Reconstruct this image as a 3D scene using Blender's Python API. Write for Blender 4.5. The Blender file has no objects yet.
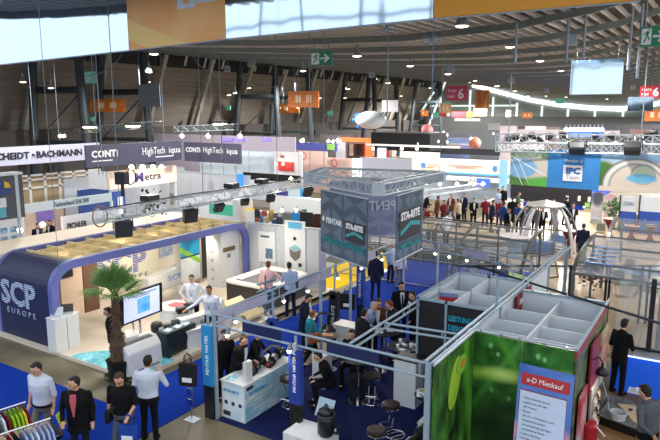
import bpy, math, random
from mathutils import Vector, Matrix
random.seed(7)
SC = bpy.context.scene
COL = SC.collection
PI = math.pi
def rad(a): return math.radians(a)

# ------------------------------------------------------------ camera, world, lights, exposure
CAM_H, FPX, PITCH, YAW = 6.7, 620.0, rad(9.9), rad(32.5)
cam_data = bpy.data.cameras.new('camera'); cam = bpy.data.objects.new('camera', cam_data); COL.objects.link(cam)
cam_data.sensor_width = 36.0; cam_data.lens = 36.0*FPX/660.0; cam_data.clip_end = 500
cam.location = (0, 0, CAM_H); cam.rotation_euler = (PI/2-PITCH, 0, YAW)
SC.camera = cam
SC.view_settings.view_transform = 'Standard'; SC.view_settings.look = 'None'
SC.view_settings.gamma = 1; SC.view_settings.use_curve_mapping = False
SC.view_settings.exposure = 0.0

world = bpy.data.worlds.new('overcast'); SC.world = world; world.use_nodes = True
bg = world.node_tree.nodes['Background']; bg.inputs[0].default_value = (0.86, 0.93, 1.0, 1); bg.inputs[1].default_value = 1.5

def lamp(kind, loc, power, color=(1, 0.95, 0.88), size=0.3, aim=None, angle=120, blend=0.6):
    l = bpy.data.lights.new('light', kind); l.energy = power; l.color = color
    if kind == 'AREA': l.size = size
    elif kind in ('POINT', 'SPOT'): l.shadow_soft_size = size
    if kind == 'SPOT': l.spot_size = rad(angle); l.spot_blend = blend
    o = bpy.data.objects.new('light', l); COL.objects.link(o); o.location = loc
    if aim is not None:
        d = Vector(aim)-Vector(loc); o.rotation_euler = d.to_track_quat('-Z', 'Y').to_euler()
    return o
# high-bay lamps of the hall (their own shades are modelled further down for the ones in view)
HALL = [(-20,24,9.0,3000),(-8,40,8.8,5200),(-22,42,9.0,5200),(4,36,9.2,4200),(-34,30,9.6,4600),(-38,55,10.0,12000),(-14,62,8.4,15000),
        (-30,75,9.0,18000),(-3,70,8.6,15000),(-20,95,8.2,22000),(-40,100,9.8,22000),(-2,98,8.4,18000),(8,22,11,2400),(-27,18,9.4,1900),(-5,27,9.2,2000)]
for x, y, z, e in HALL: lamp('SPOT', (x, y, z), e, (1, .95, .89), 0.25, (x, y, 0), 172, 0.3)
# spots over the white booths
for x, y, z, e, ax, ay, az in [(-16.0,11.3,2.2,70,-18.6,11.5,1.0),(-16.0,13.2,2.2,170,-18.6,13.6,1.0),(-16.0,15.2,2.2,170,-18.6,15.2,1.0),(-16.2,16.6,2.1,70,-16.6,17.6,.6),(-13.9,13.2,3.9,420,-13,13.2,0),
        (-14.2,16.4,3.9,480,-13.2,17.4,0),(-13.4,10.8,3.9,300,-14.0,10.6,0),(-11.4,11.6,3.9,200,-12.4,11.4,0.3),(-14.2,19,3.9,200,-13.8,18.3,1.5)]:
    lamp('SPOT', (x, y, z), e, (1, .88, .70), 0.12, (ax, ay, az), 110, 0.8)

# ------------------------------------------------------------ survey: where a sight line meets a plane (metres, hall axes)
_F = Vector((-math.sin(YAW)*math.cos(PITCH), math.cos(YAW)*math.cos(PITCH), -math.sin(PITCH)))
_R = Vector((math.cos(YAW), math.sin(YAW), 0)); _U = _R.cross(_F); _C = Vector((0, 0, CAM_H))
def _ray(x, y): return _F*FPX + _R*(x-330) - _U*(y-220)
def GZ(x, y, z=0.0):
    d = _ray(x, y); return _C + d*((z-CAM_H)/d.z)
def GX(x, y, X):
    d = _ray(x, y); return _C + d*(X/d.x)
def GY(x, y, Y):
    d = _ray(x, y); return _C + d*(Y/d.y)
def GD(x, y, D):      # horizontal distance D ahead
    n = Vector((_F.x, _F.y, 0)).normalized(); d = _ray(x, y); return _C + d*(D/d.dot(n))

# ------------------------------------------------------------ materials
_M = {}
def lin(c):
    return tuple(((v/255)/12.92 if v/255 <= 0.04045 else ((v/255+0.055)/1.055)**2.4) for v in c)
def M(name, rgb=(128,128,128), rough=0.6, metal=0.0, noise=0.06, scale=6.0, emit=0.0, alpha=1.0, trans=0.0, spec=0.5, bump=0.0):
    if name in _M: return _M[name]
    m = bpy.data.materials.new(name); m.use_nodes = True; nt = m.node_tree; b = nt.nodes['Principled BSDF']
    c = lin(rgb)
    b.inputs['Roughness'].default_value = rough; b.inputs['Metallic'].default_value = metal
    b.inputs['Specular IOR Level'].default_value = spec
    b.inputs['Base Color'].default_value = (*c, 1)
    if noise > 0:
        tc = nt.nodes.new('ShaderNodeTexCoord'); n = nt.nodes.new('ShaderNodeTexNoise'); n.inputs['Scale'].default_value = scale; n.inputs['Detail'].default_value = 4
        r = nt.nodes.new('ShaderNodeMixRGB'); r.inputs[1].default_value = (*[v*(1-noise) for v in c], 1); r.inputs[2].default_value = (*[min(1, v*(1+noise)) for v in c], 1)
        nt.links.new(tc.outputs['Object'], n.inputs['Vector']); nt.links.new(n.outputs['Fac'], r.inputs[0]); nt.links.new(r.outputs[0], b.inputs['Base Color'])
        if bump:
            bp = nt.nodes.new('ShaderNodeBump'); bp.inputs['Strength'].default_value = bump; nt.links.new(n.outputs['Fac'], bp.inputs['Height']); nt.links.new(bp.outputs[0], b.inputs['Normal'])
    if emit > 0:
        b.inputs['Emission Color'].default_value = (*c, 1); b.inputs['Emission Strength'].default_value = emit
    if alpha < 1: b.inputs['Alpha'].default_value = alpha
    if trans > 0: b.inputs['Transmission Weight'].default_value = trans; b.inputs['IOR'].default_value = 1.1
    _M[name] = m; return m
def PM(name, c1, c2, scale=2.0, layers=(), rough=0.5, emit=0.0, stretch=(1,1,1), lo=.35, hi=.65, c3=None):
    """printed picture: noise of two or three inks, then shapes: ('band', n, d, w, rgb, soft) or ('spot', centre, radii, rgb, soft) in object space"""
    if name in _M: return _M[name]
    m = bpy.data.materials.new(name); m.use_nodes = True; nt = m.node_tree; b = nt.nodes['Principled BSDF']; b.inputs['Roughness'].default_value = rough
    N = nt.nodes.new; L = nt.links.new
    tc = N('ShaderNodeTexCoord'); mp = N('ShaderNodeMapping'); mp.inputs['Scale'].default_value = stretch
    L(tc.outputs['Object'], mp.inputs['Vector'])
    n = N('ShaderNodeTexNoise'); n.inputs['Scale'].default_value = scale; n.inputs['Detail'].default_value = 5; L(mp.outputs[0], n.inputs['Vector'])
    r = N('ShaderNodeValToRGB'); L(n.outputs['Fac'], r.inputs[0])
    r.color_ramp.elements[0].position = lo; r.color_ramp.elements[1].position = hi
    r.color_ramp.elements[0].color = (*lin(c1), 1); r.color_ramp.elements[1].color = (*lin(c2), 1)
    if c3:
        e = r.color_ramp.elements.new(min(1, hi+.12)); e.color = (*lin(c3), 1)
    cur = r.outputs[0]
    for ly in layers:
        if ly[0] == 'band':
            _, nv, d, w, rgb, soft = ly
            dp = N('ShaderNodeVectorMath'); dp.operation = 'DOT_PRODUCT'; dp.inputs[1].default_value = nv; L(tc.outputs['Object'], dp.inputs[0])
            s = N('ShaderNodeMath'); s.operation = 'SUBTRACT'; L(dp.outputs['Value'], s.inputs[0]); s.inputs[1].default_value = d
            a = N('ShaderNodeMath'); a.operation = 'ABSOLUTE'; L(s.outputs[0], a.inputs[0]); val = a.outputs[0]; lim = w
        else:
            _, c, rr, rgb, soft = ly
            sb = N('ShaderNodeVectorMath'); sb.operation = 'SUBTRACT'; L(tc.outputs['Object'], sb.inputs[0]); sb.inputs[1].default_value = c
            dv = N('ShaderNodeVectorMath'); dv.operation = 'DIVIDE'; L(sb.outputs[0], dv.inputs[0]); dv.inputs[1].default_value = rr
            ln = N('ShaderNodeVectorMath'); ln.operation = 'LENGTH'; L(dv.outputs[0], ln.inputs[0]); val = ln.outputs['Value']; lim = 1.0
        mr = N('ShaderNodeMapRange'); L(val, mr.inputs[0]); mr.inputs[1].default_value = lim*(1-soft); mr.inputs[2].default_value = lim*(1+soft); mr.inputs[3].default_value = 1; mr.inputs[4].default_value = 0
        mx = N('ShaderNodeMixRGB'); L(mr.outputs[0], mx.inputs[0]); L(cur, mx.inputs[1]); mx.inputs[2].default_value = (*lin(rgb), 1); cur = mx.outputs[0]
    L(cur, b.inputs['Base Color'])
    if emit: L(cur, b.inputs['Emission Color']); b.inputs['Emission Strength'].default_value = emit
    _M[name] = m; return m

# ------------------------------------------------------------ mesh helpers
ORG = {}
def tag(o, label=None, cat=None, group=None, kind=None):
    if label: o['label'] = label
    if cat: o['category'] = cat
    if group: o['group'] = group
    if kind: o['kind'] = kind
    return o
def thing(name, label, cat, loc=(0,0,0), rz=0.0, group=None, local=False):
    o = bpy.data.objects.new(name, None); COL.objects.link(o); o.empty_display_size = 0.1
    o.location = loc; o.rotation_euler = (0, 0, rz)
    ORG[o.name] = Vector((0,0,0)) if (local or rz) else Vector(loc)
    return tag(o, label, cat, group)
def ordn(i, n):
    w = ['first','second','third','fourth','fifth','sixth','seventh','eighth','ninth','tenth']
    if i == 0: return 'leftmost'
    if i == n-1: return 'rightmost'
    if i < 10: return w[i]+' from the left'
    if n-1-i < 10: return w[n-1-i]+' from the right'
    k = i+1; return '%d%s from the left' % (k, 'th' if 10 < k < 20 else {1:'st',2:'nd',3:'rd'}.get(k % 10, 'th'))
class MB:
    def __init__(s): s.v = []; s.f = []; s.m = []
    def add(s, vs, fs, mi=0):
        k = len(s.v); s.v += [tuple(v) for v in vs]; s.f += [tuple(i+k for i in f) for f in fs]; s.m += [mi]*len(fs); return s
    def box(s, a, b, mi=0):
        x0,y0,z0 = [min(a[i], b[i]) for i in range(3)]; x1,y1,z1 = [max(a[i], b[i]) for i in range(3)]
        return s.add([(x0,y0,z0),(x1,y0,z0),(x1,y1,z0),(x0,y1,z0),(x0,y0,z1),(x1,y0,z1),(x1,y1,z1),(x0,y1,z1)],
                     [(0,3,2,1),(4,5,6,7),(0,1,5,4),(1,2,6,5),(2,3,7,6),(3,0,4,7)], mi)
    def obox(s, c, size, rot=None, mi=0):
        hx,hy,hz = size[0]/2, size[1]/2, size[2]/2; c = Vector(c)
        R = rot if rot is not None else Matrix.Identity(3)
        if isinstance(R, (int, float)): R = Matrix.Rotation(R, 3, 'Z')
        vs = [c + R @ Vector(p) for p in [(-hx,-hy,-hz),(hx,-hy,-hz),(hx,hy,-hz),(-hx,hy,-hz),(-hx,-hy,hz),(hx,-hy,hz),(hx,hy,hz),(-hx,hy,hz)]]
        return s.add(vs, [(0,3,2,1),(4,5,6,7),(0,1,5,4),(1,2,6,5),(2,3,7,6),(3,0,4,7)], mi)
    def slab(s, pts, off, mi=0):
        n = len(pts); off = Vector(off); P = [Vector(p) for p in pts]
        nn = sum((P[i].cross(P[(i+1) % n]) for i in range(n)), Vector())
        if nn.dot(off) > 0: P = P[::-1]
        vs = P + [p+off for p in P]
        return s.add(vs, [tuple(range(n)), tuple(range(2*n-1, n-1, -1))] + [((i+1) % n, i, i+n, (i+1) % n+n) for i in range(n)], mi)
    def cyl(s, p, q, r, seg=10, r2=None, mi=0):
        p = Vector(p); q = Vector(q); r2 = r if r2 is None else r2; d = q-p
        if d.length < 1e-6: return s
        R = d.to_track_quat('Z', 'Y').to_matrix(); vs = []
        for c, rr in ((p, r), (q, r2)):
            for i in range(seg):
                a = 2*PI*i/seg; vs.append(c + R @ Vector((math.cos(a)*rr, math.sin(a)*rr, 0)))
        return s.add(vs, [(i, (i+1) % seg, (i+1) % seg+seg, i+seg) for i in range(seg)] + [tuple(range(seg-1, -1, -1)), tuple(range(seg, 2*seg))], mi)
    def tube(s, pts, r, seg=8, mi=0):
        for i in range(len(pts)-1): s.cyl(pts[i], pts[i+1], r, seg, None, mi)
        return s
    def ell(s, c, r, seg=12, rings=8, R=None, mi=0):
        c = Vector(c); r = (r, r, r) if isinstance(r, (int, float)) else r; vs = []; fs = []
        for j in range(rings+1):
            t = PI*j/rings
            for i in range(seg):
                a = 2*PI*i/seg; v = Vector((r[0]*math.sin(t)*math.cos(a), r[1]*math.sin(t)*math.sin(a), -r[2]*math.cos(t)))
                vs.append(c + (R @ v if R is not None else v))
        for j in range(rings):
            for i in range(seg): fs.append((j*seg+i, j*seg+(i+1) % seg, (j+1)*seg+(i+1) % seg, (j+1)*seg+i))
        return s.add(vs, fs, mi)
    def lathe(s, c, prof, seg=20, mi=0, ax=None):
        c = Vector(c); vs = []; n = len(prof)
        for r, z in prof:
            for i in range(seg):
                a = 2*PI*i/seg; v = Vector((r*math.cos(a), r*math.sin(a), z)); vs.append(c + (ax @ v if ax is not None else v))
        fs = [(j*seg+i, j*seg+(i+1) % seg, (j+1)*seg+(i+1) % seg, (j+1)*seg+i) for j in range(n-1) for i in range(seg)]
        fs += [tuple(range(seg-1, -1, -1)), tuple(range((n-1)*seg, n*seg))]
        return s.add(vs, fs, mi)
    def loft(s, rings, seg=16, mi=0):     # rings: (centre, xaxis, yaxis, rx, ry)
        vs = []
        for c, xa, ya, rx, ry in rings:
            for i in range(seg):
                a = 2*PI*i/seg; vs.append(Vector(c) + Vector(xa)*math.cos(a)*rx + Vector(ya)*math.sin(a)*ry)
        n = len(rings)
        fs = [(j*seg+i, j*seg+(i+1) % seg, (j+1)*seg+(i+1) % seg, (j+1)*seg+i) for j in range(n-1) for i in range(seg)]
        fs += [tuple(range(seg-1, -1, -1)), tuple(range((n-1)*seg, n*seg))]
        return s.add(vs, fs, mi)
    def cap(s, p, q, r1, r2, seg=10, mi=0):   # limb segment with round ends
        s.cyl(p, q, r1, seg, r2, mi); s.ell(p, r1, seg, 6, None, mi); s.ell(q, r2, seg, 6, None, mi); return s
    def build(s, name, mats, parent=None, label=None, cat=None, group=None, kind=None, smooth=False, bevel=0.0, remesh=0.0):
        vs = [Vector(v) for v in s.v]
        if parent is not None: org = ORG[parent.name]
        elif kind == 'structure': org = Vector((0,0,0))
        else:
            xs = [v.x for v in vs]; ys = [v.y for v in vs]; zs = [v.z for v in vs]
            org = Vector(((min(xs)+max(xs))/2, (min(ys)+max(ys))/2, min(zs)))
        me = bpy.data.meshes.new(name); me.from_pydata([v-org for v in vs], [], s.f)
        mats = mats if isinstance(mats, (list, tuple)) else [mats]
        for m in mats: me.materials.append(m)
        me.polygons.foreach_set('material_index', s.m)
        if smooth: me.polygons.foreach_set('use_smooth', [True]*len(me.polygons))
        me.update()
        o = bpy.data.objects.new(name, me); COL.objects.link(o)
        ORG[o.name] = org
        if parent is not None: o.parent = parent
        else: o.location = org
        if bevel > 0:
            b = o.modifiers.new('bevel', 'BEVEL'); b.width = bevel; b.segments = 2; b.limit_method = 'ANGLE'
        if remesh > 0:
            r = o.modifiers.new('remesh', 'REMESH'); r.mode = 'VOXEL'; r.voxel_size = remesh; r.use_smooth_shade = True
            sm = o.modifiers.new('smooth', 'SMOOTH'); sm.factor = .5; sm.iterations = 3 if remesh < .02 else 2
            BAKE.append(o)
        return tag(o, label, cat, group, kind)
BAKE = []
def box(name, a, b, mat, parent=None, bevel=0.0, **k): return MB().box(a, b).build(name, mat, parent, bevel=bevel, **k)
def struct(name, mb, mat): return mb.build(name, mat, None, kind='structure')
NY = ((1,0,0),(0,0,1)); PX_ = ((0,1,0),(0,0,1))     # reading frames on a wall facing -Y / facing +X
def lettering(text, pos, frame, size, mat, parent, extrude=0.006, align='LEFT', bold=0.0, xs=1.0, name='lettering', shear=0.0, fw=0, sp=1.0):
    cu = bpy.data.curves.new(name, 'FONT'); cu.body = text; cu.size = size; cu.extrude = extrude; cu.align_x = align; cu.offset = bold; cu.resolution_u = 2
    cu.shear = shear; cu.space_character = sp
    o = bpy.data.objects.new(name, cu); COL.objects.link(o)
    r = Vector(frame[0]).normalized(); u = Vector(frame[1]).normalized(); n = r.cross(u).normalized(); u = n.cross(r)
    if fw: o['fit'] = fw
    org = ORG[parent.name] if parent is not None else Vector((0,0,0))
    o.matrix_basis = Matrix.Translation(Vector(pos)-org) @ Matrix(((r.x*xs,u.x,n.x,0),(r.y*xs,u.y,n.y,0),(r.z*xs,u.z,n.z,0),(0,0,0,1)))
    o.parent = parent; cu.materials.append(mat); BAKE.append(o); return o
def text_lines(lines, pos, frame, size, step, mat, parent, **k):
    for i, t in enumerate(lines): lettering(t, Vector(pos)-Vector(frame[1])*step*i, frame, size, mat, parent, **k)
def dup(root, loc, rz=None, label=None, group=None):
    r = root.copy(); COL.objects.link(r); r.location = loc
    if rz is not None: r.rotation_euler = (0, 0, rz)
    if label: r['label'] = label
    if group: r['group'] = group
    ORG[r.name] = ORG[root.name]
    for ch in list(root.children):
        c = ch.copy(); COL.objects.link(c); c.parent = r
        if ch in BAKE: BAKE.append(c)
        for g in list(ch.children):
            d = g.copy(); COL.objects.link(d); d.parent = c
            if g in BAKE: BAKE.append(d)
    return r
def truss_mb(p, q, w=0.3, bays=10, r=0.022, rb=0.012, up=(0,0,1), mb=None):
    mb = mb or MB(); p = Vector(p); q = Vector(q); d = (q-p).normalized(); up = Vector(up); side = d.cross(up).normalized()*w/2; u = up.normalized()*w/2
    cs = [side+u, side-u, -side-u, -side+u]
    for c in cs: mb.cyl(p+c, q+c, r, 6)
    L = q-p
    for i in range(bays):
        a = p+L*(i/bays); b = p+L*((i+1)/bays)
        for j in range(4):
            c0, c1 = cs[j], cs[(j+1) % 4]
            if i % 2: c0, c1 = c1, c0
            mb.cyl(a+c0, b+c1, rb, 4)
        for j in range(4): mb.cyl(a+cs[j], a+cs[(j+1) % 4], rb, 4)
    return mb

# palette
WHITE = M('white_laminate', (216,219,222), .45); OFFW = M('offwhite_board', (214,214,212), .6); CREAM = M('cream_board', (246,240,220), .6)
GREYP = M('pale_grey_panel', (190,196,204), .6); ALU = M('aluminium', (186,196,204), .4, .25, .03); ALUD = M('painted_grey_metal', (120,132,142), .5, .3, .04)
BLACK = M('black_plastic', (18,18,20), .45, 0, .1); DARK = M('dark_grey', (45,48,54), .6); CHROME = M('chrome', (210,210,215), .15, 1, 0)
NAVY = M('navy_board', (22,34,84), .5, 0, .08, 1.5); BLUE = M('bright_blue', (40,110,200), .5); RED = M('red_print', (178,34,44), .5)
BLACKM = M('matt_black_fabric', (16,17,20), .9, 0, .1); WINK = M('white_ink', (240,242,245), .5, 0, 0); DINK = M('dark_ink', (30,32,48), .5, 0, 0)
TEAL = M('teal_ink', (40,160,165), .5, 0, 0); BULB = M('lit_bulb', (255,236,200), .4, 0, 0, emit=14); COOLBULB = M('lit_cool_lamp', (240,246,255), .4, 0, 0, emit=6)
WOOD = M('pale_wood', (190,150,100), .55, 0, .15, 12); GLASS = M('clear_sheet', (215,228,235), .06, 0, 0, alpha=.16, spec=.8)
# ------------------------------------------------------------ hall shell
ZN = [(-55,12.9),(-48.8,12.6),(-40,11.3),(-30,10.4),(-19,9.75),(-12,9.55),(-7.3,9.7),(-4.4,10.1),(-2.9,10.5),(2,12.3),(10,15.5),(30,20)]
ZF = [(-55,12.9),(-48.8,12.6),(-41,11.6),(-30,10.2),(-20,9.2),(-15,9.0),(-9,9.6),(0,11.5),(10,14),(30,19)]
def interp(t, x):
    if x <= t[0][0]: return t[0][1]
    for (a, za), (b, zb) in zip(t, t[1:]):
        if x <= b: return za+(zb-za)*(x-a)/(b-a)
    return t[-1][1]
def roof_z(x, y):
    k = min(1, max(0, (y-35)/75)); return interp(ZN, x)*(1-k)+interp(ZF, x)*k
concrete = PM('worn_concrete', (92,86,66), (118,110,88), .55, rough=.55, c3=(128,120,98))
struct('floor', MB().add([(-56,-30,0),(40,-30,0),(40,118,0),(-56,118,0)], [(0,1,2,3)]), concrete)
bluec = M('royal_blue_carpet', (12,50,146), .95, 0, .10, 9, spec=.1); navyc = M('navy_carpet', (26,34,78), .95, 0, .12, 9, spec=.1)
yelc = M('yellow_carpet', (222,186,20), .9, 0, .06, 5, spec=.1); beigec = M('beige_floor', (164,142,114), .38, 0, .05, 1.2); browncarp = M('brown_floor', (150,112,72), .7, 0, .14, 1.8)
def flat(name, poly, z, mat, label, cat='carpet'):
    return MB().slab([(x, y, 0.001) for x, y in poly], (0,0,z)).build(name, mat, None, label, cat)
flat('carpet', [(-40,-4),(-9.75,-4),(-9.75,14.9),(-3.9,15.0),(-3.9,17.2),(-5.9,19.0),(-5.9,26),(-11.7,26),(-11.7,8.6),(-40,8.6)], .012, bluec, 'royal blue carpet running along the grey aisle past the pump booth')
flat('carpet', [(-8.95,9.38),(-3.9,9.38),(-3.9,14.85),(-8.95,14.85)], .015, navyc, 'dark navy carpet under the black topped bar stools')
flat('carpet', [(-12.15,19.3),(-11.9,24.5),(-14.6,27),(-13.6,19.3)], .012, yelc, 'yellow carpet beyond the white partition end')
flat('carpet', [(-1.95,11.6),(14,11.6),(14,17.0),(-1.95,17.0)], .012, browncarp, 'sandy brown floor covering around the sand display table', 'floor covering')
flat('carpet', [(-13,23.2),(-5.8,20.2),(-2,18),(16,18),(16,46),(-13,46)], .008, beigec, 'glossy beige floor below the glazed pool enclosures', 'floor covering')
flat('carpet', [(-15.2,23.0),(-8.8,23.6),(-8.6,31.5),(-16,31.5)], .011, M('dark_matting', (52,54,60), .8, 0, .2, 3), 'dark matting under the gridded platform before the crowd', 'floor covering')
flat('carpet', [(-20,45.0),(-8,45.0),(-8,62),(-20,62)], .014, bluec, 'small far blue carpet behind the crowd')
beige2 = M('far_floor', (130,120,110), .6, 0, .08, .5)
flat('carpet', [(-34,12),(-20.5,12),(-20.5,40),(-34,40)], .008, beige2, 'pale floor covering of the white back booths on the left', 'floor covering')

wallm = PM('wall_cladding', (124,116,108), (142,134,126), .6, rough=.7, stretch=(1,.2,6))
mb = MB(); mb.slab([(-54.2,9,0),(-54.2,118,0),(-48.8,118,12.9),(-48.8,9,12.9)], (-.3,0,0)); struct('wall_left', mb, wallm)
struct('wall_far', MB().box((-56,117,0),(40,117.4,16)), M('far_wall_cladding', (150,156,150), .8, 0, .08, .3))
# ribs and pale blades of the left wall
ribm = M('rib_paint', (164,166,156), .6, .1); darksteel = M('dark_steel', (58,66,72), .5, .4)
k = 0
for i in range(17):
    y = 24.6+i*6.8
    mb = MB(); mb.slab([(-53.5,y-.22,.2),(-48.3,y-.22,12.3),(-47.9,y-.22,12.3),(-53.1,y-.22,.2)], (0,.44,0)); k += 1; struct('trim_%d' % k, mb, ribm)
for y in (31.0,37.4,56,62.5,79,86,103):
    mb = MB()
    for dy, xt, xb in ((-.9,-47.0,-48.4),(.3,-43.2,-42.5),):
        mb.cyl((xb,y+dy,0),(xt,y+dy,12.6), .33, 12)
    mb.cyl((-47.8,y-.9,8.4),(-42.9,y+.3,8.4), .26, 8); mb.cyl((-48,y-.9,4.3),(-42.6,y+.3,4.3), .16, 8)
    mb.cyl((-47.2,y-.9,11.9),(-43.2,y+.3,11.9), .2, 8); mb.cyl((-47.6,y-.9,4.3),(-42.8,y+.3,8.4), .06, 6)
    k += 1; struct('trim_%d' % k, mb, darksteel)
# dark eave band and pale ventilation tubes
k += 1; struct('trim_%d' % k, MB().slab([(-48.9,9,11.2),(-48.9,118,11.2),(-48.9,118,12.7),(-48.9,9,12.7)], (.1,0,0)), M('eave_dark_band', (46,44,44), .8))
tubem = M('pale_tube', (196,204,206), .5)
mb0 = MB(); mb0.cyl((0,0,-.75),(.55,0,.75), .11, 10)
first = None
for i in range(22):
    y = 47.8+i*2.85
    if first is None:
        first = mb0.build('eave_tube', tubem, None, 'pale slanting tube below the dark eave of the left wall', 'tube', 'pale slanting tubes along the eave'); o = first
    else:
        o = first.copy(); COL.objects.link(o)
    o.location = (-48.1, y, 11.4)
# roof with purlins, then beams
xs = [-49,-44,-40,-35,-30,-25,-19,-15,-12,-9,-7.3,-4.4,-2.9,-.5,2,6,10,16,22,30]; ys = [8.5,12,22,35,50,65,80,95,110,118]
roofm = PM('roof_deck', (72,64,58), (92,82,74), .35, rough=.8)
mb = MB(); vs = [(x, y, roof_z(x, y)+.55) for y in ys for x in xs]; n = len(xs)
mb.add(vs, [(j*n+i, (j+1)*n+i, (j+1)*n+i+1, j*n+i+1) for j in range(len(ys)-1) for i in range(n-1)])
purm = M('purlin_steel', (214,208,200), .45, .1)
x = -47.5
while x < 28:
    for j in range(len(ys)-1):
        y0, y1 = ys[j], ys[j+1]; z0 = roof_z(x, y0)+.38; z1 = roof_z(x, y1)+.38
        mb.slab([(x-.06,y0,z0),(x-.06,y1,z1),(x+.06,y1,z1),(x+.06,y0,z0)], (0,0,.16), 1)
    x += .5 if x > -16 else .7
struct('ceiling', mb, [roofm, purm])
beamm = M('beam_paint', (126,130,124), .5, .2)
for i in range(24):
    y = 10.4+i*4.7
    if y > 116: break
    mb = MB()
    for a, b in zip(xs, xs[1:]):
        za, zb = roof_z(a, y), roof_z(b, y)
        mb.slab([(a,y-.08,za+.08),(b,y-.08,zb+.08),(b,y+.08,zb+.08),(a,y+.08,za+.08)], (0,0,.26))
    k += 1; struct('trim_%d' % k, mb, beamm)
# clerestory strip and lit vertical slots of the far wall
sky = M('daylit_glazing', (246,250,255), .4, 0, 0, emit=3.2)
strip = [(472,85),(495,91),(530,100),(557,104.5),(591,108),(621,109),(640,106.5),(660,103),(700,92)]
mb = MB()
for a, b in zip(strip, strip[1:]):
    p = GY(*a, 116.6); q = GY(*b, 116.6); h = .72
    mb.slab([(p.x,116.6,p.z-h/2),(q.x,116.6,q.z-h/2),(q.x,116.6,q.z+h/2),(p.x,116.6,p.z+h/2)], (0,.1,0))
struct('window_1', mb, sky)
dayl = M('slot_glazing', (225,238,235), .4, 0, 0, emit=1.1)
for i, x in enumerate((448,469,492,516,541,567,594,622)):
    p = GY(x, 125, 116.6); t = [86,90,97,103,106,109,111,111][i]
    q = GY(x, t, 116.6)
    struct('window_%d' % (i+2), MB().box((p.x-.18,116.6,p.z-1.5),(p.x+.18,116.7,q.z)), dayl)
a = GY(430,106,116.55); b = GY(516,106.5,116.55)
struct('window_10', MB().box((a.x,116.55,a.z-.14),(b.x,116.65,a.z+.14)), dayl)
# left end of the roof daylight between the wall frames (far corner)
for i, (x0, y0, x1, y1) in enumerate(((421,112,434,92),(428,128,446,80))):
    p = GY(x0, y0, 112); q = GY(x1, y1, 112); mb = MB(); mb.cyl(p, q, .17, 6); struct('window_%d' % (11+i), mb, dayl)
# low dark plinth band of the far and left walls, glazed gable behind the viewing gallery
k += 1; struct('trim_%d' % k, MB().box((-50,112,0),(40,112.4,5.9)), M('far_dark_band', (70,72,74), .8))
k += 1; struct('trim_%d' % k, MB().box((-50.4,24,0),(-49.9,112,5.2)), M('left_dark_band', (74,70,68), .8))
mb = MB()
for i in range(16): mb.box((-52+i*6, -26, 0), (-51.7+i*6, -25.6, 19))
for z in (4, 8, 11.5, 15): mb.box((-52,-26,z),(40,-25.7,z+.25))
struct('window_13', mb, ALUD)
k += 1; struct('trim_%d' % k, MB().box((-56,-31,0),(40,-30.6,3.2)), DARK)
# ------------------------------------------------------------ people
SKIN = M('skin', (206,156,128), .55, 0, .05, 20); SKIN2 = M('skin_tanned', (176,124,94), .55, 0, .05, 20)
def cloth(n, rgb): return M('cloth_'+n, rgb, .85, 0, .12, 14, spec=.2)
C_ = {k: cloth(k, v) for k, v in dict(white=(206,212,226), paleblue=(160,178,210), lightgrey=(150,156,166), grey=(84,88,94), dark=(30,32,38), black=(17,17,20), navy=(24,30,56),
      pink=(238,190,190), jeans=(58,78,118), khaki=(112,108,98), brown=(96,54,34), teal=(18,120,140), red=(112,34,40), green=(50,84,56), blue=(34,60,120), beige=(196,178,150), rose=(196,92,104)).items()}
H_ = {k: M('hair_'+k, v, .7, 0, .15, 40) for k, v in dict(black=(22,18,16), brown=(64,40,26), grey=(168,164,158), auburn=(112,60,34), blonde=(186,150,96), dark=(38,28,24)).items()}
EYE = M('eye_dark', (26,22,22), .3, 0, 0); LIP = M('lip', (160,90,84), .5, 0, 0)
ARMS = {'down': ((.05,-.02,-.29),(.06,.06,-.54)), 'hip': ((.21,-.07,-.25),(.03,.08,-.42)), 'fwd': ((.05,.09,-.27),(-.04,.33,-.24)), 'low': ((.06,.06,-.28),(-.02,.24,-.44)),
        'reach': ((.10,.16,-.22),(.12,.42,-.36)), 'out': ((.2,.08,-.2),(.42,.2,-.32)), 'phone': ((.13,.10,-.26),(-.02,.16,-.0)), 'chin': ((.08,.18,-.25),(-.10,.26,.02)),
        'back': ((.1,-.1,-.27),(-.08,-.2,-.46)), 'side': ((.12,.0,-.27),(.16,.12,-.5)), 'fold': ((.08,.1,-.26),(-.22,.24,-.22))}
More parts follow.
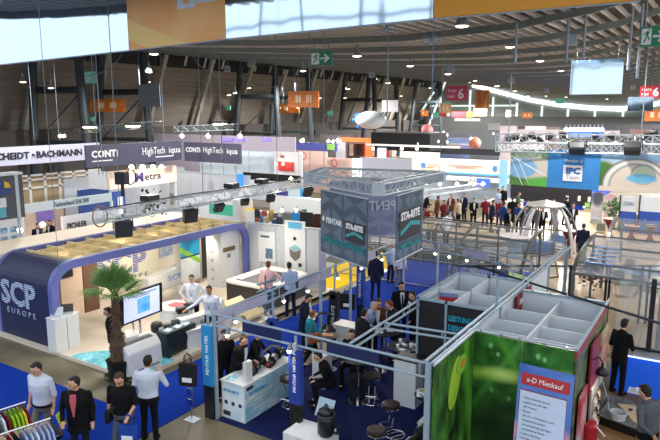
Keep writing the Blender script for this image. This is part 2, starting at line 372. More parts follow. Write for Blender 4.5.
def person(label, x, y, z0=0.0, face=0.0, h=1.76, legs='stand', al='down', ar='down', top='white', bot='black', hair='dark', skin=None, lean=4, near=0,
           jacket=False, shirt='white', tie=None, sleeves=1, lanyard=None, glasses=False, nod=8, seat=.48, group=None, belt=False, longhair=False, name='person', turn=0):
    s = h/1.78; t = thing(name, label, 'person', (x, y, z0), rad(face-90), group)
    sk = skin or SKIN; vx = (.011, .016, .024)[2-near] if near in (0,1,2) else .02
    X = Vector((1,0,0)); Y = Vector((0,1,0)); Z = Vector((0,0,1)); P = lambda a, b, c: Vector((a, b, c))*s
    hipz = .93 if legs != 'sit' else seat/s+.10
    leg = {}
    for sd in (-1, 1):
        hp = P(sd*.095, 0, hipz)
        if legs == 'stand': kn, an = P(sd*.11,.02,.50), P(sd*.125,-.015,.085)
        elif legs == 'walk': kn, an = (P(.10,.19,.52), P(.11,.30,.10)) if sd > 0 else (P(-.10,.03,.50), P(-.10,-.27,.15))
        elif legs == 'bend': kn, an = P(sd*.12,.12,.50), P(sd*.14,.02,.085)
        else: kn, an = P(sd*.15,.42,seat/s+.07), P(sd*.15,.36 if seat < .6 else .28,max(.085, seat/s-.40))
        leg[sd] = (hp, kn, an)
    L = rad(lean); u = Vector((0, math.sin(L), math.cos(L))); v = Vector((0, math.cos(L), -math.sin(L)))
    base = P(0,0,hipz+.03); T = lambda a, b, c: base + (X*a+v*b+u*c)*s
    BK = 1.22 if near == 2 else 1.06
    RINGS = [(-.12,.15,.115,0),(-.03,.160,.122,0),(.12,.148,.108,.005),(.27,.165,.118,.01),(.40,.185,.12,.005),(.49,.165,.095,-.005),(.55,.07,.06,0)]
    arm = {}
    for sd, a in ((-1, al), (1, ar)):
        e, w = ARMS[a]; sh = T(sd*.185*BK, 0, .485); el = sh+(X*sd*e[0]+v*e[1]+u*e[2])*s; wr = sh+(X*sd*w[0]+v*w[1]+u*w[2])*s; arm[sd] = (sh, el, wr)
    N = rad(lean*.6+nod); tr = rad(turn)
    hu = Vector((0, math.sin(N), math.cos(N))); hv = Vector((math.sin(tr)*math.cos(N), math.cos(tr)*math.cos(N), -math.sin(N))); hv = (hv-hu*hv.dot(hu)).normalized(); hx = hv.cross(hu)
    neck = T(0, .0, .54); hc = neck + (hu*.165+hv*.03)*s; HS = 1.1 if near == 2 else 1.0; Hp = lambda a, b, c: hc + (hx*a+hv*b+hu*c)*s*HS
    RH = Matrix((hx, hv, hu)).transposed()
    # body: one continuous skin
    b = MB()
    def torso(m, g, skirt=None, upto=7, frm=0):
        rg = [(T(0, q, z), X, v, (rx*BK+g)*s, (ry*BK+g)*s) for z, rx, ry, q in RINGS[frm:upto]]
        if skirt: rg = [(T(0,.01,-.12-skirt), X, v, (.175*BK+g)*s, (.135*BK+g)*s)]+rg
        m.loft(rg, 18)
    torso(b, -.012)
    b.cap(T(0,-.01,.48), neck+hu*.07*s, .062*s, .055*s)
    b.ell(hc+hu*.02*s, (.076*s*HS,.094*s*HS,.105*s*HS), 16, 12, RH); b.ell(Hp(0,.025,-.055), (.054*s,.062*s,.058*s), 14, 8, RH)
    b.cap(Hp(0,.088,.02), Hp(0,.112,-.02), .012*s, .016*s, 8); b.ell(Hp(0,.08,-.058), (.026*s,.02*s,.013*s), 8, 6, RH)
    for sd in (-1,1): b.ell(Hp(sd*.078,0,0), (.012*s,.022*s,.032*s), 8, 6, RH)
    for sd in (-1,1):
        hp, kn, an = leg[sd]; b.cap(hp, kn, .075*s, .05*s); b.cap(kn, an, .05*s, .036*s); b.cap(an, an+P(0,.13,-.04), .036*s, .03*s)
        sh, el, wr = arm[sd]; b.cap(sh, el, .045*s, .037*s); b.cap(el, wr, .038*s, .027*s)
        d = (wr-el).normalized(); q = (d*.8+v*.25-u*.1).normalized(); inw = X*(-sd); inw = (inw-q*inw.dot(q)).normalized(); pn = q.cross(inw)
        pc = wr+q*.045*s
        b.loft([(wr, inw, pn, .024*s, .02*s), (wr+q*.04*s, inw, pn, .038*s, .017*s), (wr+q*.085*s, inw, pn, .041*s, .014*s)], 12)
        for i in range(4):
            o = pn*((i-1.5)*.0)+inw*((i-1.5)*.0215)*s; ln = (.062,.072,.068,.052)[i]*s
            p0 = wr+q*.08*s+o; p1 = p0+q*ln*.6; p2 = p1+(q*.75+inw*.1-pn*.35*(1 if sd > 0 else -1)).normalized()*ln*.6
            b.cap(p0, p1, .0095*s, .009*s, 6); b.cap(p1, p2, .009*s, .0075*s, 6)
        th = wr+q*.025*s+inw*.028*s; b.cap(th, th+(q*.7+inw*.7)*.045*s, .012*s, .009*s, 6)
    b.build('body', sk, t, remesh=vx if near else .02)
    # top garment
    g = MB(); gg = .03 if jacket else .018
    torso(g, gg, .14 if jacket else (None if belt else .02), 7, 1 if belt else 0)
    for sd in (-1,1):
        sh, el, wr = arm[sd]; r0 = .066 if jacket else .06
        g.cap(sh, el, r0*s, (.052 if jacket else .05)*s)
        if sleeves >= 1: g.cap(el, el+(wr-el)*.93, (.052 if jacket else .047)*s, (.04 if jacket else .036)*s)
        elif sleeves > 0: g.cap(el, el+(wr-el)*.1, .047*s, .047*s)
    g.cap(T(0,-.01,.5), T(0,-.005,.56), .075*s, .064*s)
    g.build('jacket' if jacket else 'shirt', C_[top], t, remesh=vx)
    tr_ = MB()
    tr_.loft([(T(0,0,-.15), X, v, .168*BK*s,.128*BK*s), (T(0,0,-.03), X, v, .178*BK*s,.138*BK*s), (T(0,0,.07), X, v, .163*BK*s,.123*BK*s)], 18)
    for sd in (-1,1):
        hp, kn, an = leg[sd]; tr_.cap(hp, kn, .095*s, .068*s); tr_.cap(kn, an, .068*s, .058*s)
    tr_.build('trousers', C_[bot], t, remesh=vx)
    sm = MB()
    for sd in (-1,1):
        an = leg[sd][2]; sm.ell(an+P(0,.07,-.045), (.048*s,.135*s,.045*s), 12, 8)
        sm.cap(an+P(0,-.02,-.03), an, .045*s, .045*s, 8)
    sm.build('shoes', C_['black'] if bot != 'jeans' else C_['brown'], t, smooth=True)
    hr = MB()
    hr.ell(Hp(0,-.03,.042), (.083*s*HS,.088*s*HS,.096*s*HS), 16, 12, RH); hr.ell(Hp(0,.035,.105), (.06*s,.045*s,.026*s), 12, 8, RH)
    if longhair:
        hr.ell(Hp(0,-.06,-.05), (.085*s,.06*s,.12*s), 14, 10, RH)
    else: hr.ell(Hp(0,-.05,-.02), (.072*s,.055*s,.065*s), 14, 8, RH)
    hr.build('hair', H_[hair], t, smooth=True)
    if jacket and top != 'x':
        fr = MB(); f = .122*BK+gg+.012
        fr.add([T(-.055,f-.05,.53), T(.055,f-.05,.53), T(.06,f-.018,.42), T(.012,f+.004,.14), T(-.012,f+.004,.14), T(-.06,f-.018,.42)], [(0,2,1),(0,5,2),(5,3,2),(5,4,3)])
        fr2 = MB(); pts = [T(-.058,f-.055,.545), T(-.062,f-.02,.42), T(-.014,f+.006,.12), T(.014,f+.006,.12), T(.062,f-.02,.42), T(.058,f-.055,.545)]
        fr2.slab([p_+v*.022*s for p_ in pts], v*(-.012*s)); fr2.build('shirt_front', C_[shirt], t)
        if tie:
            tm = MB(); tm.slab([T(-.016,f+.0,.49), T(-.024,f+.03,.16), T(0,f+.03,.12), T(.024,f+.03,.16), T(.016,f+.0,.49)], v*.008*s); tm.build('necktie', C_[tie], t)
    if lanyard:
        lm = MB(); f = .122*BK+gg
        lm.tube([T(-.06,f-.1,.53), T(-.045,f+.008,.36), T(0,f+.018,.17)], .007*s, 5); lm.tube([T(.06,f-.1,.53), T(.045,f+.008,.36), T(0,f+.018,.17)], .007*s, 5)
        ln = lm.build('lanyard', M('lanyard_'+lanyard, {'teal': (30,140,150), 'blue': (40,70,170), 'red': (190,40,40)}[lanyard], .6), t)
        MB().obox(T(0,f+.024,.12), (.07*s,.006,.1*s)).build('badge', WINK, ln)
    if belt:
        MB().loft([(T(0,0,-.055), X, v, .188*BK*s,.15*BK*s), (T(0,0,-.015), X, v, .186*BK*s,.148*BK*s)], 20).build('belt', C_['black'], t)
    if near:
        e = MB()
        for sd in (-1,1): e.ell(Hp(sd*.03,.088,.012), (.011*s,.007*s,.007*s), 8, 6, RH)
        e.build('eyes', EYE, t)
        bw = MB()
        for sd in (-1,1): bw.cap(Hp(sd*.018,.096,.034), Hp(sd*.046,.084,.034), .0045*s, .0035*s, 6)
        bw.build('eyebrows', H_[hair], t)
        MB().cap(Hp(-.02,.098,-.06), Hp(.02,.098,-.06), .004*s, .004*s, 6).build('mouth', LIP, t)
        if glasses:
            gm = MB()
            for sd in (-1,1):
                ring = [Hp(sd*.032+.022*math.cos(a), .106, .01+.018*math.sin(a)) for a in [i*PI/5 for i in range(11)]]; gm.tube(ring, .0025*s, 5)
                gm.cyl(Hp(sd*.054,.104,.014), Hp(sd*.08,.0,.01), .0025*s, 5)
            gm.build('glasses', BLACK, t)
    return t
def at_head(px, py, h):
    p = GZ(px, py, h); return p.x, p.y

def P_(label, px, py, h, **k):       # a person whose crown is seen at this sight line
    z0 = k.get('z0', 0.0); hh = k.pop('crown', h+z0); x, y = at_head(px, py, hh); return person(label, x, y, h=h, **k), x, y
# foreground visitors
P_('man in white short sleeved shirt and black belt walking on blue carpet', 40, 361, 1.84, face=-75, legs='walk', al='down', ar='down', top='white', bot='khaki', hair='black', near=2, sleeves=.5, belt=True, nod=14)
t1, x1, y1 = P_('man in open dark jacket over pink shirt looking aside on blue carpet', 76, 376, 1.78, face=-58, legs='stand', al='down', ar='low', top='black', bot='dark', hair='black', near=2, jacket=True, shirt='rose', turn=40, nod=4)
MB().obox((.27,.16,.98), (.03,.2,.28), Matrix.Rotation(.3,3,'Y')).build('brochure', M('lime_paper', (190,214,40), .6), thing('brochure', 'lime green brochure held under the dark jacket man’s arm', 'brochure', (x1,y1,0), rad(-58-90)))
t2, x2, y2 = P_('man in black shirt and glasses with a dark shoulder strap, facing forward', 121, 371, 1.78, face=-62, legs='walk', al='low', ar='down', top='black', bot='grey', hair='brown', near=2, sleeves=.5, glasses=True, nod=16)
bag = thing('shoulder_bag', 'dark shoulder bag on the strap of the black shirted man', 'bag', (x2,y2,0), rad(-62-90))
mb = MB(); mb.slab([(-.17,.04,1.48),(-.12,.04,1.50),(.2,.17,1.02),(.17,.19,.98)], (0,.012,0)); mb.tube([(-.15,-.02,1.52),(-.1,-.16,1.45),(.22,-.14,1.0)], .018, 6); mb.build('strap', BLACKM, bag)
mb = MB(); mb.obox((.27,.0,.88), (.1,.32,.26)); mb.build('pouch', BLACKM, bag, bevel=.02)
def tote(label, x, y, z, rz, mat, ink, w=.36, h=.38, group=None):
    t = thing('tote_bag', label, 'bag', (x,y,z), rz, group)
    mb = MB(); mb.slab([(-w/2,-.05,0),(w/2,-.05,0),(w/2+.01,-.02,h),(-w/2-.01,-.02,h)], (0,.09,0)); mb.build('pouch', mat, t, bevel=.015)
    hm = MB()
    for yy in (-.01,.05): hm.tube([(-.08,yy,h-.02),(-.07,yy,h+.16),(0,.02,h+.24),(.07,yy,h+.16),(.08,yy,h-.02)], .009, 6)
    hm.build('handle', mat, t)
    lg = MB(); lg.box((-.11,-.062,.1),(.11,-.05,.2)); lg.build('print', ink, t); 
    return t
tote('blue tote bag with white print in the black shirted man’s hand', x2+.30, y2-.16, .42, rad(25), cloth('tote_blue', (34,70,160)), WINK)
P_('man in white shirt seen from behind holding a phone to his ear', 146, 358, 1.80, face=118, legs='stand', al='down', ar='phone', top='white', bot='black', hair='black', near=2, belt=True)
# ------------------------------------------------------------ SCP booth
stone = M('booth_platform', (206,196,182), .55, 0, .06, 2)
PT = .10
mb = MB(); mb.slab([(-12.0,9.72,0),(-19.2,9.72,0),(-19.2,18.75,0),(-12.0,18.75,0)], (0,0,PT)); mb.build('booth_platform', stone, None, 'low pale platform carrying the navy framed booth', 'platform')
mos = PM('water_mosaic', (60,170,196), (126,214,226), 7, rough=.25)
cpt = GZ(132,362,PT); pts = []
for i in range(25):
    a = PI/2*i/24
    pts.append((-12.03-2.6*math.sin(a), 9.75+1.35*math.cos(a), PT))
pts.append((-12.03, 9.75, PT))
MB().slab(pts, (0,0,.012)).build('mosaic_inlay', mos, None, 'turquoise pool mosaic inlay in the booth floor by the palm', 'floor inlay')
# portal: navy end wall curving into the roof band, right leg
purple = M('periwinkle_edge', (98,106,172), .5, 0, .04, 2); navyf = M('navy_gloss', (22,31,72), .55, 0, .08, 1.2)
portal = thing('booth_portal', 'navy portal frame with rounded corners and lattice ceiling over the white booth', 'booth frame', (-16.8,14,PT))
def arc(cy, cz, r, a0, a1, n=8): return [(cy+r*math.cos(rad(a0+(a1-a0)*i/n)), cz+r*math.sin(rad(a0+(a1-a0)*i/n))) for i in range(n+1)]
Y0, Y1, ZT, RR, TH = 9.85, 18.35, 2.53, .75, .24
outer = [(Y0,PT)]+arc(Y0+RR, ZT-RR, RR, 180, 90)+arc(Y1-RR, ZT-RR, RR, 90, 0)+[(Y1,PT)]
inner = [(Y0+TH,PT)]+arc(Y0+RR, ZT-RR, RR-TH, 180, 90)+arc(Y1-RR, ZT-RR, RR-TH, 90, 0)+[(Y1-TH,PT)]
def ushape(mb, x0, x1, mi=0, me=1):
    n = len(outer)
    vo = [(x0,y,z) for y,z in outer]+[(x0,y,z) for y,z in inner]+[(x1,y,z) for y,z in outer]+[(x1,y,z) for y,z in inner]
    k = len(mb.v); mb.v += vo
    for i in range(n-1):
        for f, m_ in (((i,i+1,n+i+1,n+i), me), ((2*n+i,3*n+i,3*n+i+1,2*n+i+1), me), ((i,2*n+i,2*n+i+1,i+1), mi), ((n+i,n+i+1,3*n+i+1,3*n+i), mi)):
            mb.f.append(tuple(q+k for q in f)); mb.m.append(m_)
mb = MB(); ushape(mb, -15.62, -15.45, 1, 1); mb.build('front_band', [navyf, purple], portal)
mb = MB(); ushape(mb, -18.25, -18.1, 1, 1); mb.build('rear_band', [navyf, purple], portal)
mb = MB(); n = 11
ow = [(Y0,PT)]+arc(Y0+RR, ZT-RR, RR, 180, 96, 8); iw = [(Y0+TH,PT)]+arc(Y0+RR, ZT-RR, RR-TH, 180, 96, 8)
for a, b, c, d in zip(ow, ow[1:], iw, iw[1:]):
    mb.add([(-18.1,a[0],a[1]),(-15.62,a[0],a[1]),(-15.62,b[0],b[1]),(-18.1,b[0],b[1]),(-18.1,c[0],c[1]),(-15.62,c[0],c[1]),(-15.62,d[0],d[1]),(-18.1,d[0],d[1])],
           [(0,1,2,3),(4,7,6,5),(3,2,6,7),(0,4,5,1),(0,3,7,4),(1,5,6,2)])
mb.build('end_wall', navyf, portal)
stripe = M('striped_pale_ink', (150,172,206), .5, 0, 0)
def striped(name, a, b, n=60):
    m = bpy.data.materials.new(name); m.use_nodes = True; nt = m.node_tree; bb = nt.nodes['Principled BSDF']; g = nt.nodes.new('ShaderNodeNewGeometry'); sx = nt.nodes.new('ShaderNodeSeparateXYZ')
    mt = nt.nodes.new('ShaderNodeMath'); mt.operation = 'MULTIPLY'; mt.inputs[1].default_value = n; si = nt.nodes.new('ShaderNodeMath'); si.operation = 'FRACT'; gt = nt.nodes.new('ShaderNodeMath'); gt.operation = 'GREATER_THAN'; gt.inputs[1].default_value = .38
    mx = nt.nodes.new('ShaderNodeMixRGB'); mx.inputs[1].default_value = (*lin(a),1); mx.inputs[2].default_value = (*lin(b),1)
    tc = nt.nodes.new('ShaderNodeTexCoord'); nt.links.new(tc.outputs['Object'], sx.inputs[0]); nt.links.new(sx.outputs['Y'], mt.inputs[0]); nt.links.new(mt.outputs[0], si.inputs[0]); nt.links.new(si.outputs[0], gt.inputs[0])
    nt.links.new(gt.outputs[0], mx.inputs[0]); nt.links.new(mx.outputs[0], bb.inputs['Base Color']); return m
lettering('SCP', (-17.95, Y0-.012, 1.12), NY, .98, striped('scp_white_stripes', (60,76,120), (196,212,232), 16), portal, bold=.035, fw=1.75)
lettering('EUROPE', (-17.72, Y0-.012, .82), NY, .24, M('pale_blue_ink', (160,176,206), .5, 0, 0), portal, fw=1.42, sp=1.6)
# lattice ceiling
lat = M('lattice_wood', (226,204,150), .6, 0, .06, 3)
lt = portal
for i in range(11):
    y = Y0+.95+i*.72; MB().box((-18.1,y-.012,2.28),(-15.62,y+.012,2.5)).build('slat', lat, lt)
for x in (-17.65,-17.0,-16.3): MB().box((x-.012,Y0+.7,2.275),(x+.012,Y1-.5,2.49)).build('long_slat', lat, lt)
mb = MB(); mb.box((-20.2,Y0-.02,2.36),(-18.26,Y1+.3,2.44)); mb.build('rear_roof_panel', M('cream_roof', (240,222,196), .6), None, 'pale cream roof panel behind the lattice ceiling', 'roof panel')
# back wall and graphics
bw = thing('booth_back_wall', 'cream back wall of the booth with striped blue lettering', 'booth wall', (-18.8,14,PT))
MB().box((-18.95,Y0+.2,PT),(-18.8,Y1-.1,2.28)).build('panel', CREAM, bw)
bl = striped('scp_blue_stripes', (236,228,208), (46,86,190), 14)
lettering('SCP', (-18.78, 13.85, .66), PX_, 1.15, bl, bw, bold=.04, fw=2.25)
lettering('EUROPE', (-18.78, 14.35, .36), PX_, .24, M('blue_ink', (60,96,190), .5, 0, 0), bw, fw=1.75, sp=1.7)
MB().slab([(-18.79,16.75,.9),(-18.79,17.5,.95),(-18.79,17.5,1.5),(-18.79,17.1,1.72),(-18.79,16.75,1.5)], (.006,0,0)).build('emblem', PM('emblem_blue', (150,170,214), (214,220,236), 5), bw)
# shelf unit, cabinet and tv recess at the left end
sh = thing('brochure_shelf', 'white shelf unit with stacked brochures behind the navy end wall', 'shelf', (-17.4,11.2,PT))
mb = MB(); mb.box((-18.0,10.3,PT),(-17.95,11.6,2.1))
for z in (.5,.85,1.2,1.55,1.9): mb.box((-17.98,10.3,z),(-17.7,11.6,z+.025))
for y in (10.3,10.93,11.58): mb.box((-17.98,y,PT),(-17.7,y+.025,2.1))
mb.build('frame', M('shelf_cream', (232,220,204), .5), sh)
pap = [M('paper_a', (196,150,110), .6), M('paper_b', (120,140,170), .6), M('paper_c', (226,222,214), .6)]
i = 0
for z in (.53,.88,1.23,1.58):
    for y in (10.42,10.68,11.05,11.32):
        i += 1; MB().obox((-17.84,y,z+.09), (.05,.17,.2), Matrix.Rotation(.25,3,'Y')).build('brochure_stack', pap[i % 3], None, 'small stack of brochures on the shelf behind the end wall', 'brochures', 'brochures on the booth shelf')
cb = thing('white_cabinet', 'tall white display cabinet beside the navy end wall', 'cabinet', (-15.2,10.2,PT))
MB().box((-15.5,9.66,PT),(-15.12,10.42,1.05)).build('body', WHITE, cb, bevel=.01)
MB().box((-15.12,10.03,PT+.02),(-15.115,10.045,1.03)).build('seam', ALUD, cb)
MB().box((-15.51,9.65,1.05),(-15.11,10.43,1.075)).build('top', WHITE, cb)
for i, (x, y, a, lb) in enumerate([(-15.33,9.85,.7,'silver laptop'),(-15.32,10.2,.9,'dark tablet')]):
    t = thing('laptop', '%s open on the white cabinet' % lb, 'laptop', (x,y,1.075), a)
    MB().box((-.16,-.11,0),(.16,.11,.018)).build('base', ALU, t); MB().slab([(-.16,.11,.018),(.16,.11,.018),(.16,.2,.22),(-.16,.2,.22)], (0,.012,0)).build('screen', DARK if i else ALU, t)
MB().obox((-15.24,10.32,1.08), (.2,.28,.01), .4).build('paper', WINK, None, 'white leaflets on the corner of the display cabinet', 'paper')
tv = thing('wall_television', 'black wall television hanging in the beige recess', 'television', (-17.3,12.3,1.2))
MB().box((-17.4,11.25,1.5),(-17.32,11.85,2.0)).build('screen', BLACK, tv, bevel=.01)
MB().box((-17.9,11.5,1.65),(-17.4,11.6,1.8)).build('bracket', DARK, tv)
bp = thing('booth_partition', 'beige partition with an opening next to the palm', 'partition', (-17.5,12.3,PT))
MB().box((-17.55,11.5,PT),(-17.5,12.3,2.25)).build('panel', M('beige_panel', (206,182,160), .6), bp)
MB().box((-17.6,12.34,PT),(-17.5,12.9,2.25)).build('dark_opening_sheet', M('brown_opening_dark', (96,66,48), .6), bp)  # brown sheet put in for the dark inside the opening
# poster, doorway and white tower at the right of the back wall
ps = thing('display_poster', 'tall white poster with a green and blue pool picture inside the booth', 'poster', (-16.6,15.9,PT))
a = GX(180,238,-16.9); 
MB().box((-16.93,16.12,PT+.2),(-16.9,17.1,2.2)).build('panel', PM('poster_mix', (236,238,240), (222,230,238), 3, (('band',(0,0,1),1.55,.36,(30,150,196),.04),('band',(0,.6,1),1.62,.11,(140,200,60),.2),('band',(0,0,1),1.17,.03,(20,40,90),.2),('spot',(0,-.3,.55),(.5,.16,.14),(60,160,210),.3))), ps)
dw = thing('booth_doorway', 'dark open doorway beside the pool poster in the booth', 'doorway', (-17,17.1,PT))
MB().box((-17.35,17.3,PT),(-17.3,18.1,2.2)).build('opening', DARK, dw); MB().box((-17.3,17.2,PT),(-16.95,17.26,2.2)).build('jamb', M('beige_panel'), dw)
MB().obox((-16.75,17.75,.95), (.04,.55,1.7), .5).build('door_leaf', OFFW, dw)
tw = thing('white_tower', 'white tower cabinet with a recessed shower fitting by the booth leg', 'cabinet', (-15.9,17.4,PT))
MB().box((-16.45,17.0,PT),(-15.7,18.05,2.22)).build('body', WHITE, tw, bevel=.01)
MB().box((-15.70,17.12,1.45),(-15.69,17.8,1.62)).build('niche', M('bronze_niche', (126,110,80), .3, .6), tw); MB().box((-15.70,17.35,1.2),(-15.69,17.52,1.36)).build('dial', ALUD, tw)
for i in range(5): MB().box((-16.2,17.0-.012,.35+i*.36),(-16.1,17.0,.45+i*.36)).build('control_plate', M('grey_strip', (176,170,160), .5), tw)
# white low furniture along the back wall
lowt = thing('spa_poster_counter', 'long white sloping counter with blue lettering along the back wall', 'counter', (-17.6,15,PT))
MB().slab([(-17.9,15.0,PT),(-17.9,16.9,PT),(-17.9,16.9,.85),(-17.9,15.0,.6)], (.45,0,0)).build('body', WHITE, lowt, bevel=.02)
lettering('SCP', (-17.43,15.9,.35), PX_, .3, M('pale_blue_ink2', (120,150,210), .5, 0, 0), lowt, fw=.7)
# round table with red print, curved reception counter
rt = thing('round_table', 'white drum shaped table with a red printed top', 'table', (-13.55,12.65,PT))
MB().lathe((-13.55,12.65,PT), [(.42,0),(.46,.1),(.5,.75),(.52,.82),(.52,.87)], 28).build('drum', WHITE, rt, smooth=False)
MB().lathe((-13.55,12.65,PT+.875), [(.27,0),(.27,.01)], 5).build('print', M('red_pattern', (190,90,96), .5, 0, .3, 12), rt)
rc = thing('reception_counter', 'curved white reception counter below the two men in white', 'counter', (-12.6,12.6,PT))
def band(mb, pts, w, z0, z1):
    for (xa,ya),(xb,yb) in zip(pts, pts[1:]):
        d = Vector((xb-xa,yb-ya,0)).normalized(); nrm = Vector((-d.y,d.x,0))*w
        mb.slab([(xa,ya,z0),(xb,yb,z0),(xb+nrm.x,yb+nrm.y,z0),(xa+nrm.x,ya+nrm.y,z0)], (0,0,z1-z0))
cv = [(-12.85+1.3*math.cos(rad(a))*.62, 11.0+ (a+75)/150*3.1) for a in range(-75,76,10)]
mb = MB(); band(mb, cv, .5, PT, .62); mb.build('base', WHITE, rc)
mb = MB(); band(mb, [(x+.02,y) for x, y in cv], .62, .62, .68); mb.build('top', WHITE, rc)
mb = MB(); band(mb, [(x-.3,y) for x, y in cv[4:]], .3, .68, .92); mb.build('upper_shelf', OFFW, rc)
pumpb = M('pump_black', (24,26,28), .35)
def pump(label, x, y, z, rz=0, sc=1, mat=None, group=None):
    t = thing('pump', label, 'pump', (x,y,z), rz, group); mt = mat or pumpb
    mb = MB(); mb.cyl((-.2*sc,0,.13*sc),(.05*sc,0,.13*sc), .1*sc, 14); mb.cyl((-.24*sc,0,.13*sc),(-.2*sc,0,.13*sc), .085*sc, 14); mb.build('motor', mt, t, smooth=False)
    mb = MB(); mb.cyl((.05*sc,0,.16*sc),(.14*sc,0,.16*sc), .15*sc, 16); mb.cyl((.14*sc,0,.16*sc),(.32*sc,0,.16*sc), .1*sc, 14); mb.build('strainer_pot', mt, t)
    mb = MB(); mb.cyl((.24*sc,0,.24*sc),(.24*sc,0,.29*sc), .09*sc, 14); mb.build('lid', M('smoke_lid', (60,70,76), .2), t)
    mb = MB(); mb.box((-.2*sc,-.1*sc,0),(.12*sc,.1*sc,.04*sc)); mb.build('foot_plate', mt, t)
    return t
pump('black pump standing at the end of the red topped table', -12.95,12.35,.92,rad(60),.9)
pump('black pump on the counter left of the white reception desk', -12.75,11.65,.68,rad(60),.8)
for i, (px, py, z) in enumerate(((206,312,.92),(222,303,.92))):
    p = GZ(px, py, z); MB().lathe((p.x,p.y,.92), [(.03,0),(.035,.1),(.02,.14),(.02,.18)], 10).build('cup', WHITE, None, 'small white bottle on the curved counter, %s' % ('near the leaning man’s hand' if i == 0 else 'beside the right end'), 'bottle')
# staff
P_('man in white shirt with teal lanyard, hand on hip behind the curved counter', 192, 274, 1.80, z0=PT, face=-62, al='hip', ar='hip', top='white', bot='black', hair='brown', near=1, lanyard='teal', belt=True)
P_('man in white shirt with teal lanyard leaning one hand on the counter', 210, 285, 1.82, z0=PT, face=-70, al='down', ar='out', top='white', bot='black', hair='black', near=1, lanyard='teal', belt=True, skin=SKIN2)
P_('person in black standing behind the palm tree', 111, 307, 1.70, z0=PT, face=-120, al='down', ar='down', top='black', bot='black', hair='black', near=1)
# black filter pump, white tub, television
fl = thing('filter_pot', 'round black filter pot under the right edge of the television', 'filter', (-12.55,10.95,.62))
MB().lathe((-12.85,11.25,.68), [(.1,0),(.16,.04),(.17,.2),(.14,.28),(.05,.32)], 20).build('pot', pumpb, fl, smooth=True)
MB().box((-12.69,11.18,.76),(-12.68,11.32,.86)).build('label_plate', WINK, fl)
tb = thing('white_bucket', 'large white bucket shaped basin with black base below the television', 'basin', (-12.9,10.1,.3))
MB().lathe((-12.75,10.12,.55), [(.22,0),(.24,.04),(.32,.42),(.335,.42),(.335,.46)], 26).build('bowl', WHITE, tb, smooth=False); MB().lathe((-12.75,10.12,PT), [(.26,0),(.26,.42),(.24,.45)], 20).build('base', BLACK, tb)
tvs = thing('television_stand', 'large flat television on a chrome stand showing a blue slide', 'television', (-12.4,10.4,PT))
a = GX(118,327,-12.5); c = GX(162,283,-12.25)
p00 = GD(118.5,328,15.05); p10 = GD(162.5,311,16.15); p11 = GD(162,282.5,16.15); p01 = GD(118,297,15.05)
def lerp(a, b, t): return a+(b-a)*t
def quadpt(s, t): return lerp(lerp(p00, p10, s), lerp(p01, p11, s), t)
nrm = ((p10-p00).cross(p01-p00)).normalized()
MB().slab([quadpt(0,0),quadpt(1,0),quadpt(1,1),quadpt(0,1)], -nrm*.06).build('case', BLACK, tvs)
MB().slab([quadpt(.12,.06),quadpt(.93,.06),quadpt(.93,.94),quadpt(.12,.94)], nrm*.004).build('screen', M('lit_screen', (196,204,236), .3, 0, 0, emit=.75), tvs)
scp_ = tvs.children[-1]
MB().slab([quadpt(.42,.22),quadpt(.70,.22),quadpt(.70,.72),quadpt(.42,.72)], nrm*.008).build('picture', PM('slide_picture', (60,150,220), (120,190,230), 4, (('spot',(0,0,.28),(.25,.25,.05),(20,30,70),.2),('spot',(0,-.04,.09),(.07,.07,.09),(240,110,40),.3),('band',(0,0,1),.42,.06,(150,200,60),.2)), emit=.6), scp_)
MB().slab([quadpt(.2,.84),quadpt(.86,.84),quadpt(.86,.87),quadpt(.2,.87)], nrm*.008).slab([quadpt(.34,.78),quadpt(.72,.78),quadpt(.72,.80),quadpt(.34,.80)], nrm*.008).build('text_line', M('slide_ink', (90,100,170), .5, 0, 0), scp_)
q = (p00+p10)/2
mb = MB(); mb.cyl((q.x-.12,q.y+.05,PT+.2),(q.x-.12,q.y+.05,q.z+.3), .03, 10); mb.cyl((q.x-.24,q.y-.08,PT+.2),(q.x-.24,q.y-.08,q.z+.3), .03, 10); mb.build('poles', CHROME, tvs)
MB().box((q.x-.45,q.y-.3,PT),(q.x+.1,q.y+.3,PT+.2)).build('base', ALUD, tvs)
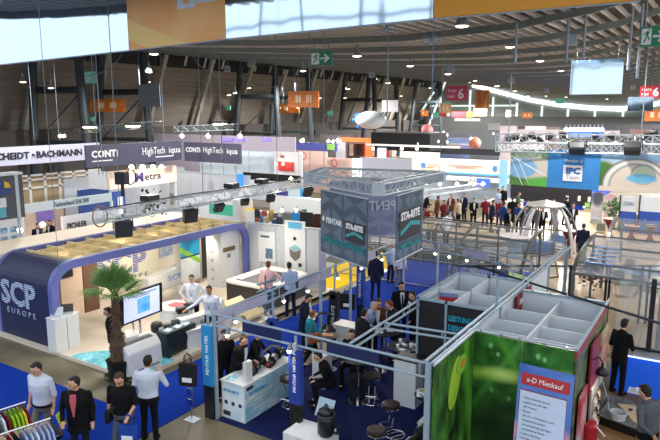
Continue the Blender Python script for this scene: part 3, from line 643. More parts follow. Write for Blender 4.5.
# fan coil and heat pumps on the plinth
fc = thing('fan_coil_unit', 'large white rounded fan unit standing at the front of the plinth', 'ventilation unit', (-12.2,10.1,PT))
prof = [(-12.62,PT),(-12.10,PT),(-12.08,.3),(-12.10,.72),(-12.22,.88),(-12.45,.95),(-12.62,.95)]
MB().slab([(x,9.62,z) for x, z in prof], (0,1.1,0)).build('body', WHITE, fc, bevel=.03)
mb = MB()
for i in range(5): mb.obox((-12.36+i*.035-.05,10.17,.935-i*.006), (.012,.85,.02))
mb.build('air_grille', M('grille_grey', (120,126,130), .5), fc); MB().box((-12.09,9.9,.2),(-12.07,10.6,.24)).build('groove', ALUD, fc)
MB().box((-12.6,9.66,PT),(-12.15,10.68,PT+.06)).build('foot', BLACK, fc)
def heatpump(label, y0, y1, z1, mat, fanmat):
    t = thing('heat_pump', label, 'heat pump', (-12.35,(y0+y1)/2,PT))
    MB().box((-12.62,y0,PT+.06),(-12.22,y1,z1)).build('body', mat, t, bevel=.015)
    cy = y0+(y1-y0)*.42; cz = (z1+PT+.06)/2; R = .26*(y1-y0)/1.0; R = min(R, (z1-PT)*.42)
    mb = MB(); ax = Matrix.Rotation(PI/2,3,'Y')
    for rr in (1,.8,.6,.4,.2): mb.tube([(-12.21,cy+R*rr*math.cos(i*PI/8),cz+R*rr*math.sin(i*PI/8)) for i in range(17)], .007, 5)
    for i in range(8): mb.cyl((-12.21,cy,cz),(-12.21,cy+R*math.cos(i*PI/4),cz+R*math.sin(i*PI/4)), .006, 5)
    mb.build('fan_grille', fanmat, t); mb = MB(); mb.cyl((-12.225,cy,cz),(-12.215,cy,cz), R, 20); mb.build('fan_opening', BLACK, t)
    for y in (y0+.12, y1-.12): MB().box((-12.6,y-.04,PT),(-12.24,y+.04,PT+.06)).build('foot', BLACK, t)
    mb = MB()
    for i in range(6): mb.box((-12.6+.06*i,y0-.006,PT+.15),(-12.57+.06*i,y0,z1-.1))
    mb.build('side_louvre', fanmat, t); return t
heatpump('dark green heat pump with round fan grille on the plinth', 11.02, 12.12, .82, M('dark_green_case', (20,44,40), .4), DARK)
heatpump('grey heat pump at the corner of the plinth below the leaning man', 12.42, 13.1, .78, M('grey_case', (120,128,134), .45), ALUD)
for i, y in enumerate((11.25,11.6,11.9)):
    MB().obox((-12.42,y,.828), (.2,.24,.012), .2).build('leaflet', PM('leaflet_blue', (80,140,200), (220,228,236), 14), None, 'blue leaflet lying on top of the dark green heat pump', 'leaflet', 'leaflets on the green heat pump')
# palm in black pot
pm = thing('potted_palm', 'fan palm with shaggy trunk in a black pot at the plinth corner', 'palm', (-12.42,9.42+.36,0))
cx, cy = -12.45, 9.62
MB().lathe((cx,cy,PT), [(.2,0),(.25,.05),(.3,.42),(.32,.45),(.28,.45)], 24).build('pot', BLACK, pm); MB().lathe((cx,cy,PT), [(.36,0),(.37,.05)], 24).build('saucer', BLACK, pm)
mb = MB(); mb.lathe((cx,cy,.5), [(.19,0),(.2,.15),(.17,.3),(.19,.45),(.12,.7),(.1,.95),(.09,1.75)], 14)
for i in range(240):
    a = random.uniform(0,2*PI); z = random.uniform(.5,1.95); r = .19-(z-.5)*.08
    p = Vector((cx+r*math.cos(a), cy+r*math.sin(a), z)); mb.cyl(p, p+Vector((math.cos(a)*.07, math.sin(a)*.07, random.uniform(-.1,.05))), .014, 4, .004)
mb.build('trunk', M('palm_trunk', (92,72,54), .9, 0, .4, 20), pm)
leafm = M('palm_leaf', (112,152,82), .55, 0, .3, 8); stemm = M('palm_stem', (150,170,90), .6)
for i in range(26):
    a = i*2.399; el = rad(random.uniform(5,65) if i < 18 else random.uniform(55,88)); d = Vector((math.cos(a)*math.cos(el), math.sin(a)*math.cos(el), math.sin(el)))
    o = Vector((cx,cy,2.2)); st = o+d*random.uniform(.22,.42); side = d.cross(Vector((0,0,1))).normalized(); up = side.cross(d)
    fr = MB(); fr.cyl(o, st, .012, 5)
    for j in range(18):
        b = rad(-100+j*200/17); dd = (d*math.cos(b*.75)+side*math.sin(b*.75)+up*.1).normalized(); ln = .66*(1-.25*abs(b)/2)+random.uniform(-.04,.04)
        w = dd.cross(up).normalized()*.017; m_ = st+dd*ln*.6+up*.02; e = st+dd*ln-Vector((0,0,.09))
        fr.add([st-w*.3, st+w*.3, m_+w, m_-w, e, m_+up*.012], [(0,1,2,5),(0,5,3),(3,5,4),(5,2,4)], 1)
    fr.build('frond', [stemm, leafm], pm)
# ------------------------------------------------------------ hot tub, partition, loungers
pt = thing('partition_wall', 'pale grey panel partition with posters behind the hot tub', 'partition', (-15,20,0))
def between(p, q, t): return (p[0]+(q[0]-p[0])*t, p[1]+(q[1]-p[1])*t)
A, B = (-15.6,18.6), (-13.0,20.4)
# runs behind the tub: first away from the booth leg, then towards the aisle
WALL = [(-15.75,18.42),(-15.75,21.9),(-12.3,21.9)]
A = GX(250,223,-15.6); 
pw = [Vector((-15.6,18.55,0)), Vector((-14.2,20.0,0)), Vector((-12.15,19.35,0))]
pw = [Vector((-15.6,18.40,0)), Vector((-12.3,18.72,0))]
ztop = 2.45
n = 5; side = (pw[1]-pw[0]).normalized(); nr = Vector((side.y,-side.x,0))
for i in range(n):
    a = pw[0].lerp(pw[1], i/n)+side*.02; b = pw[0].lerp(pw[1], (i+1)/n)-side*.02
    MB().slab([(a.x,a.y,.08),(b.x,b.y,.08),(b.x,b.y,ztop-.05),(a.x,a.y,ztop-.05)], -nr*.03).build('panel', GREYP, pt)
    MB().cyl((b.x+side.x*.02,b.y+side.y*.02,0),(b.x+side.x*.02,b.y+side.y*.02,ztop), .03, 8).build('post', ALU, pt)
mb = MB(); mb.cyl(pw[0]+Vector((0,0,ztop)), pw[1]+Vector((0,0,ztop)), .03, 6); mb.build('top_rail', ALU, pt)
e = pw[1]; MB().slab([(e.x-.02,e.y-.15,0),(e.x+.14,e.y-.1,0),(e.x+.14,e.y+.1,0),(e.x-.02,e.y+.1,0)], (0,0,ztop)).build('end_column', M('lilac_column', (150,152,176), .6), pt)
def wallposter(label, t0, t1, z0, z1, mat, extra=None):
    a = pw[0].lerp(pw[1], t0)+nr*.03; b = pw[0].lerp(pw[1], t1)+nr*.03
    t = thing('poster', label, 'poster', (a.x,a.y,z0))
    MB().slab([(a.x,a.y,z0),(b.x,b.y,z0),(b.x,b.y,z1),(a.x,a.y,z1)], nr*.012).build('sheet', mat, t)
    return t, a, b
pw_mat = M('poster_white', (222,228,232), .5)
t, a, b = wallposter('white poster with a round pool photograph on the grey partition', .17, .40, .95, 2.15, pw_mat)
m_ = (a+b)/2+nr*.016
MB().slab([m_+side*-.05+Vector((0,0,1.1)), m_+side*.27+Vector((0,0,1.1)), m_+side*.27+Vector((0,0,1.5)), m_+side*-.05+Vector((0,0,1.5))], nr*.006).build('photo', PM('pool_photo', (30,40,60), (120,160,190), 7), t)
MB().slab([a+side*.1+nr*.016+Vector((0,0,1.92)), a+side*.5+nr*.016+Vector((0,0,1.92)), a+side*.5+nr*.016+Vector((0,0,2.0)), a+side*.1+nr*.016+Vector((0,0,2.0))], nr*.005).build('title_bar', M('slate_ink', (60,90,110), .5), t)
t, a, b = wallposter('tall white banner with a hot tub drawing beside the grey partition', .53, .80, .3, 2.68, pw_mat)
m_ = (a+b)/2+nr*.018
MB().slab([m_+side*-.28+Vector((0,0,2.38)), m_+side*.3+Vector((0,0,2.38)), m_+side*.3+Vector((0,0,2.62)), m_+side*-.28+Vector((0,0,2.62))], nr*.005).build('header', M('sky_print', (96,180,220), .5), t)
MB().slab([m_+side*-.25+Vector((0,0,1.62)), m_+side*-.02+Vector((0,0,1.5)), m_+side*.26+Vector((0,0,1.62)), m_+side*.02+Vector((0,0,1.78))], nr*.006).build('tub_drawing_top', M('aqua_print', (140,190,196), .5), t)
MB().slab([m_+side*-.25+Vector((0,0,1.6)), m_+side*-.2+Vector((0,0,1.3)), m_+side*.02+Vector((0,0,1.12)), m_+side*.22+Vector((0,0,1.3)), m_+side*.26+Vector((0,0,1.6)), m_+side*-.02+Vector((0,0,1.48))], nr*.006).build('tub_drawing_side', M('taupe_print', (120,112,106), .5), t)
MB().lathe(m_+side*.22+Vector((0,0,1.0)), [(.08,0),(.08,.01)], 12, ax=Matrix((side, Vector((0,0,1)), nr)).transposed()).build('round_icon', DARK, t)
MB().lathe(m_+side*0+Vector((0,0,2.0)), [(.07,0),(.07,.01)], 12, ax=Matrix((side, Vector((0,0,1)), nr)).transposed()).build('round_icon', DARK, t)
# tub: white shell with jets, dark skirt
tc_ = GZ(310,272,.95)
tub = thing('hot_tub', 'large white hot tub with charcoal panelled skirt and rows of jets', 'hot tub', (-12.9,17.3,0))
HX0, HX1, HY0, HY1, HZ = -14.35, -12.4, 15.65, 18.1, .92
shell = M('tub_acrylic', (236,234,226), .2, 0, 0); skirt = M('tub_skirt', (54,50,52), .5)
MB().box((HX0+.06,HY0+.06,.04),(HX1-.06,HY1-.06,HZ-.06)).build('skirt', skirt, tub)
def rr(x0,x1,y0,y1,r,z,n=6):
    pts = []
    for cx_, cy_, a0 in ((x1-r,y1-r,0),(x0+r,y1-r,90),(x0+r,y0+r,180),(x1-r,y0+r,270)):
        for i in range(n+1): a = rad(a0+90*i/n); pts.append((cx_+r*math.cos(a), cy_+r*math.sin(a), z))
    return pts
loops = [rr(HX0,HX1,HY0,HY1,.25,HZ-.08), rr(HX0-.02,HX1+.02,HY0-.02,HY1+.02,.26,HZ), rr(HX0+.12,HX1-.12,HY0+.12,HY1-.12,.3,HZ+.05), rr(HX0+.28,HX1-.28,HY0+.28,HY1-.28,.4,HZ-.02),
         rr(HX0+.42,HX1-.42,HY0+.5,HY1-.5,.5,HZ-.38), rr(HX0+.75,HX1-.75,HY0+.9,HY1-.9,.4,HZ-.42), rr(HX0+.85,HX1-.85,HY0+1.0,HY1-1.0,.3,HZ-.7)]
mb = MB(); k0 = len(loops[0])
for l in loops: mb.v += l
for j in range(len(loops)-1):
    for i in range(k0): mb.f.append((j*k0+i, j*k0+(i+1) % k0, (j+1)*k0+(i+1) % k0, (j+1)*k0+i)); mb.m.append(0)
mb.f.append(tuple(range((len(loops)-1)*k0, len(loops)*k0))); mb.m.append(0)
mb.build('shell', shell, tub, smooth=True)
jet = M('jet_grey', (120,130,140), .3, .5)
for i in range(6): MB().ell((HX0+.36,HY0+.55+i*.26,HZ-.1), (.03,.07,.07), 10, 6).build('jet', jet, tub)
for x, y in ((HX0+.5,HY0+.25),(HX1-.4,HY1-.4)): MB().ell((x,y,HZ+.04), (.14,.1,.04), 12, 6).build('headrest', jet, tub)
P_('man in pink shirt and jeans leaning on the hot tub edge', 267, 262, 1.80, z0=PT, face=110, al='down', ar='out', top='pink', bot='jeans', hair='auburn', near=1, lean=8)
P_('man in pale blue shirt and dark trousers beside the hot tub', 290, 263, 1.80, z0=PT, face=140, al='fwd', ar='fwd', top='paleblue', bot='navy', hair='black', near=1, lean=6)
plp = flat('platform_strip', [(-12.0,15.0),(-12.0,19.2),(-13.9,19.2),(-13.9,15.0)], .10, stone, 'pale platform strip under the hot tub men', 'platform')
# cream roll loungers and a chrome shower rack
lg = thing('spa_lounger', 'cream ribbed wave lounger next to the hot tub', 'lounger', (-13.3,15.0,PT), rad(0))
crm = M('ribbed_cream', (232,216,176), .6)
prof = [(0,.02),(.05,.42),(.25,.56),(.5,.42),(.8,.3),(1.15,.36),(1.3,.2)]
mb = MB()
for i in range(9):
    y0 = 14.35+i*.1
    for a, b in zip(prof, prof[1:]): mb.slab([(-13.5+a[0],y0,a[1]+PT),(-13.5+b[0],y0,b[1]+PT),(-13.5+b[0],y0,b[1]+PT-.08),(-13.5+a[0],y0,a[1]+PT-.08)], (0,.085,0))
mb.build('slats', crm, lg); MB().box((-13.2,14.4,PT),(-12.5,15.2,.32)).build('base', OFFW, lg)
rk = thing('chrome_exhibit_rack', 'chrome and blue pipe fitting display between lounger and hot tub', 'display', (-12.15,15.3,PT))
mb = MB()
for i in range(5):
    z = .25+i*.24; mb.cyl((-12.35,15.0,z),(-12.0,15.55,z+.12), .035, 8); mb.cyl((-12.05,15.0,z+.08),(-12.3,15.5,z), .03, 8)
mb.cyl((-12.2,15.25,PT),(-12.2,15.25,1.5), .025, 8); mb.build('fittings', M('blue_chrome', (120,150,170), .25, .7), rk)
MB().box((-12.4,15.0,PT),(-11.98,15.5,PT+.04)).build('base', WHITE, rk)

# ------------------------------------------------------------ pump maker's booth: frame, counters, banners
FR = M('frame_grey_paint', (150,170,186), .4, .15, .03)
def frame(label, p, q, z0, z1, posts=(), panels=(), spots=()):
    """two tubes one above the other with posts, infill panels and little spotlights; posts/panels/spots are fractions along"""
    p = Vector(p); q = Vector(q); d = (q-p).normalized(); t = thing('frame_rail', label, 'frame', (p.x,p.y,z0)); n_ = Vector((d.y,-d.x,0))
    for z in (z0, z1): MB().cyl(p+Vector((0,0,z)), q+Vector((0,0,z)), .026, 8).build('rail', FR, t)
    mb = MB()
    for i in range(int((q-p).length/1.2)+1):
        a = p+d*min((q-p).length, i*1.2); mb.cyl(a+Vector((0,0,z0)), a+Vector((0,0,z1)), .016, 6)
    mb.build('stays', FR, t)
    for f in posts:
        a = p.lerp(q, f); MB().obox((a.x,a.y,z1/2), (.06,.06,z1)).build('post', FR, t)
    for f0, f1, mat in panels:
        a = p.lerp(q, f0); b = p.lerp(q, f1)
        MB().slab([(a.x,a.y,z0+.03),(b.x,b.y,z0+.03),(b.x,b.y,z1-.03),(a.x,a.y,z1-.03)], n_*.02).build('infill_panel', mat, t)
    for f in spots:
        a = p.lerp(q, f)+n_*.1+Vector((0,0,z0-.02)); ax = Matrix.Rotation(rad(35),3,'X')
        s_ = MB().cyl(a+Vector((0,0,.1)), a+n_*.05+Vector((0,0,-.04)), .035, 12, .055).build('spotlight', ALUD, t)
        MB().ell(a+n_*.055+Vector((0,0,-.06)), .042, 10, 8).build('bulb', BULB, s_)
        lamp('SPOT', a+n_*.07+Vector((0,0,-.12)), 30, (1,.85,.65), .04, (a.x+n_.x*.6, a.y+n_.y*.6, 0), 80, .8)
    return t
frame('grey double tube frame crossing in front of the bar stools with navy infill panels', (-8.95,9.42,0), (-3.95,9.42,0), 2.17, 2.43, (0,1), ((.16,.36,NAVY),(.58,.80,NAVY)), (.1,.42))
lil = M('lilac_infill', (176,172,200), .6)
frame('grey double tube frame running away along the aisle with lilac infill panels', (-9.08,9.5,0), (-9.08,19.0,0), 2.15, 2.4, (.45,.62,1), ((.02,.2,lil),(.34,.5,lil),(.62,.78,lil)), (.06,.25,.36,.52,.66,.8))
frame('grey tube rail rising over the seated man towards the black store wall', (-5.62,9.5,0), (-5.72,15.0,0), 2.28, 2.42, (.62,))
frame('grey tube rail with lamps behind the hanging banners', (-9.0,18.9,0), (-4.4,17.6,0), 2.25, 2.5, (.3,1), ((.5,.7,lil),), (.08,.3,.42,.56,.8))
frame('short grey cross rail between the front frame and the store wall', (-5.6,10.9,0), (-4.0,11.1,0), 2.3, 2.42)
# corner posts with lettered banners
def bannerpost(label, x, y, w, z0, z1, ztop, mat, text=None, ink=WINK, base=BLACK, side='y', ts=.12, logo=None):
    t = thing('banner_post', label, 'banner post', (x,y,0))
    MB().box((x-w/2,y-.06,0),(x+w/2,y+.06,z0)).build('black_post', base, t)
    MB().box((x-w/2-.01,y-.07,z0),(x+w/2+.01,y+.07,z1)).build('banner', mat, t)
    if ztop > z1: MB().cyl((x,y,z1),(x,y,ztop), .03, 8).build('pole', FR, t)
    if text: lettering(text, (x+.045,y-.075,z0+.25), ((0,0,1),(-1,0,0)), ts, ink, t)
    if logo: MB().lathe((x,y-.07,z1-.16), [(w*.32,0),(w*.32,.012)], 6, ax=Matrix(((1,0,0),(0,0,1),(0,1,0)))).build('logo', logo, t)
    return t
bannerpost('sky blue banner wrapped on the black corner post by the white counter', -9.12, 9.4, .26, .78, 2.15, 2.4, M('cyan_banner', (34,140,200), .5), 'PENTAIR WATER', WINK)
bannerpost('royal blue banner post with white lettering in front of the white pedestal', -6.75, 9.35, .24, 1.0, 2.12, 2.4, M('royal_banner', (34,60,150), .5), 'PENTAIR WATER POOL', WINK, logo=WINK, ts=.1)
bannerpost('black banner post with round blue badge behind the rail', -9.15, 14.6, .26, .35, 1.62, 2.3, BLACK, 'STA-RITE', M('grey_ink', (190,196,200)), ts=.15, logo=M('cyan_banner'))
bannerpost('narrow blue banner post with pale lettering above the black bag', -9.3, 16.4, .22, .7, 2.0, 2.3, M('royal_banner'), 'PENTAIR POOL', WINK, ts=.12)
bannerpost('short blue banner post beside the rail near the chrome lamps', -9.25, GX(273,315,-9.25).y, .22, .6, 1.6, 2.3, M('royal_banner'), None, logo=WINK)
# white counter with blue print
ct = thing('demo_counter', 'white counter with blue water print carrying black pumps', 'counter', (-8.6,10.4,0))
MB().box((-8.93,9.56,.02),(-8.28,11.32,.87)).build('body', WHITE, ct)
MB().box((-8.96,9.53,.87),(-8.25,11.36,.90)).build('top', WHITE, ct, bevel=.008)
MB().box((-8.28,9.58,.03),(-8.272,11.3,.86)).build('side_print', PM('water_print', (226,234,238), (120,186,214), 1.6, (('spot',(0,.9,.75),(.4,.8,.35),(60,140,180),.5),('band',(0,.5,-1),-.25,.05,(200,225,235),.6)), stretch=(1,1,2)), ct)
MB().box((-8.91,9.552,.03),(-8.3,9.56,.86)).build('front_print', PM('pale_water_print', (232,238,242), (196,220,232), 2.2), ct)
lettering('INTELLIFLO', (-8.266,9.72,.60), PX_, .12, M('cyan_ink', (40,140,190), .5), ct); lettering('INTELLIFLO', (-8.86,9.545,.66), NY, .085, M('cyan_ink'), ct)
MB().box((-8.27,9.62,.74),(-8.262,9.84,.82)).build('dark_label', DARK, ct); MB().box((-8.88,9.54,.1),(-8.68,9.552,.2)).build('dark_label', DARK, ct)
mb = MB()
for i in range(3): mb.lathe((-8.8+i*.2,9.55,.4), [(.05,0),(.05,.01)], 14, ax=Matrix(((1,0,0),(0,0,1),(0,1,0))))
mb.build('round_icons', M('navy_ink', (30,50,100), .5), ct)
for z in (.3,.38,.46): MB().box((-8.268,9.75,z),(-8.262,10.6,z+.03)).build('text_line', M('pale_green_ink', (150,180,170), .5), ct)
MB().obox((-8.36,9.78,1.13), (.1,.2,.46)).build('stand_sign', WHITE, None, 'small upright white box standing on the front corner of the pump counter', 'display box')
MB().obox((-8.76,9.74,.905), (.24,.28,.01), .3).build('brochure_fan', PM('brochure_aqua', (60,160,200), (200,230,240), 9), None, 'blue brochure fan lying on the front of the pump counter', 'brochures')
pump('black pump nearest the white box on the counter', -8.5,10.15,.9,rad(95),.62); pump('black pump in the middle of the pump counter', -8.68,10.5,.9,rad(70),.66)
pump('black pump with red sticker behind the middle one', -8.45,10.72,.9,rad(100),.7); pump('black pump at the far end of the pump counter', -8.6,11.12,.9,rad(80),.75)
MB().ell((-8.4,10.55,1.0), (.04,.04,.05), 10, 6).build('red_plug', RED, None, 'small red cap between the pumps on the counter', 'plug')
hose = MB(); hose.tube([(-8.75,10.6,.9),(-8.72,10.75,1.15),(-8.6,10.95,1.28),(-8.5,11.1,1.22)], .032, 8); hose.build('exhibit_arm', M('grey_bronze', (120,110,104), .4, .4), None, 'grey jointed exhibit arm rising over the pumps', 'exhibit')
P_('man in dark suit bending over behind the pump counter, seen from the side', 236, 333, 1.74, face=10, al='fwd', ar='fwd', top='black', bot='black', hair='dark', near=1, jacket=True, lean=14)
P_('man in black behind the cyan banner post', 223, 329, 1.74, face=-30, al='down', ar='down', top='black', bot='black', hair='brown', near=1)
P_('person in black reaching over the far pumps', 252, 329, 1.68, face=20, al='reach', ar='reach', top='black', bot='black', hair='black', near=1, lean=12)
# bag on a literature stand
ls = thing('literature_stand', 'slim chrome literature stand on the blue carpet', 'stand', (-9.3,9.1,0))
mb = MB(); mb.box((-9.55,8.98,0),(-9.25,9.22,.02)); mb.build('base', ALU, ls); mb = MB(); mb.cyl((-9.42,9.1,0),(-9.36,9.1,1.3), .02, 8)
for z in (.35,.6): mb.slab([(-9.47,9.04,z),(-9.34,9.04,z),(-9.34,9.04,z+.16),(-9.47,9.04,z+.16)], (0,.02,0))
mb.build('pole', CHROME, ls)
tote('black tote bag with white printed label hanging on the chrome stand', -9.36, 8.98, .86, rad(20), BLACKM, WINK, .40, .50)
tote('black tote bag with white word hanging by the narrow blue banner post', -9.5, 15.9, .65, rad(20), BLACKM, WINK, .5, .5)
# stools and tables
def stool(label, x, y, rz, z=.76, group='black topped bar stools'):
    t = thing('bar_stool', label, 'stool', (x,y,0), rz, group)
    MB().lathe((0,0,z-.07), [(.17,0),(.19,.02),(.19,.06),(.16,.075)], 22).build('seat', M('stool_leather', (46,34,30), .5), t)
    MB().lathe((0,0,z-.09), [(.2,0),(.2,.018)], 22).build('seat_ring', CHROME, t)
    fb = MB(); fb.tube([(.2*math.cos(i*PI/10), .2*math.sin(i*PI/10)+.12, .02) for i in range(21)], .012, 6)
    fb.build('base_ring', CHROME, t)
    for sx in (-.07,.07):
        MB().tube([(sx,-.1,z-.09),(sx,.02,.45),(sx,-.08,.03)], .012, 6).tube([(sx,-.08,.03),(sx,.3,.02)], .011, 6).build('leg', CHROME, t)
    MB().tube([(-.12,-.02,.3),(-.12,-.2,.3),(.12,-.2,.3),(.12,-.02,.3)], .011, 6).build('footrest', CHROME, t)
    return t
for lb, px, py, z, rz in (('bar stool beside the blue printed side of the pump counter', 288,377,.76,.2),('bar stool between the chrome table foot and the white pillar', 372,374,.76,.4),
        ('bar stool in front of the magazine table', 391,403,.76,-.5),('front bar stool at the lower edge of the navy carpet', 377,429,.76,-.8)):
    p = GZ(px, py, z); stool(lb, p.x, p.y, rz, z)
def bartable(label, x, y, r=.36, h=1.08, top=BLACK):
    t = thing('bar_table', label, 'table', (x,y,0))
    MB().lathe((x,y,h-.03), [(r-.01,0),(r,.01),(r,.03)], 26).build('tabletop', top, t); MB().cyl((x,y,.03),(x,y,h-.03), .035, 12).build('column', CHROME, t)
    MB().lathe((x,y,0), [(.26,0),(.26,.012),(.05,.05)], 24).build('base', CHROME, t); return t
bartable('round bar table with chrome foot hidden under the navy infill panel', -6.75, 11.8)
bartable('round black bar table the group of four leans on', -7.1, 13.75, .42)
bartable('black glass bar table covered with devices by the black store wall', -6.2, 13.05, .4)
for i, (x, y, c) in enumerate([(-7.15,13.6,WINK),(-6.95,13.85,WINK),(-7.3,13.8,M('paper_c')),(-7.05,13.95,M('paper_a'))]):
    MB().obox((x,y,1.087), (.2,.15,.008), i*.5).build('paper', c, None, 'sheet of paper on the group’s black bar table', 'paper', 'papers on the group table')
cupm = WHITE
for i, (x, y) in enumerate([(-6.25,12.85),(-6.0,13.05),(-6.35,13.2)]):
    MB().lathe((x,y,1.085), [(.03,0),(.042,.09),(.045,.1)], 12).build('cup', cupm, None, 'small white cup on the device table', 'cup', 'cups on the device table')
for i, (x, y) in enumerate([(-6.1,12.78),(-6.35,13.0),(-5.95,13.25),(-6.15,13.3),(-6.2,13.1)]):
    MB().obox((x,y,1.1), (.16,.09,.04), i*.7).build('handheld_device', (ALU, DARK)[i % 2], None, 'small handheld device lying on the device table', 'device', 'devices on the device table')
cab = thing('white_pillar', 'white square pillar cabinet behind the bar stools', 'cabinet', (-5.7,12.3,0))
MB().box((-6.0,12.15,0),(-5.45,12.6,1.12)).build('body', WHITE, cab, bevel=.01); MB().box((-6.02,12.13,1.12),(-5.43,12.62,1.15)).build('top', BLACK, cab)
mt_ = bartable('small black side table stacked with magazines by the green wall', -4.85, 11.5, .3, .8)
for i in range(6): MB().obox((-4.98+.05*(i % 3),11.42+.03*i,.806+.008*i), (.2,.27,.008), .4+i*.25).build('magazine', [WINK,M('paper_b'),M('magazine_yellow',(216,170,50),.5)][i % 3], None, 'magazine in the pile on the small black side table', 'magazine', 'magazines on the side table')
for i, (x, y) in enumerate(((-4.45,11.0),(-4.35,9.9))):
    s_ = thing('display_plinth', 'low white plinth holding a black pump by the frame post, %s' % ('far one' if i == 0 else 'near one'), 'plinth', (x,y,0))
    MB().box((x-.3,y-.25,0),(x+.25,y+.25,.5)).build('body', WHITE, s_); MB().box((x-.31,y-.26,.5),(x+.26,y+.26,.53)).build('top', WHITE, s_)
    pump('black pump on the %s low white plinth' % ('far' if i == 0 else 'near'), x, y, .53, rad(80), 1.15)
# tall filter on a white box and leaflet holder
wb = thing('white_pedestal', 'white pedestal with black filter tank at the front corner', 'pedestal', (-6.2,9.1,0))
MB().box((-6.72,8.85,0),(-5.85,9.5,.62)).build('body', WHITE, wb, bevel=.01)
ft = thing('filter_tank', 'black round filter tank with clamp band on the white pedestal', 'filter', (-5.95,9.2,.62))
MB().lathe((-5.95,9.2,.62), [(.12,0),(.16,.05),(.17,.34),(.155,.42)], 24).build('tank', pumpb, ft, smooth=True); MB().lathe((-5.95,9.2,1.02), [(.17,0),(.185,.02),(.17,.05)], 24).build('clamp_band', DARK, ft)
MB().lathe((-5.95,9.2,1.06), [(.16,0),(.14,.08),(.07,.13),(.035,.14),(.035,.19)], 24).build('dome', pumpb, ft, smooth=True); MB().tube([(-5.8,9.2,.72),(-5.7,9.2,.72),(-5.68,9.2,.86)], .028, 8).build('pipe', pumpb, ft)
MB().slab([(-6.5,9.62,.7),(-6.12,9.62,.7),(-6.08,9.75,1.05),(-6.46,9.75,1.05)], (0,.012,0)).build('sign_board', PM('info_board', (210,222,232), (150,190,214), 3), None, 'slanted pale information board behind the black filter tank', 'sign')
# people of the booth
P_('man in dark navy suit reading a white sheet on the blue carpet', 304, 293, 1.74, face=15, al='fwd', ar='fwd', top='navy', bot='navy', hair='dark', near=1, jacket=True, nod=25)
p = GZ(312,318,1.2); MB().obox((p.x,p.y,1.22), (.22,.02,.3), Matrix.Rotation(-.9,3,'X')).build('paper', WINK, None, 'white sheet held by the man in the navy suit', 'paper')
tw_, xw, yw = P_('woman in teal sweater with short brown hair and a brown shoulder bag', 310, 311, 1.62, face=60, al='down', ar='fwd', top='teal', bot='black', hair='auburn', near=1, legs='walk')
hb = thing('handbag', 'brown leather bag on the shoulder of the woman in teal', 'bag', (xw,yw,0), rad(60-90))
MB().obox((.27,-.02,.98), (.12,.34,.26)).build('pouch', M('brown_leather', (140,78,40), .5), hb, bevel=.03); MB().tube([(.24,-.15,1.08),(.19,-.03,1.36),(.24,.12,1.08)], .013, 6).build('strap', M('brown_leather'), hb)
P_('white haired man in pale blue shirt leaning on the bar table', 367, 299, 1.72, face=-10, al='fwd', ar='fwd', top='paleblue', bot='navy', hair='grey', near=1, lean=18)
P_('man in brown velvet jacket with hand at his mouth at the bar table', 380, 297, 1.74, face=-75, al='fwd', ar='chin', top='brown', bot='dark', hair='brown', near=1, jacket=True, lean=10)
P_('man with glasses in charcoal suit reading at the bar table', 396, 300, 1.74, face=-150, al='fwd', ar='fwd', top='dark', bot='dark', hair='auburn', near=2, jacket=True, tie='navy', lean=10, glasses=True, nod=18)
P_('man in dark grey suit seen from behind at the bar table', 360, 310, 1.70, face=70, al='fwd', ar='fwd', top='dark', bot='black', hair='black', near=1, jacket=True, lean=10)
P_('tall man in black suit with striped tie standing by the store wall', 401, 281, 1.84, face=-50, al='low', ar='down', top='black', bot='black', hair='black', near=1, jacket=True, tie='navy')
P_('man in black suit and white shirt half hidden by the diagonal rail', 415, 291, 1.76, face=-120, al='low', ar='fwd', top='black', bot='black', hair='black', near=1, jacket=True, tie='dark')
P_('seated man in black jacket looking towards the front rail', 353, 332, 1.78, crown=1.36, face=-80, legs='sit', seat=.5, al='fwd', ar='low', top='black', bot='black', hair='dark', near=1)
P_('man in black crouching on a stool below the navy infill panel', 331, 352, 1.70, crown=1.30, face=-140, legs='sit', seat=.48, al='fwd', ar='fwd', top='black', bot='black', hair='black', near=1, lean=24)
P_('man seen from behind in dark suit on the far blue carpet', 376, 252, 1.80, face=110, top='navy', bot='navy', hair='dark', near=0, jacket=True)
MB().lathe((-6.95,12.1,0), [(.2,0),(.2,.5),(.17,.52)], 16).build('stool_pouf', BLACKM, None, 'black pouf under the seated man', 'pouf')
rest = thing('white_half_counter', 'white low counter behind the black hose reel', 'counter', (-8.3,14.4,0))
MB().box((-9.0,14.3,0),(-7.9,14.75,.72)).build('body', OFFW, rest); MB().box((-9.02,14.28,.72),(-7.88,14.77,.75)).build('top', WHITE, rest)
hr_ = thing('hose_reel', 'black pole with hose and display arms on the blue carpet', 'display', (-9.0,13.2,0))
mb = MB(); mb.cyl((-8.7,13.6,0),(-8.7,13.6,1.3), .05, 10); mb.build('pole', BLACK, hr_); MB().tube([(-8.95,13.4,.2),(-9.05,13.4,.9),(-8.95,13.45,1.3),(-8.7,13.55,1.35)], .03, 8).build('hose', BLACK, hr_)
MB().lathe((-8.7,13.6,.5), [(.12,0),(.2,.05),(.2,.4),(.1,.5)], 16).build('drum', BLACK, hr_); MB().box((-8.95,13.35,0),(-8.45,13.85,.05)).build('base', BLACK, hr_)
bartable('small bar table with pink papers near the black pole', -8.35, 13.0, .3, .95, BLACK)
MB().obox((-8.35,13.0,.957), (.28,.2,.01), .4).build('paper', M('paper_a'), None, 'pinkish papers on the small table near the black pole', 'paper')
MB().box((-8.1,11.9,.0),(-7.75,12.25,.85)).build('white_block', WHITE, None, 'white square column beneath the rail lamps', 'column')

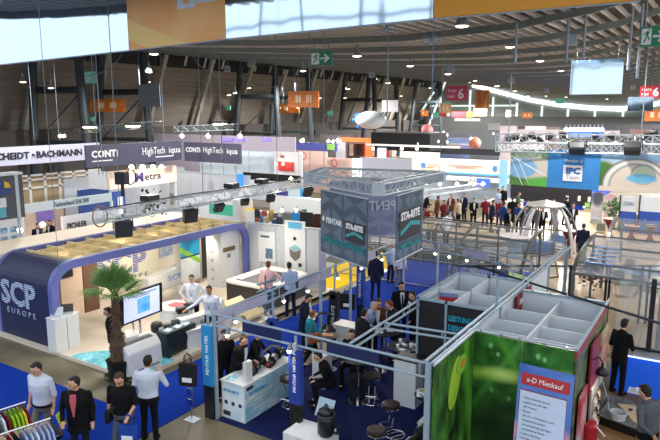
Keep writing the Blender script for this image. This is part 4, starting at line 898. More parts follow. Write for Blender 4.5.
# hanging banner square with its truss
bc = [GZ(320.8,251.7,2.7), GZ(367.5,268.7,2.7), GZ(395.5,263,2.7), GZ(422,249.5,2.7)]
slate = PM('slate_triangles', (62,80,98), (72,92,110), 1.2)
def triangles(t, a, b, z0, z1, mat, nx=4, nz=4):
    d = b-a; n_ = Vector((d.y,-d.x,0)).normalized(); mb = MB()
    for i in range(nx):
        for j in range(nz):
            s0, s1 = i/nx, (i+1)/nx; q0 = z0+(z1-z0)*j/nz; q1 = z0+(z1-z0)*(j+1)/nz
            pa = a.lerp(b, s0+.02); pb = a.lerp(b, s1-.02); pm_ = (pa+pb)/2
            mb.slab([(pa.x,pa.y,q0),(pb.x,pb.y,(q0+q1)/2),(pa.x,pa.y,q1)] if (i+j) % 2 else [(pb.x,pb.y,q0),(pb.x,pb.y,q1),(pa.x,pa.y,(q0+q1)/2)], n_*.008)
    mb.build('triangle_print', mat, t)
def hbanner(label, a, b, z0, z1, mat):
    t = thing('hanging_banner', label, 'banner', (a.x,a.y,z0)); d = (b-a); n_ = Vector((d.y,-d.x,0)).normalized()
    MB().slab([(a.x,a.y,z0),(b.x,b.y,z0),(b.x,b.y,z1),(a.x,a.y,z1)], -n_*.012).build('fabric', mat, t)
    for z in (z0, z1): MB().cyl((a.x,a.y,z),(b.x,b.y,z), .022, 8).build('rod', ALU, t)
    return t, d.normalized(), n_
z0, z1 = 2.7, 4.52
a, b = Vector((bc[0].x,bc[0].y,0)), Vector((bc[1].x,bc[1].y,0))
t, d, n_ = hbanner('slate hanging banner facing the aisle with white brand word and teal slogan', a, b, z0, z1, slate); tri = M('slate_light', (98,116,136), .6)
triangles(t, a, b, z0, z1, tri)
L = (b-a).length; P0 = lambda s, z, off=.02: a+d*L*s+n_*off+Vector((0,0,z))
lettering('PENTAIR', P0(.14,3.62), (d,(0,0,1)), .22, WINK, t, bold=.006, fw=L*.35)
MB().slab([P0(.04,3.7,.012),P0(.075,3.62,.012),P0(.11,3.7,.012),P0(.075,3.8,.012)], n_*.01).build('diamond_logo', WINK, t)
fr_ = MB().slab([P0(.55,3.28,.012),P0(.95,3.28,.012),P0(.95,3.82,.012),P0(.55,3.82,.012)], n_*.008).build('logo_panel', DARK, t)
lettering('STA-RITE', P0(.58,3.62,.026), (d,(0,0,1)), .2, WINK, t, bold=.01, fw=L*.34)
MB().slab([P0(.58,3.36,.022),P0(.75,3.5,.022),P0(.92,3.42,.022),P0(.92,3.5,.022),P0(.75,3.58,.022),P0(.58,3.45,.022)], n_*.006).build('wave', TEAL, t)
lettering('MEISTER DER GESCHWINDIGKEIT', P0(.05,3.05), (d,(0,0,1)), .24, TEAL, t, fw=L*.9)
a2, b2 = Vector((bc[2].x,bc[2].y,0)), Vector((bc[3].x,bc[3].y,0))
t, d, n_ = hbanner('slate hanging banner with framed logo and teal wave, side on', a2, b2, z0+.02, z1, slate); triangles(t, a2, b2, z0, z1, tri, 4, 4)
L2 = (b2-a2).length; P2 = lambda s, z, off=.02: a2+d*L2*s+n_*off+Vector((0,0,z))
MB().slab([P2(.08,3.25,.012),P2(.9,3.25,.012),P2(.9,4.05,.012),P2(.08,4.05,.012)], n_*.006).build('logo_panel', DARK, t)
lettering('STA-RITE', P2(.14,3.8), (d,(0,0,1)), .3, WINK, t, bold=.012, fw=L2*.7)
MB().slab([P2(.13,3.38,.02),P2(.5,3.6,.02),P2(.85,3.5,.02),P2(.85,3.62,.02),P2(.5,3.72,.02),P2(.13,3.5,.02)], n_*.008).build('wave', TEAL, t)
lettering('MEISTER DER', P2(.14,2.98), (d,(0,0,1)), .2, TEAL, t, fw=L2*.7)
# back banners, seen from behind
a3 = GD(330,200,19.3); a3.z = 0; b3 = GD(412,200,19.9); b3.z = 0
pal = PM('banner_back', (142,148,176), (152,158,186), 1.2)
t, d, n_ = hbanner('pale back side of a hanging banner with mirrored lettering', a3, b3, 2.75, 4.55, pal); 
lettering('PENTAIR', b3-d*.55+n_*.03+Vector((0,0,3.6)), (-d,(0,0,1)), .42, M('faint_ink', (196,200,214), .6), t, bold=.01, fw=1.5)
triangles(t, a3, b3, 2.75, 3.5, M('banner_back_light', (132,138,166), .6), 5, 2)
# truss square over the banners
tt = thing('lighting_truss', 'square aluminium truss ring carrying the hanging banners', 'truss', (a.x,a.y,4.6))
c1 = a+Vector((-.1,0,4.78)); c2 = GD(435,190,20); c2.z = 4.78; bb_ = b+Vector((.3,-.1,4.78))
crn = [a+(-(b-a).normalized())*.6+Vector((0,0,4.8)), Vector((bc[1].x+.35,bc[1].y-.1,4.8)), Vector((b2.x+.15,b2.y+.8,4.8)), Vector((a3.x-.35,a3.y+.2,4.8))]
for i in range(4):
    p, q = crn[i], crn[(i+1) % 4]; truss_mb(p, q, .28, 9, .024, .014).build('truss_arm', ALU, tt)
for c in crn: MB().obox(c, (.3,.3,.3), .3).build('corner_block', ALU, tt)
lamps_l = []
def cable(label, x, y, z0, z1, r=.012, mat=ALUD, group='steel suspension cables'):
    return MB().cyl((x,y,z0),(x,y,z1+.6), r, 6).build('suspension_cable', mat, None, label, 'cable', group)
for i in (0,2,3): cable('steel cable from the roof holding the banner truss, at its %s corner' % {0:'left',2:'right',3:'rear'}[i], crn[i].x, crn[i].y, 4.95, roof_z(crn[i].x, crn[i].y), .012)
# stage floodlights
floodm = M('flood_black', (26,30,36), .4)
def flood(label, x, y, z, rz, sc=1.0, tilt=20, group='black floodlights on the trusses'):
    t = thing('floodlight', label, 'floodlight', (x,y,z), rz, group)
    R_ = Matrix.Rotation(rad(tilt),3,'X')
    MB().obox((0,0,-.28*sc), (.42*sc,.2*sc,.42*sc), R_).build('housing', floodm, t, bevel=.02*sc)
    MB().obox(R_ @ Vector((0,-.11*sc,0))+Vector((0,0,-.28*sc)), (.36*sc,.02*sc,.36*sc), R_).build('lens_frame', DARK, t)
    MB().tube([(-.24*sc,0,-.28*sc),(-.24*sc,0,-.02*sc),(.24*sc,0,-.02*sc),(.24*sc,0,-.28*sc)], .015*sc, 6).build('yoke', floodm, t)
    MB().cyl((0,0,-.02*sc),(0,0,.1*sc), .025*sc, 8).build('clamp', ALUD, t); return t
# booth truss above the white booth
tr1 = thing('lighting_truss', 'long aluminium truss with floodlights above the white booth roof', 'truss', (-15,11,4))
pA = GX(100,214,-14.6); pB = GX(322,181,-14.6); z_ = (pA.z+pB.z)/2
pA.z = pB.z = z_
truss_mb(pA, pB, .34, 16, .022, .012).build('beam', ALU, tr1)
MB().tube([pA+Vector((-.0,-.35*math.cos(i*PI/8)*.7, .3*math.sin(i*PI/8))) for i in range(17)], .02, 6).build('cable_loop', M('copper_ring', (150,110,90), .4, .3), tr1)
for i in (.06, .36, .72): 
    q = pA.lerp(pB, i); cable('steel cable from the roof to the long booth truss, %s' % {.06:'left one',.36:'middle one',.72:'right one'}[i], q.x, q.y, z_+.17, roof_z(q.x, q.y), .012)
for i, (px, sc) in enumerate(((122,1.15),(190,1.1),(219,.8),(245,.7),(271,.8),(308,.95))):
    q = GX(px, 205, -14.6); flood('black floodlight hanging under the long truss, %s' % ['leftmost, above the lattice ceiling','above the right end of the lattice ceiling','in front of the green panel','in front of the yellow sheet','above the partition with posters','next to the hanging banner'][i],
        q.x, q.y, z_-.15, rad(60+10*(i % 3)), sc, (10,15,35,40,25,30)[i])
mb = MB(); mb.tube([pA+Vector((0,0,.2)), pA.lerp(pB,.3)+Vector((0,0,.24)), pA.lerp(pB,.6)+Vector((0,0,.2)), pB+Vector((0,0,.22))], .016, 6); mb.build('power_cable', BLACK, tr1)
for i, px in enumerate((150,232,262)):
    q = GX(px, 203, -14.6); MB().obox((q.x,q.y,z_+.32), (.35,.5,.16), .2).build('dimmer_box', floodm, None, 'black flat dimmer box lying on top of the long truss', 'dimmer box', 'dimmer boxes on the long truss')
# ------------------------------------------------------------ black store room
wp = M('store_white_panel', (206,214,222), .55, 0, .03, 1)
st = thing('store_room', 'store room of white panels with a black lettered front wall', 'store room', (-4.8,13.8,0))
bwall = M('black_wall', (24,24,28), .6)
for x0, x1 in ((-5.66,-5.02),(-4.98,-4.05)):
    MB().box((x0,12.74,.02),(x1,12.78,2.42)).build('black_panel', bwall, st)
for x in (-5.69,-5.0,-4.02): MB().box((x-.025,12.7,0),(x+.025,12.76,2.5)).build('post', FR, st)
MB().box((-5.7,12.7,2.44),(-4.0,12.76,2.5)).build('top_rail', FR, st)
ci = M('cyan_letter', (40,160,190), .5)
lettering('LEISTUNG UND', (-4.93,12.69,2.08), NY, .17, ci, st, bold=.005, fw=.82); lettering('DESIGN', (-4.93,12.69,1.86), NY, .17, ci, st, bold=.005, fw=.42)
def part(t, x0, y0, x1, y1, z0=0.0, z1=2.45, m=wp, name='partition'):
    th = .02
    if abs(x1-x0) > abs(y1-y0): MB().box((x0,y0-th,z0),(x1,y1+th,z1)).build(name, m, t)
    else: MB().box((x0-th,y0,z0),(x1+th,y1,z1)).build(name, m, t)
part(st,-5.72,12.78,-5.72,15.4); part(st,-5.72,15.4,-4.0,15.4); part(st,-4.9,12.8,-4.9,15.4,1.6); part(st,-5.7,14.0,-4.0,14.0,.0,2.4)
for (x, y) in ((-5.72,15.4),(-4.9,15.4),(-5.72,14.0),(-4.9,14.0)): MB().box((x-.03,y-.03,0),(x+.03,y+.03,2.5)).build('post', FR, st)
MB().box((-5.75,12.78,2.45),(-5.69,15.43,2.5)).build('top_rail', FR, st); MB().box((-5.75,15.37,2.45),(-4.0,15.43,2.5)).build('top_rail', FR, st)
MB().box((-5.7,13.2,2.2),(-4.9,13.95,2.22)).build('top_shelf', wp, st)
bx = thing('red_blue_box', 'red and blue carton on the top shelf of the store room', 'carton', (-5.35,13.7,2.22)); c_ = GZ(470,291,2.3)
MB().obox((-5.3,13.6,2.29), (.42,.26,.14), .3).build('body', RED, bx); MB().obox((-5.3,13.6,2.37), (.42,.26,.02), .3).build('lid', M('carton_blue', (60,100,160), .5), bx)
cbd = M('cardboard', (178,140,96), .8, 0, .1); ob = thing('open_carton', 'open brown carton filled with paper in the store room', 'carton', (-4.45,13.5,1.6))
MB().obox((-4.45,14.5,1.65), (.5,.5,.45), .2).build('body', cbd, ob); MB().obox((-4.45,14.5,1.89), (.4,.36,.05), .5).build('papers', WINK, ob)
MB().box((-4.8,14.1,0),(-4.1,14.9,1.42)).build('store_shelf', OFFW, None, 'white shelf block under the open carton', 'shelf')
# long wall of frames between the two stands
fw = thing('panel_wall', 'double aluminium framed panel wall from the green pictures back to the pools', 'panel wall', (-3.9,13,0))
for x in (-4.0,-3.88): MB().cyl((x,9.3,2.5),(x,20.2,2.5), .035, 8).build('top_rail', FR, fw)
for y in (9.3,11.3,13.2,15.4,17.6,20.0): MB().box((-3.99,y-.03,0),(-3.89,y+.03,2.5)).build('post', FR, fw)
for y0, y1 in ((11.35,13.17),(13.23,15.37),(15.43,17.57)): MB().box((-3.96,y0,.1),(-3.93,y1,2.42)).build('panel', wp, fw)
MB().cyl((-3.94,13.0,2.5),(-3.94,13.0,3.1), .035, 8).build('tall_post', FR, fw)
tq = M('thin_post', (142,160,176))
# green picture stand
green1 = PM('leaf_print', (12,54,20), (58,128,44), 2.6, (('band',(.9,0,.55),.95,.05,(80,150,50),1.5),('band',(-.9,0,.55),1.35,.04,(80,150,60),1.5),('band',(.12,0,-1),-1.74,.09,(140,190,66),1.0),('spot',(.78,0,1.86),(.3,9,.11),(206,230,140),1.0),('spot',(-.33,0,1.70),(.24,9,.09),(206,230,130),1.0),
    ('spot',(-.6,0,2.25),(.035,9,.05),(120,190,120),.6),('spot',(-.45,0,2.1),(.03,9,.04),(120,190,120),.6),('spot',(.3,0,2.22),(.035,9,.05),(130,200,130),.6),('spot',(.42,0,2.18),(.03,9,.045),(130,200,130),.6),('spot',(-.55,0,1.35),(.04,9,.05),(110,180,100),.6),('spot',(-.2,0,1.25),(.035,9,.045),(120,190,110),.6),('spot',(-.5,0,.6),(.8,9,.6),(10,38,12),.9)), rough=.4)
g1 = thing('leaf_picture_wall', 'wall clad with a giant green dewy leaf picture behind the sign', 'picture wall', (-2.9,11.3,0))
MB().box((-3.86,11.28,.05),(-2.92,11.33,2.46)).build('picture', green1, g1); MB().box((-2.9,11.28,.05),(-1.98,11.33,2.46)).build('picture', green1, g1)
MB().cyl((-3.9,11.3,2.5),(-1.95,11.3,2.5), .03, 8).build('top_rail', ALU, g1)
for x in (-3.7,-3.3,-2.95,-2.5,-2.1): MB().box((x-.015,11.24,2.44),(x+.015,11.3,2.52)).build('clip', CHROME, g1)
g2 = thing('bird_picture_wall', 'side wall with a picture of a green parakeet among leaves', 'picture wall', (-3.86,10.3,0))
jungle = PM('jungle_print', (14,34,10), (70,130,44), 2.4, (('band',(0,1,.2),1.0,.14,(90,160,50),.9),), stretch=(1,1.5,.7), rough=.4, c3=(130,190,80))
MB().box((-3.86,9.32,.05),(-3.82,11.26,2.44)).build('picture', jungle, g2); MB().cyl((-3.84,9.3,2.48),(-3.84,11.28,2.48), .03, 8).build('top_rail', ALU, g2)
def onwall(y, z): return Vector((-3.812, y, z))
bird = MB(); bird.loft([(onwall(10.10,.95),(0,1,0),(0,0,1),.01,.01),(onwall(10.17,1.2),(0,1,0),(0,0,1),.09,.1)], 8)
def blob(mb, y, z, ry, rz, tilt=0, dx=0):
    pts = [(-3.815+dx, y+ry*math.cos(a)*math.cos(tilt)-rz*math.sin(a)*math.sin(tilt), z+ry*math.cos(a)*math.sin(tilt)+rz*math.sin(a)*math.cos(tilt)) for a in [2*PI*i/18 for i in range(18)]]
    mb.slab(pts, (.006,0,0)); return mb
bb = GX(500,400,-3.8)
def wallpix(px, py): p = GX(px, py, -3.8); return p.y, p.z
y_, z_2 = wallpix(456,380); blob(MB(), y_-.02, z_2-.05, .26, .50, -.35).build('bird_body', M('lime_feather', (150,190,50), .5, 0, .15, 20), g2)
y_, z_2 = wallpix(462,364); blob(MB(), y_, z_2, .27, .19, 0, .012).build('bird_head', M('lime_head', (130,180,60), .5, 0, .15, 20), g2); blob(MB(), y_+.03, z_2+.02, .10, .07, 0, .024).build('bird_beak', M('orange_beak', (210,120,50), .5), g2)
# storage compartments behind the leaf wall
sr = thing('store_room', 'open topped store room of pale compartments behind the leaf picture', 'store room', (-2.9,13,0))
for y in (12.0,12.75,13.6): part(sr,-3.86,y,-2.0,y,1.95,2.3,name='cross_board')
part(sr,-3.86,14.7,-2.0,14.7,0,2.45); part(sr,-2.95,11.35,-2.95,14.7,1.7,2.35,name='divider'); part(sr,-2.0,11.35,-2.0,14.7,0,2.4)
MB().box((-3.86,14.66,2.42),(-2.0,14.74,2.48)).build('top_rail', FR, sr)
for x in (-3.6,-3.2,-2.8,-2.4): MB().box((x-.02,14.62,2.46),(x+.02,14.66,2.52)).build('clip', CHROME, sr)
MB().box((-2.9,12.9,1.2),(-2.1,14.6,1.24)).build('wooden_shelf', M('chipboard', (150,112,70), .7), sr)
MB().box((-3.8,12.1,0),(-3.1,14.5,.03)).build('inner_floor', DARK, sr)
for i, (x, y, z) in enumerate(((-2.5,13.1,1.3),(-2.35,12.3,1.5))): MB().ell((x,y,z), (.2,.14,.1), 14, 8).build('red_helmet_bag', RED, None, 'red rounded bundle in the pale store room, %s' % ('on the wooden shelf' if i == 0 else 'nearest the leaf wall'), 'bundle', smooth=True)
MB().box((-2.6,12.1,0),(-2.1,12.5,1.38)).build('cupboard', OFFW, None, 'pale cupboard under the red bundle in the store room', 'cupboard')
# the sign
sg = thing('rental_sign', 'blue and white advertising board with red heading leaning before the leaf wall', 'sign', (-2.5,11.0,0))
S00 = GY(513,440,10.75); S01 = GY(519.7,362.5,11.15); S11 = GY(574.5,375.5,11.15); S10 = S11+(S00-S01)
ex = (S00-S01)*.9; S00 = S01+ex+(S00-S01)*.0; S10 = S11+ex
S00 = S01+(ex)*1.7; S10 = S11+(ex)*1.7
def sp(s, v): return lerp(lerp(S01, S11, s), lerp(S00, S10, s), v)
sn = (S11-S01).cross(S01-S00).normalized(); sright = (S11-S01).normalized(); sup = (S01-S00).normalized()
MB().slab([sp(0,0),sp(1,0),sp(1,1),sp(0,1)], -sn*.03).build('board', PM('sign_blue', (52,96,180), (90,130,206), 1.4, (('band',(0,0,1),.9,.12,(220,150,170),1.0),)), sg)
MB().slab([sp(.06,.07),sp(.94,.07),sp(.94,.17),sp(.06,.17)], sn*.006).build('heading_bar', RED, sg)
MB().slab([sp(.05,.21),sp(.91,.21),sp(.91,.98),sp(.05,.98)], sn*.004).build('red_border', M('crimson', (130,30,60), .5), sg)
MB().slab([sp(.06,.22),sp(.9,.22),sp(.9,.98),sp(.06,.98)], sn*.008).build('text_panel', M('pale_blue_panel', (196,210,236), .5), sg)
Ls = (S11-S01).length
lettering('a-D Mietkauf', sp(.16,.142)+sn*.01, (sright, sup), Ls*.135, WINK, sg, extrude=.003, fw=Ls*.66)
for i, tx in enumerate(['• Ohne Schnickschnack','• Laufzeit bis 48 oder','   60 Monate','• Setzen','   Sie 10,- 10% Kaution und',"   Kostenübernahme",'   prozentual der geringen','   monatlichen Raten','• 3 Jahre Garantie','• Auf alle a-D Produkte','   anwendbar']):
    lettering(tx, sp(.10,.285+i*.037)+sn*.012, (sright, sup), Ls*.055, M('blue_grey_ink', (70,80,120), .5, 0, 0), sg, extrude=.002)
MB().lathe(sp(.55,.86)+sn*.01, [(Ls*.22,0),(Ls*.22,.004)], 24, ax=Matrix((sright, sup, sn)).transposed()).build('round_picture', PM('wheel_picture', (30,36,44), (190,200,210), 9), sg)
for s in (.3,.7): p = sp(s,1.0); MB().cyl((p.x,p.y+.1,0), sp(s,.5)-sn*.05, .02, 8).build('leg', ALU, sg)
# side wall seen edge on with red posters
rw = thing('poster_wall', 'end-on display wall with red edged plant pictures', 'display wall', (-1.9,13,0))
MB().box((-1.98,11.32,.05),(-1.93,14.7,2.44)).build('panel', PM('plant_print', (52,60,44), (126,140,96), 3, (('band',(0,0,1),2.36,.08,(150,62,60),.1),), stretch=(1,2,1)), rw)
MB().cyl((-1.95,11.3,2.47),(-1.95,15.0,2.47), .03, 8).build('top_rail', FR, rw)
for i, (y0, y1, z0, z1, m) in enumerate(((11.5,12.2,.4,1.5,PM('red_blue_poster', (200,50,50), (216,220,232), 1.5)),(12.4,13.3,1.2,2.2,M('poster_red', (140,36,46), .5)),(13.6,14.4,.9,2.1,PM('mixed_poster', (190,60,60), (180,200,150), 3)))):
    MB().box((-1.88,y0,z0),(-1.84,y1,z1)).build('poster_board', m, None, ['pale and red poster board nearest the rental sign','dark red poster board halfway along the poster wall','mixed colour poster board at the far end of the poster wall'][i], 'poster')
gs = thing('goods_rack', 'wire rack of small bottles and parts beside the poster wall', 'rack', (-1.7,12.7,0))
MB().box((-1.84,12.45,.1),(-1.8,13.2,1.25)).build('back_grid', M('rack_white', (210,210,206), .5), gs)
for y in (12.45,13.2): MB().cyl((-1.82,y,0),(-1.82,y,1.3), .015, 6).build('upright', CHROME, gs)
for i in range(18):
    MB().lathe((-1.74, 12.52+.12*(i % 6), .35+.3*(i//6)), [(.035,0),(.04,.09),(.02,.13),(.02,.16)], 8).build('small_bottle', [WINK, M('amber', (190,130,50), .4), BLACK][i % 3], None, 'small bottle hanging in the wire rack by the poster wall', 'bottle', 'bottles in the wire rack')
rd = thing('red_canister', 'red canister with white hose on the floor by the rental sign', 'canister', (-1.7,12.0,0))
MB().lathe((-1.72,12.15,.4), [(.12,0),(.13,.3),(.06,.36),(.05,.42)], 14).build('tank', RED, rd); MB().tube([(-1.72,12.15,.75),(-1.6,12.1,.7),(-1.45,12.0,.62)], .018, 8).build('nozzle', WHITE, rd); MB().lathe((-1.72,12.15,0), [(.16,0),(.17,.38),(.18,.4)], 16).build('tub', M('clear_tub', (150,166,186), .3), rd)
MB().obox((-1.6,12.75,.95), (.03,.3,.3), Matrix.Rotation(.5,3,'Y')).build('dark_tray', DARK, None, 'small dark tilted tray leaning on the wire rack', 'tray')
# right stand: sand table, bucket, lamp, stool
sd = thing('display_table', 'low black edged sand display table with a cream cut-out shape', 'table', (-1.4,14.1,0))
sq = [GZ(594,402,.22), GZ(626,403,.22), GZ(638,414,.22), GZ(599,416,.22)]
sq = [Vector((-2.0,13.75,.22)),Vector((-.95,13.45,.22)),Vector((-.95,14.75,.22)),Vector((-2.0,14.95,.22))]
MB().slab([(p.x,p.y,.0) for p in sq], (0,0,.2)).build('body', BLACK, sd); MB().slab([(p.x,p.y,.2) for p in sq], (0,0,.02)).build('gravel_top', PM('gravel', (84,88,88), (124,128,124), 12, rough=.9), sd)
MB().slab([(-1.55,14.45,.222),(-1.35,14.15,.222),(-1.15,13.75,.222),(-1.02,13.7,.222),(-1.08,14.2,.222),(-1.2,14.6,.222)], (0,0,.02)).build('cream_shape', M('sand_cream', (206,184,150), .8), sd)
MB().ell((-1.25,14.25,.26), (.05,.04,.03), 10, 6).build('purple_stone', M('purple', (80,40,110), .5), sd)
bk = thing('bucket', 'translucent white bucket standing before the sand table', 'bucket', (-1.45,13.35,0)); p = GZ(617,428,0)
MB().lathe((p.x,p.y,0.012), [(.13,0),(.16,.33),(.175,.34),(.17,.36),(.155,.36),(.125,.03)], 26).build('body', M('milky_plastic', (196,202,206), .3), bk)
MB().tube([(p.x-.17,p.y,.34),(p.x-.3,p.y+.25,.62),(p.x-.45,p.y+.5,.85)], .008, 6).build('stick', WHITE, bk)
ws = thing('wooden_stool', 'pale wooden high stool beside the man in black', 'stool', (-2.0,15.9,0)); p = GZ(609,352,.78)
MB().box((p.x-.22,p.y-.2,.74),(p.x+.22,p.y+.2,.78)).build('seat', WOOD, ws)
for sx in (-1,1):
    for sy in (-1,1): MB().box((p.x+sx*.18-.025,p.y+sy*.16-.025,0),(p.x+sx*.18+.025,p.y+sy*.16+.025,.74)).build('leg', WOOD, ws)
MB().box((p.x-.18,p.y-.17,.3),(p.x+.18,p.y-.14,.34)).build('stretcher', WOOD, ws)
q = GX(602,372,-1.66); dl = thing('desk_lamp', 'black dome lamp glowing warm beside the poster wall', 'lamp', (-1.8,q.y,q.z))
MB().lathe((q.x,q.y,q.z-.05), [(.12,0),(.115,.06),(.07,.13),(.03,.16),(.025,.24)], 18).build('shade', BLACK, dl); MB().ell((q.x,q.y,q.z-.04), (.07,.07,.03), 10, 6).build('bulb', BULB, dl)
MB().tube([(q.x,q.y,q.z+.2),(q.x-.08,q.y,q.z+.3),(-1.86,q.y,q.z+.2)], .012, 6).build('arm', BLACK, dl); lamp('SPOT', (q.x,q.y,q.z-.1), 6, (1,.8,.55), .05, (q.x,q.y,0), 110)
sl = thing('side_shelf', 'small white shelf with a folded tissue against the blue counter', 'shelf', (-.9,14.9,0)); q = GZ(638,391,.5)
MB().box((q.x-.2,q.y-.14,.47),(q.x+.2,q.y+.14,.5)).build('board', WHITE, sl); MB().cyl((q.x,q.y,0),(q.x,q.y,.47), .02, 8).build('post', CHROME, sl); MB().ell((q.x,q.y,.53), (.1,.07,.05), 8, 5).build('tissue', WINK, sl)
person('man in black shirt seen from behind standing at the blue counter', -1.70, 15.5, 0.012, 60, 1.86, 'stand', 'down', 'low', 'black', 'black', 'black', near=1, sleeves=.5)
P_('man in dark grey sweater with lanyard, hands behind his back', 652, 388, 1.80, face=150, al='back', ar='back', top='grey', bot='black', hair='black', near=2, lanyard='blue', nod=18)
fg = thing('worktop', 'brown worktop corner with chrome parts at the lower right edge', 'table', (-.2,11.4,0))
MB().slab([(-.55,11.35,1.0),(.9,10.4,1.0),(1.4,11.4,1.0),(-.25,12.0,1.0)], (0,0,.04)).build('top', M('tan_top', (150,110,76), .5), fg); MB().slab([(-.4,11.4,0),(.9,10.6,0),(1.2,11.4,0),(-.2,11.85,0)], (0,0,1.0)).build('body', OFFW, fg)
for i in range(4): MB().lathe((-.25+.1*i,11.6-.06*i,1.04), [(.03,0),(.035,.07),(.02,.1)], 10).build('chrome_fitting', CHROME, None, 'small chrome fitting on the brown worktop', 'fitting', 'chrome fittings on the worktop')
# blue lit counter
bc_ = thing('lit_counter', 'bright blue counter front with a lit edge under the glazed screen', 'counter', (1,16.6,0))
cA = GZ(612,351.5,1.0); cB = GZ(660,360,1.0); dd = (cB-cA).normalized(); cB = cA+dd*7; nn = Vector((dd.y,-dd.x,0))
lb = M('lit_blue_front', (30,90,214), .4, 0, .1, 1.5, emit=.35)
MB().slab([(cA.x,cA.y,.02),(cB.x,cB.y,.02),(cB.x,cB.y,.96),(cA.x,cA.y,.96)], -nn*.5).build('front', lb, bc_); MB().slab([(cA.x,cA.y,.96),(cB.x,cB.y,.96),(cB.x-nn.x*.6,cB.y-nn.y*.6,.96),(cA.x-nn.x*.6,cA.y-nn.y*.6,.96)], (0,0,.04)).build('top', M('counter_top_grey', (150,150,160), .4), bc_)
MB().cyl(Vector((cA.x,cA.y,.965))+nn*.02, Vector((cB.x,cB.y,.965))+nn*.02, .014, 8).build('light_strip', M('blue_led', (150,180,255), .4, 0, 0, emit=5), bc_)
gsn = thing('glazed_screen', 'dark framed glass screen rising from the blue counter', 'glass screen', (1,17,1))
o_ = -nn*.45
for i, s in enumerate((.75,3.0,5.2)):
    p = cA+dd*s+o_; MB().obox((p.x,p.y,1.9), (.11,.11,1.8), math.atan2(dd.y,dd.x)).build('post', M('charcoal_post', (30,34,44), .4), gsn)
p, q = cA+o_, cB+o_; MB().slab([(p.x,p.y,1.0),(q.x,q.y,1.0),(q.x,q.y,1.06),(p.x,p.y,1.06)], -nn*.08).build('bottom_frame', M('charcoal_post'), gsn)
MB().slab([(p.x,p.y,1.06),(q.x,q.y,1.06),(q.x,q.y,2.7),(p.x,p.y,2.7)], -nn*.01).build('pane', GLASS, gsn)

# ------------------------------------------------------------ glazed pool enclosures
EN = M('enclosure_aluminium', (120,122,118), .35, .4, .03); END = M('enclosure_dark_frame', (44,54,66), .4, .5); POLY = M('polycarbonate', (190,200,205), .15, 0, 0, alpha=.17, spec=.8)
def enclosure(label, x0, x1, yf, yb, h, bays, r0=0.0, full=False, post=EN, gz=None, rails=3, side_posts=True):
    """curved profile in the aisle direction (front low at yf, crown towards yb), extruded across; full = tunnel"""
    t = thing('pool_enclosure', label, 'pool enclosure', ((x0+x1)/2,(yf+yb)/2,0))
    n = 10; W = yb-yf
    prof = [(yf+W*(1-math.cos(a)), r0+(h-r0)*math.sin(a)) for a in [PI/2*i/n for i in range(n+1)]] if not full else [(yf+W/2*(1-math.cos(a)), r0+(h-r0)*math.sin(a)) for a in [PI*i/(2*n) for i in range(2*n+1)]]
    for i in range(bays+1):
        x = x0+(x1-x0)*i/bays; mb = MB()
        pts = [Vector((x,y,z)) for y, z in prof]
        if r0 > 0: pts = [Vector((x,yf,0.02))]+pts+([Vector((x,yb,.02))] if full else [])
        for a, b in zip(pts, pts[1:]): mb.slab([a+Vector((-.055,0,0)),b+Vector((-.055,0,0)),b+Vector((.055,0,0)),a+Vector((.055,0,0))], (0,.04,.08))
        mb.build('arch', EN, t)
        if not full: MB().box((x-.035,yb-.035,.02),(x+.035,yb+.035,h)).build('post', post, t)
    idx = [0, len(prof)//3, 2*len(prof)//3, len(prof)-1]
    for j in idx: y, z = prof[j]; MB().box((x0,y-.025,max(.03,z-.02)),(x1,y+.025,z+.05)).build('rail', EN, t)
    for i in range(bays):
        xa = x0+(x1-x0)*i/bays+.05; xb = x0+(x1-x0)*(i+1)/bays-.05; mb = MB()
        for (ya,za),(yc,zc) in zip(prof, prof[1:]): mb.add([(xa,ya,za+.03),(xb,ya,za+.03),(xb,yc,zc+.03),(xa,yc,zc+.03)], [(0,1,2,3)])
        mb.build('glazing', gz or POLY, t)
    return t
enclosure('low quarter round pool enclosure with the arched open end over pale tables', -13.5, -5.85, 21.6, 24.6, 2.1, 3, 0, post=EN)
enclosure('glossy low pool enclosure along the front of the beige floor', -3.55, 6.0, 19.2, 22.4, 2.5, 4, 1.9, post=EN, gz=M('glossy_polycarbonate', (206,216,228), .08, 0, 0, alpha=.42, spec=.9))
st_ = MB()
for i in range(5): st_.box((-3.3+i*.02,19.35+i*.32,2.25+.06*i),(-2.5,19.5+i*.32,2.27+.06*i))
st_.build('blue_slat_blind', M('blind_blue', (90,150,220), .4), None, 'blue slatted blind under the left end of the glossy enclosure roof', 'blind')
enclosure('wide flat arched enclosure behind the glossy front one', -3.6, 7.0, 25.0, 30.0, 2.35, 5, .3, full=True)
dk = thing('dark_trellis', 'dark gridded platform structure below the crowd', 'structure', (-11,26.5,0))
for i in range(9): MB().box((-15.5+i*.95,25.7,.02),(-15.44+i*.95,25.76,1.7)).build('post', END, dk)
for z in (.5,1.1,1.7):
    for y in (25.7,27.2): MB().box((-15.5,y,z),(-7.8,y+.05,z+.05)).build('rail', END, dk)
MB().box((-15.4,25.9,.35),(-7.9,27.4,.4)).build('deck', M('dark_deck', (60,58,62), .6), dk)
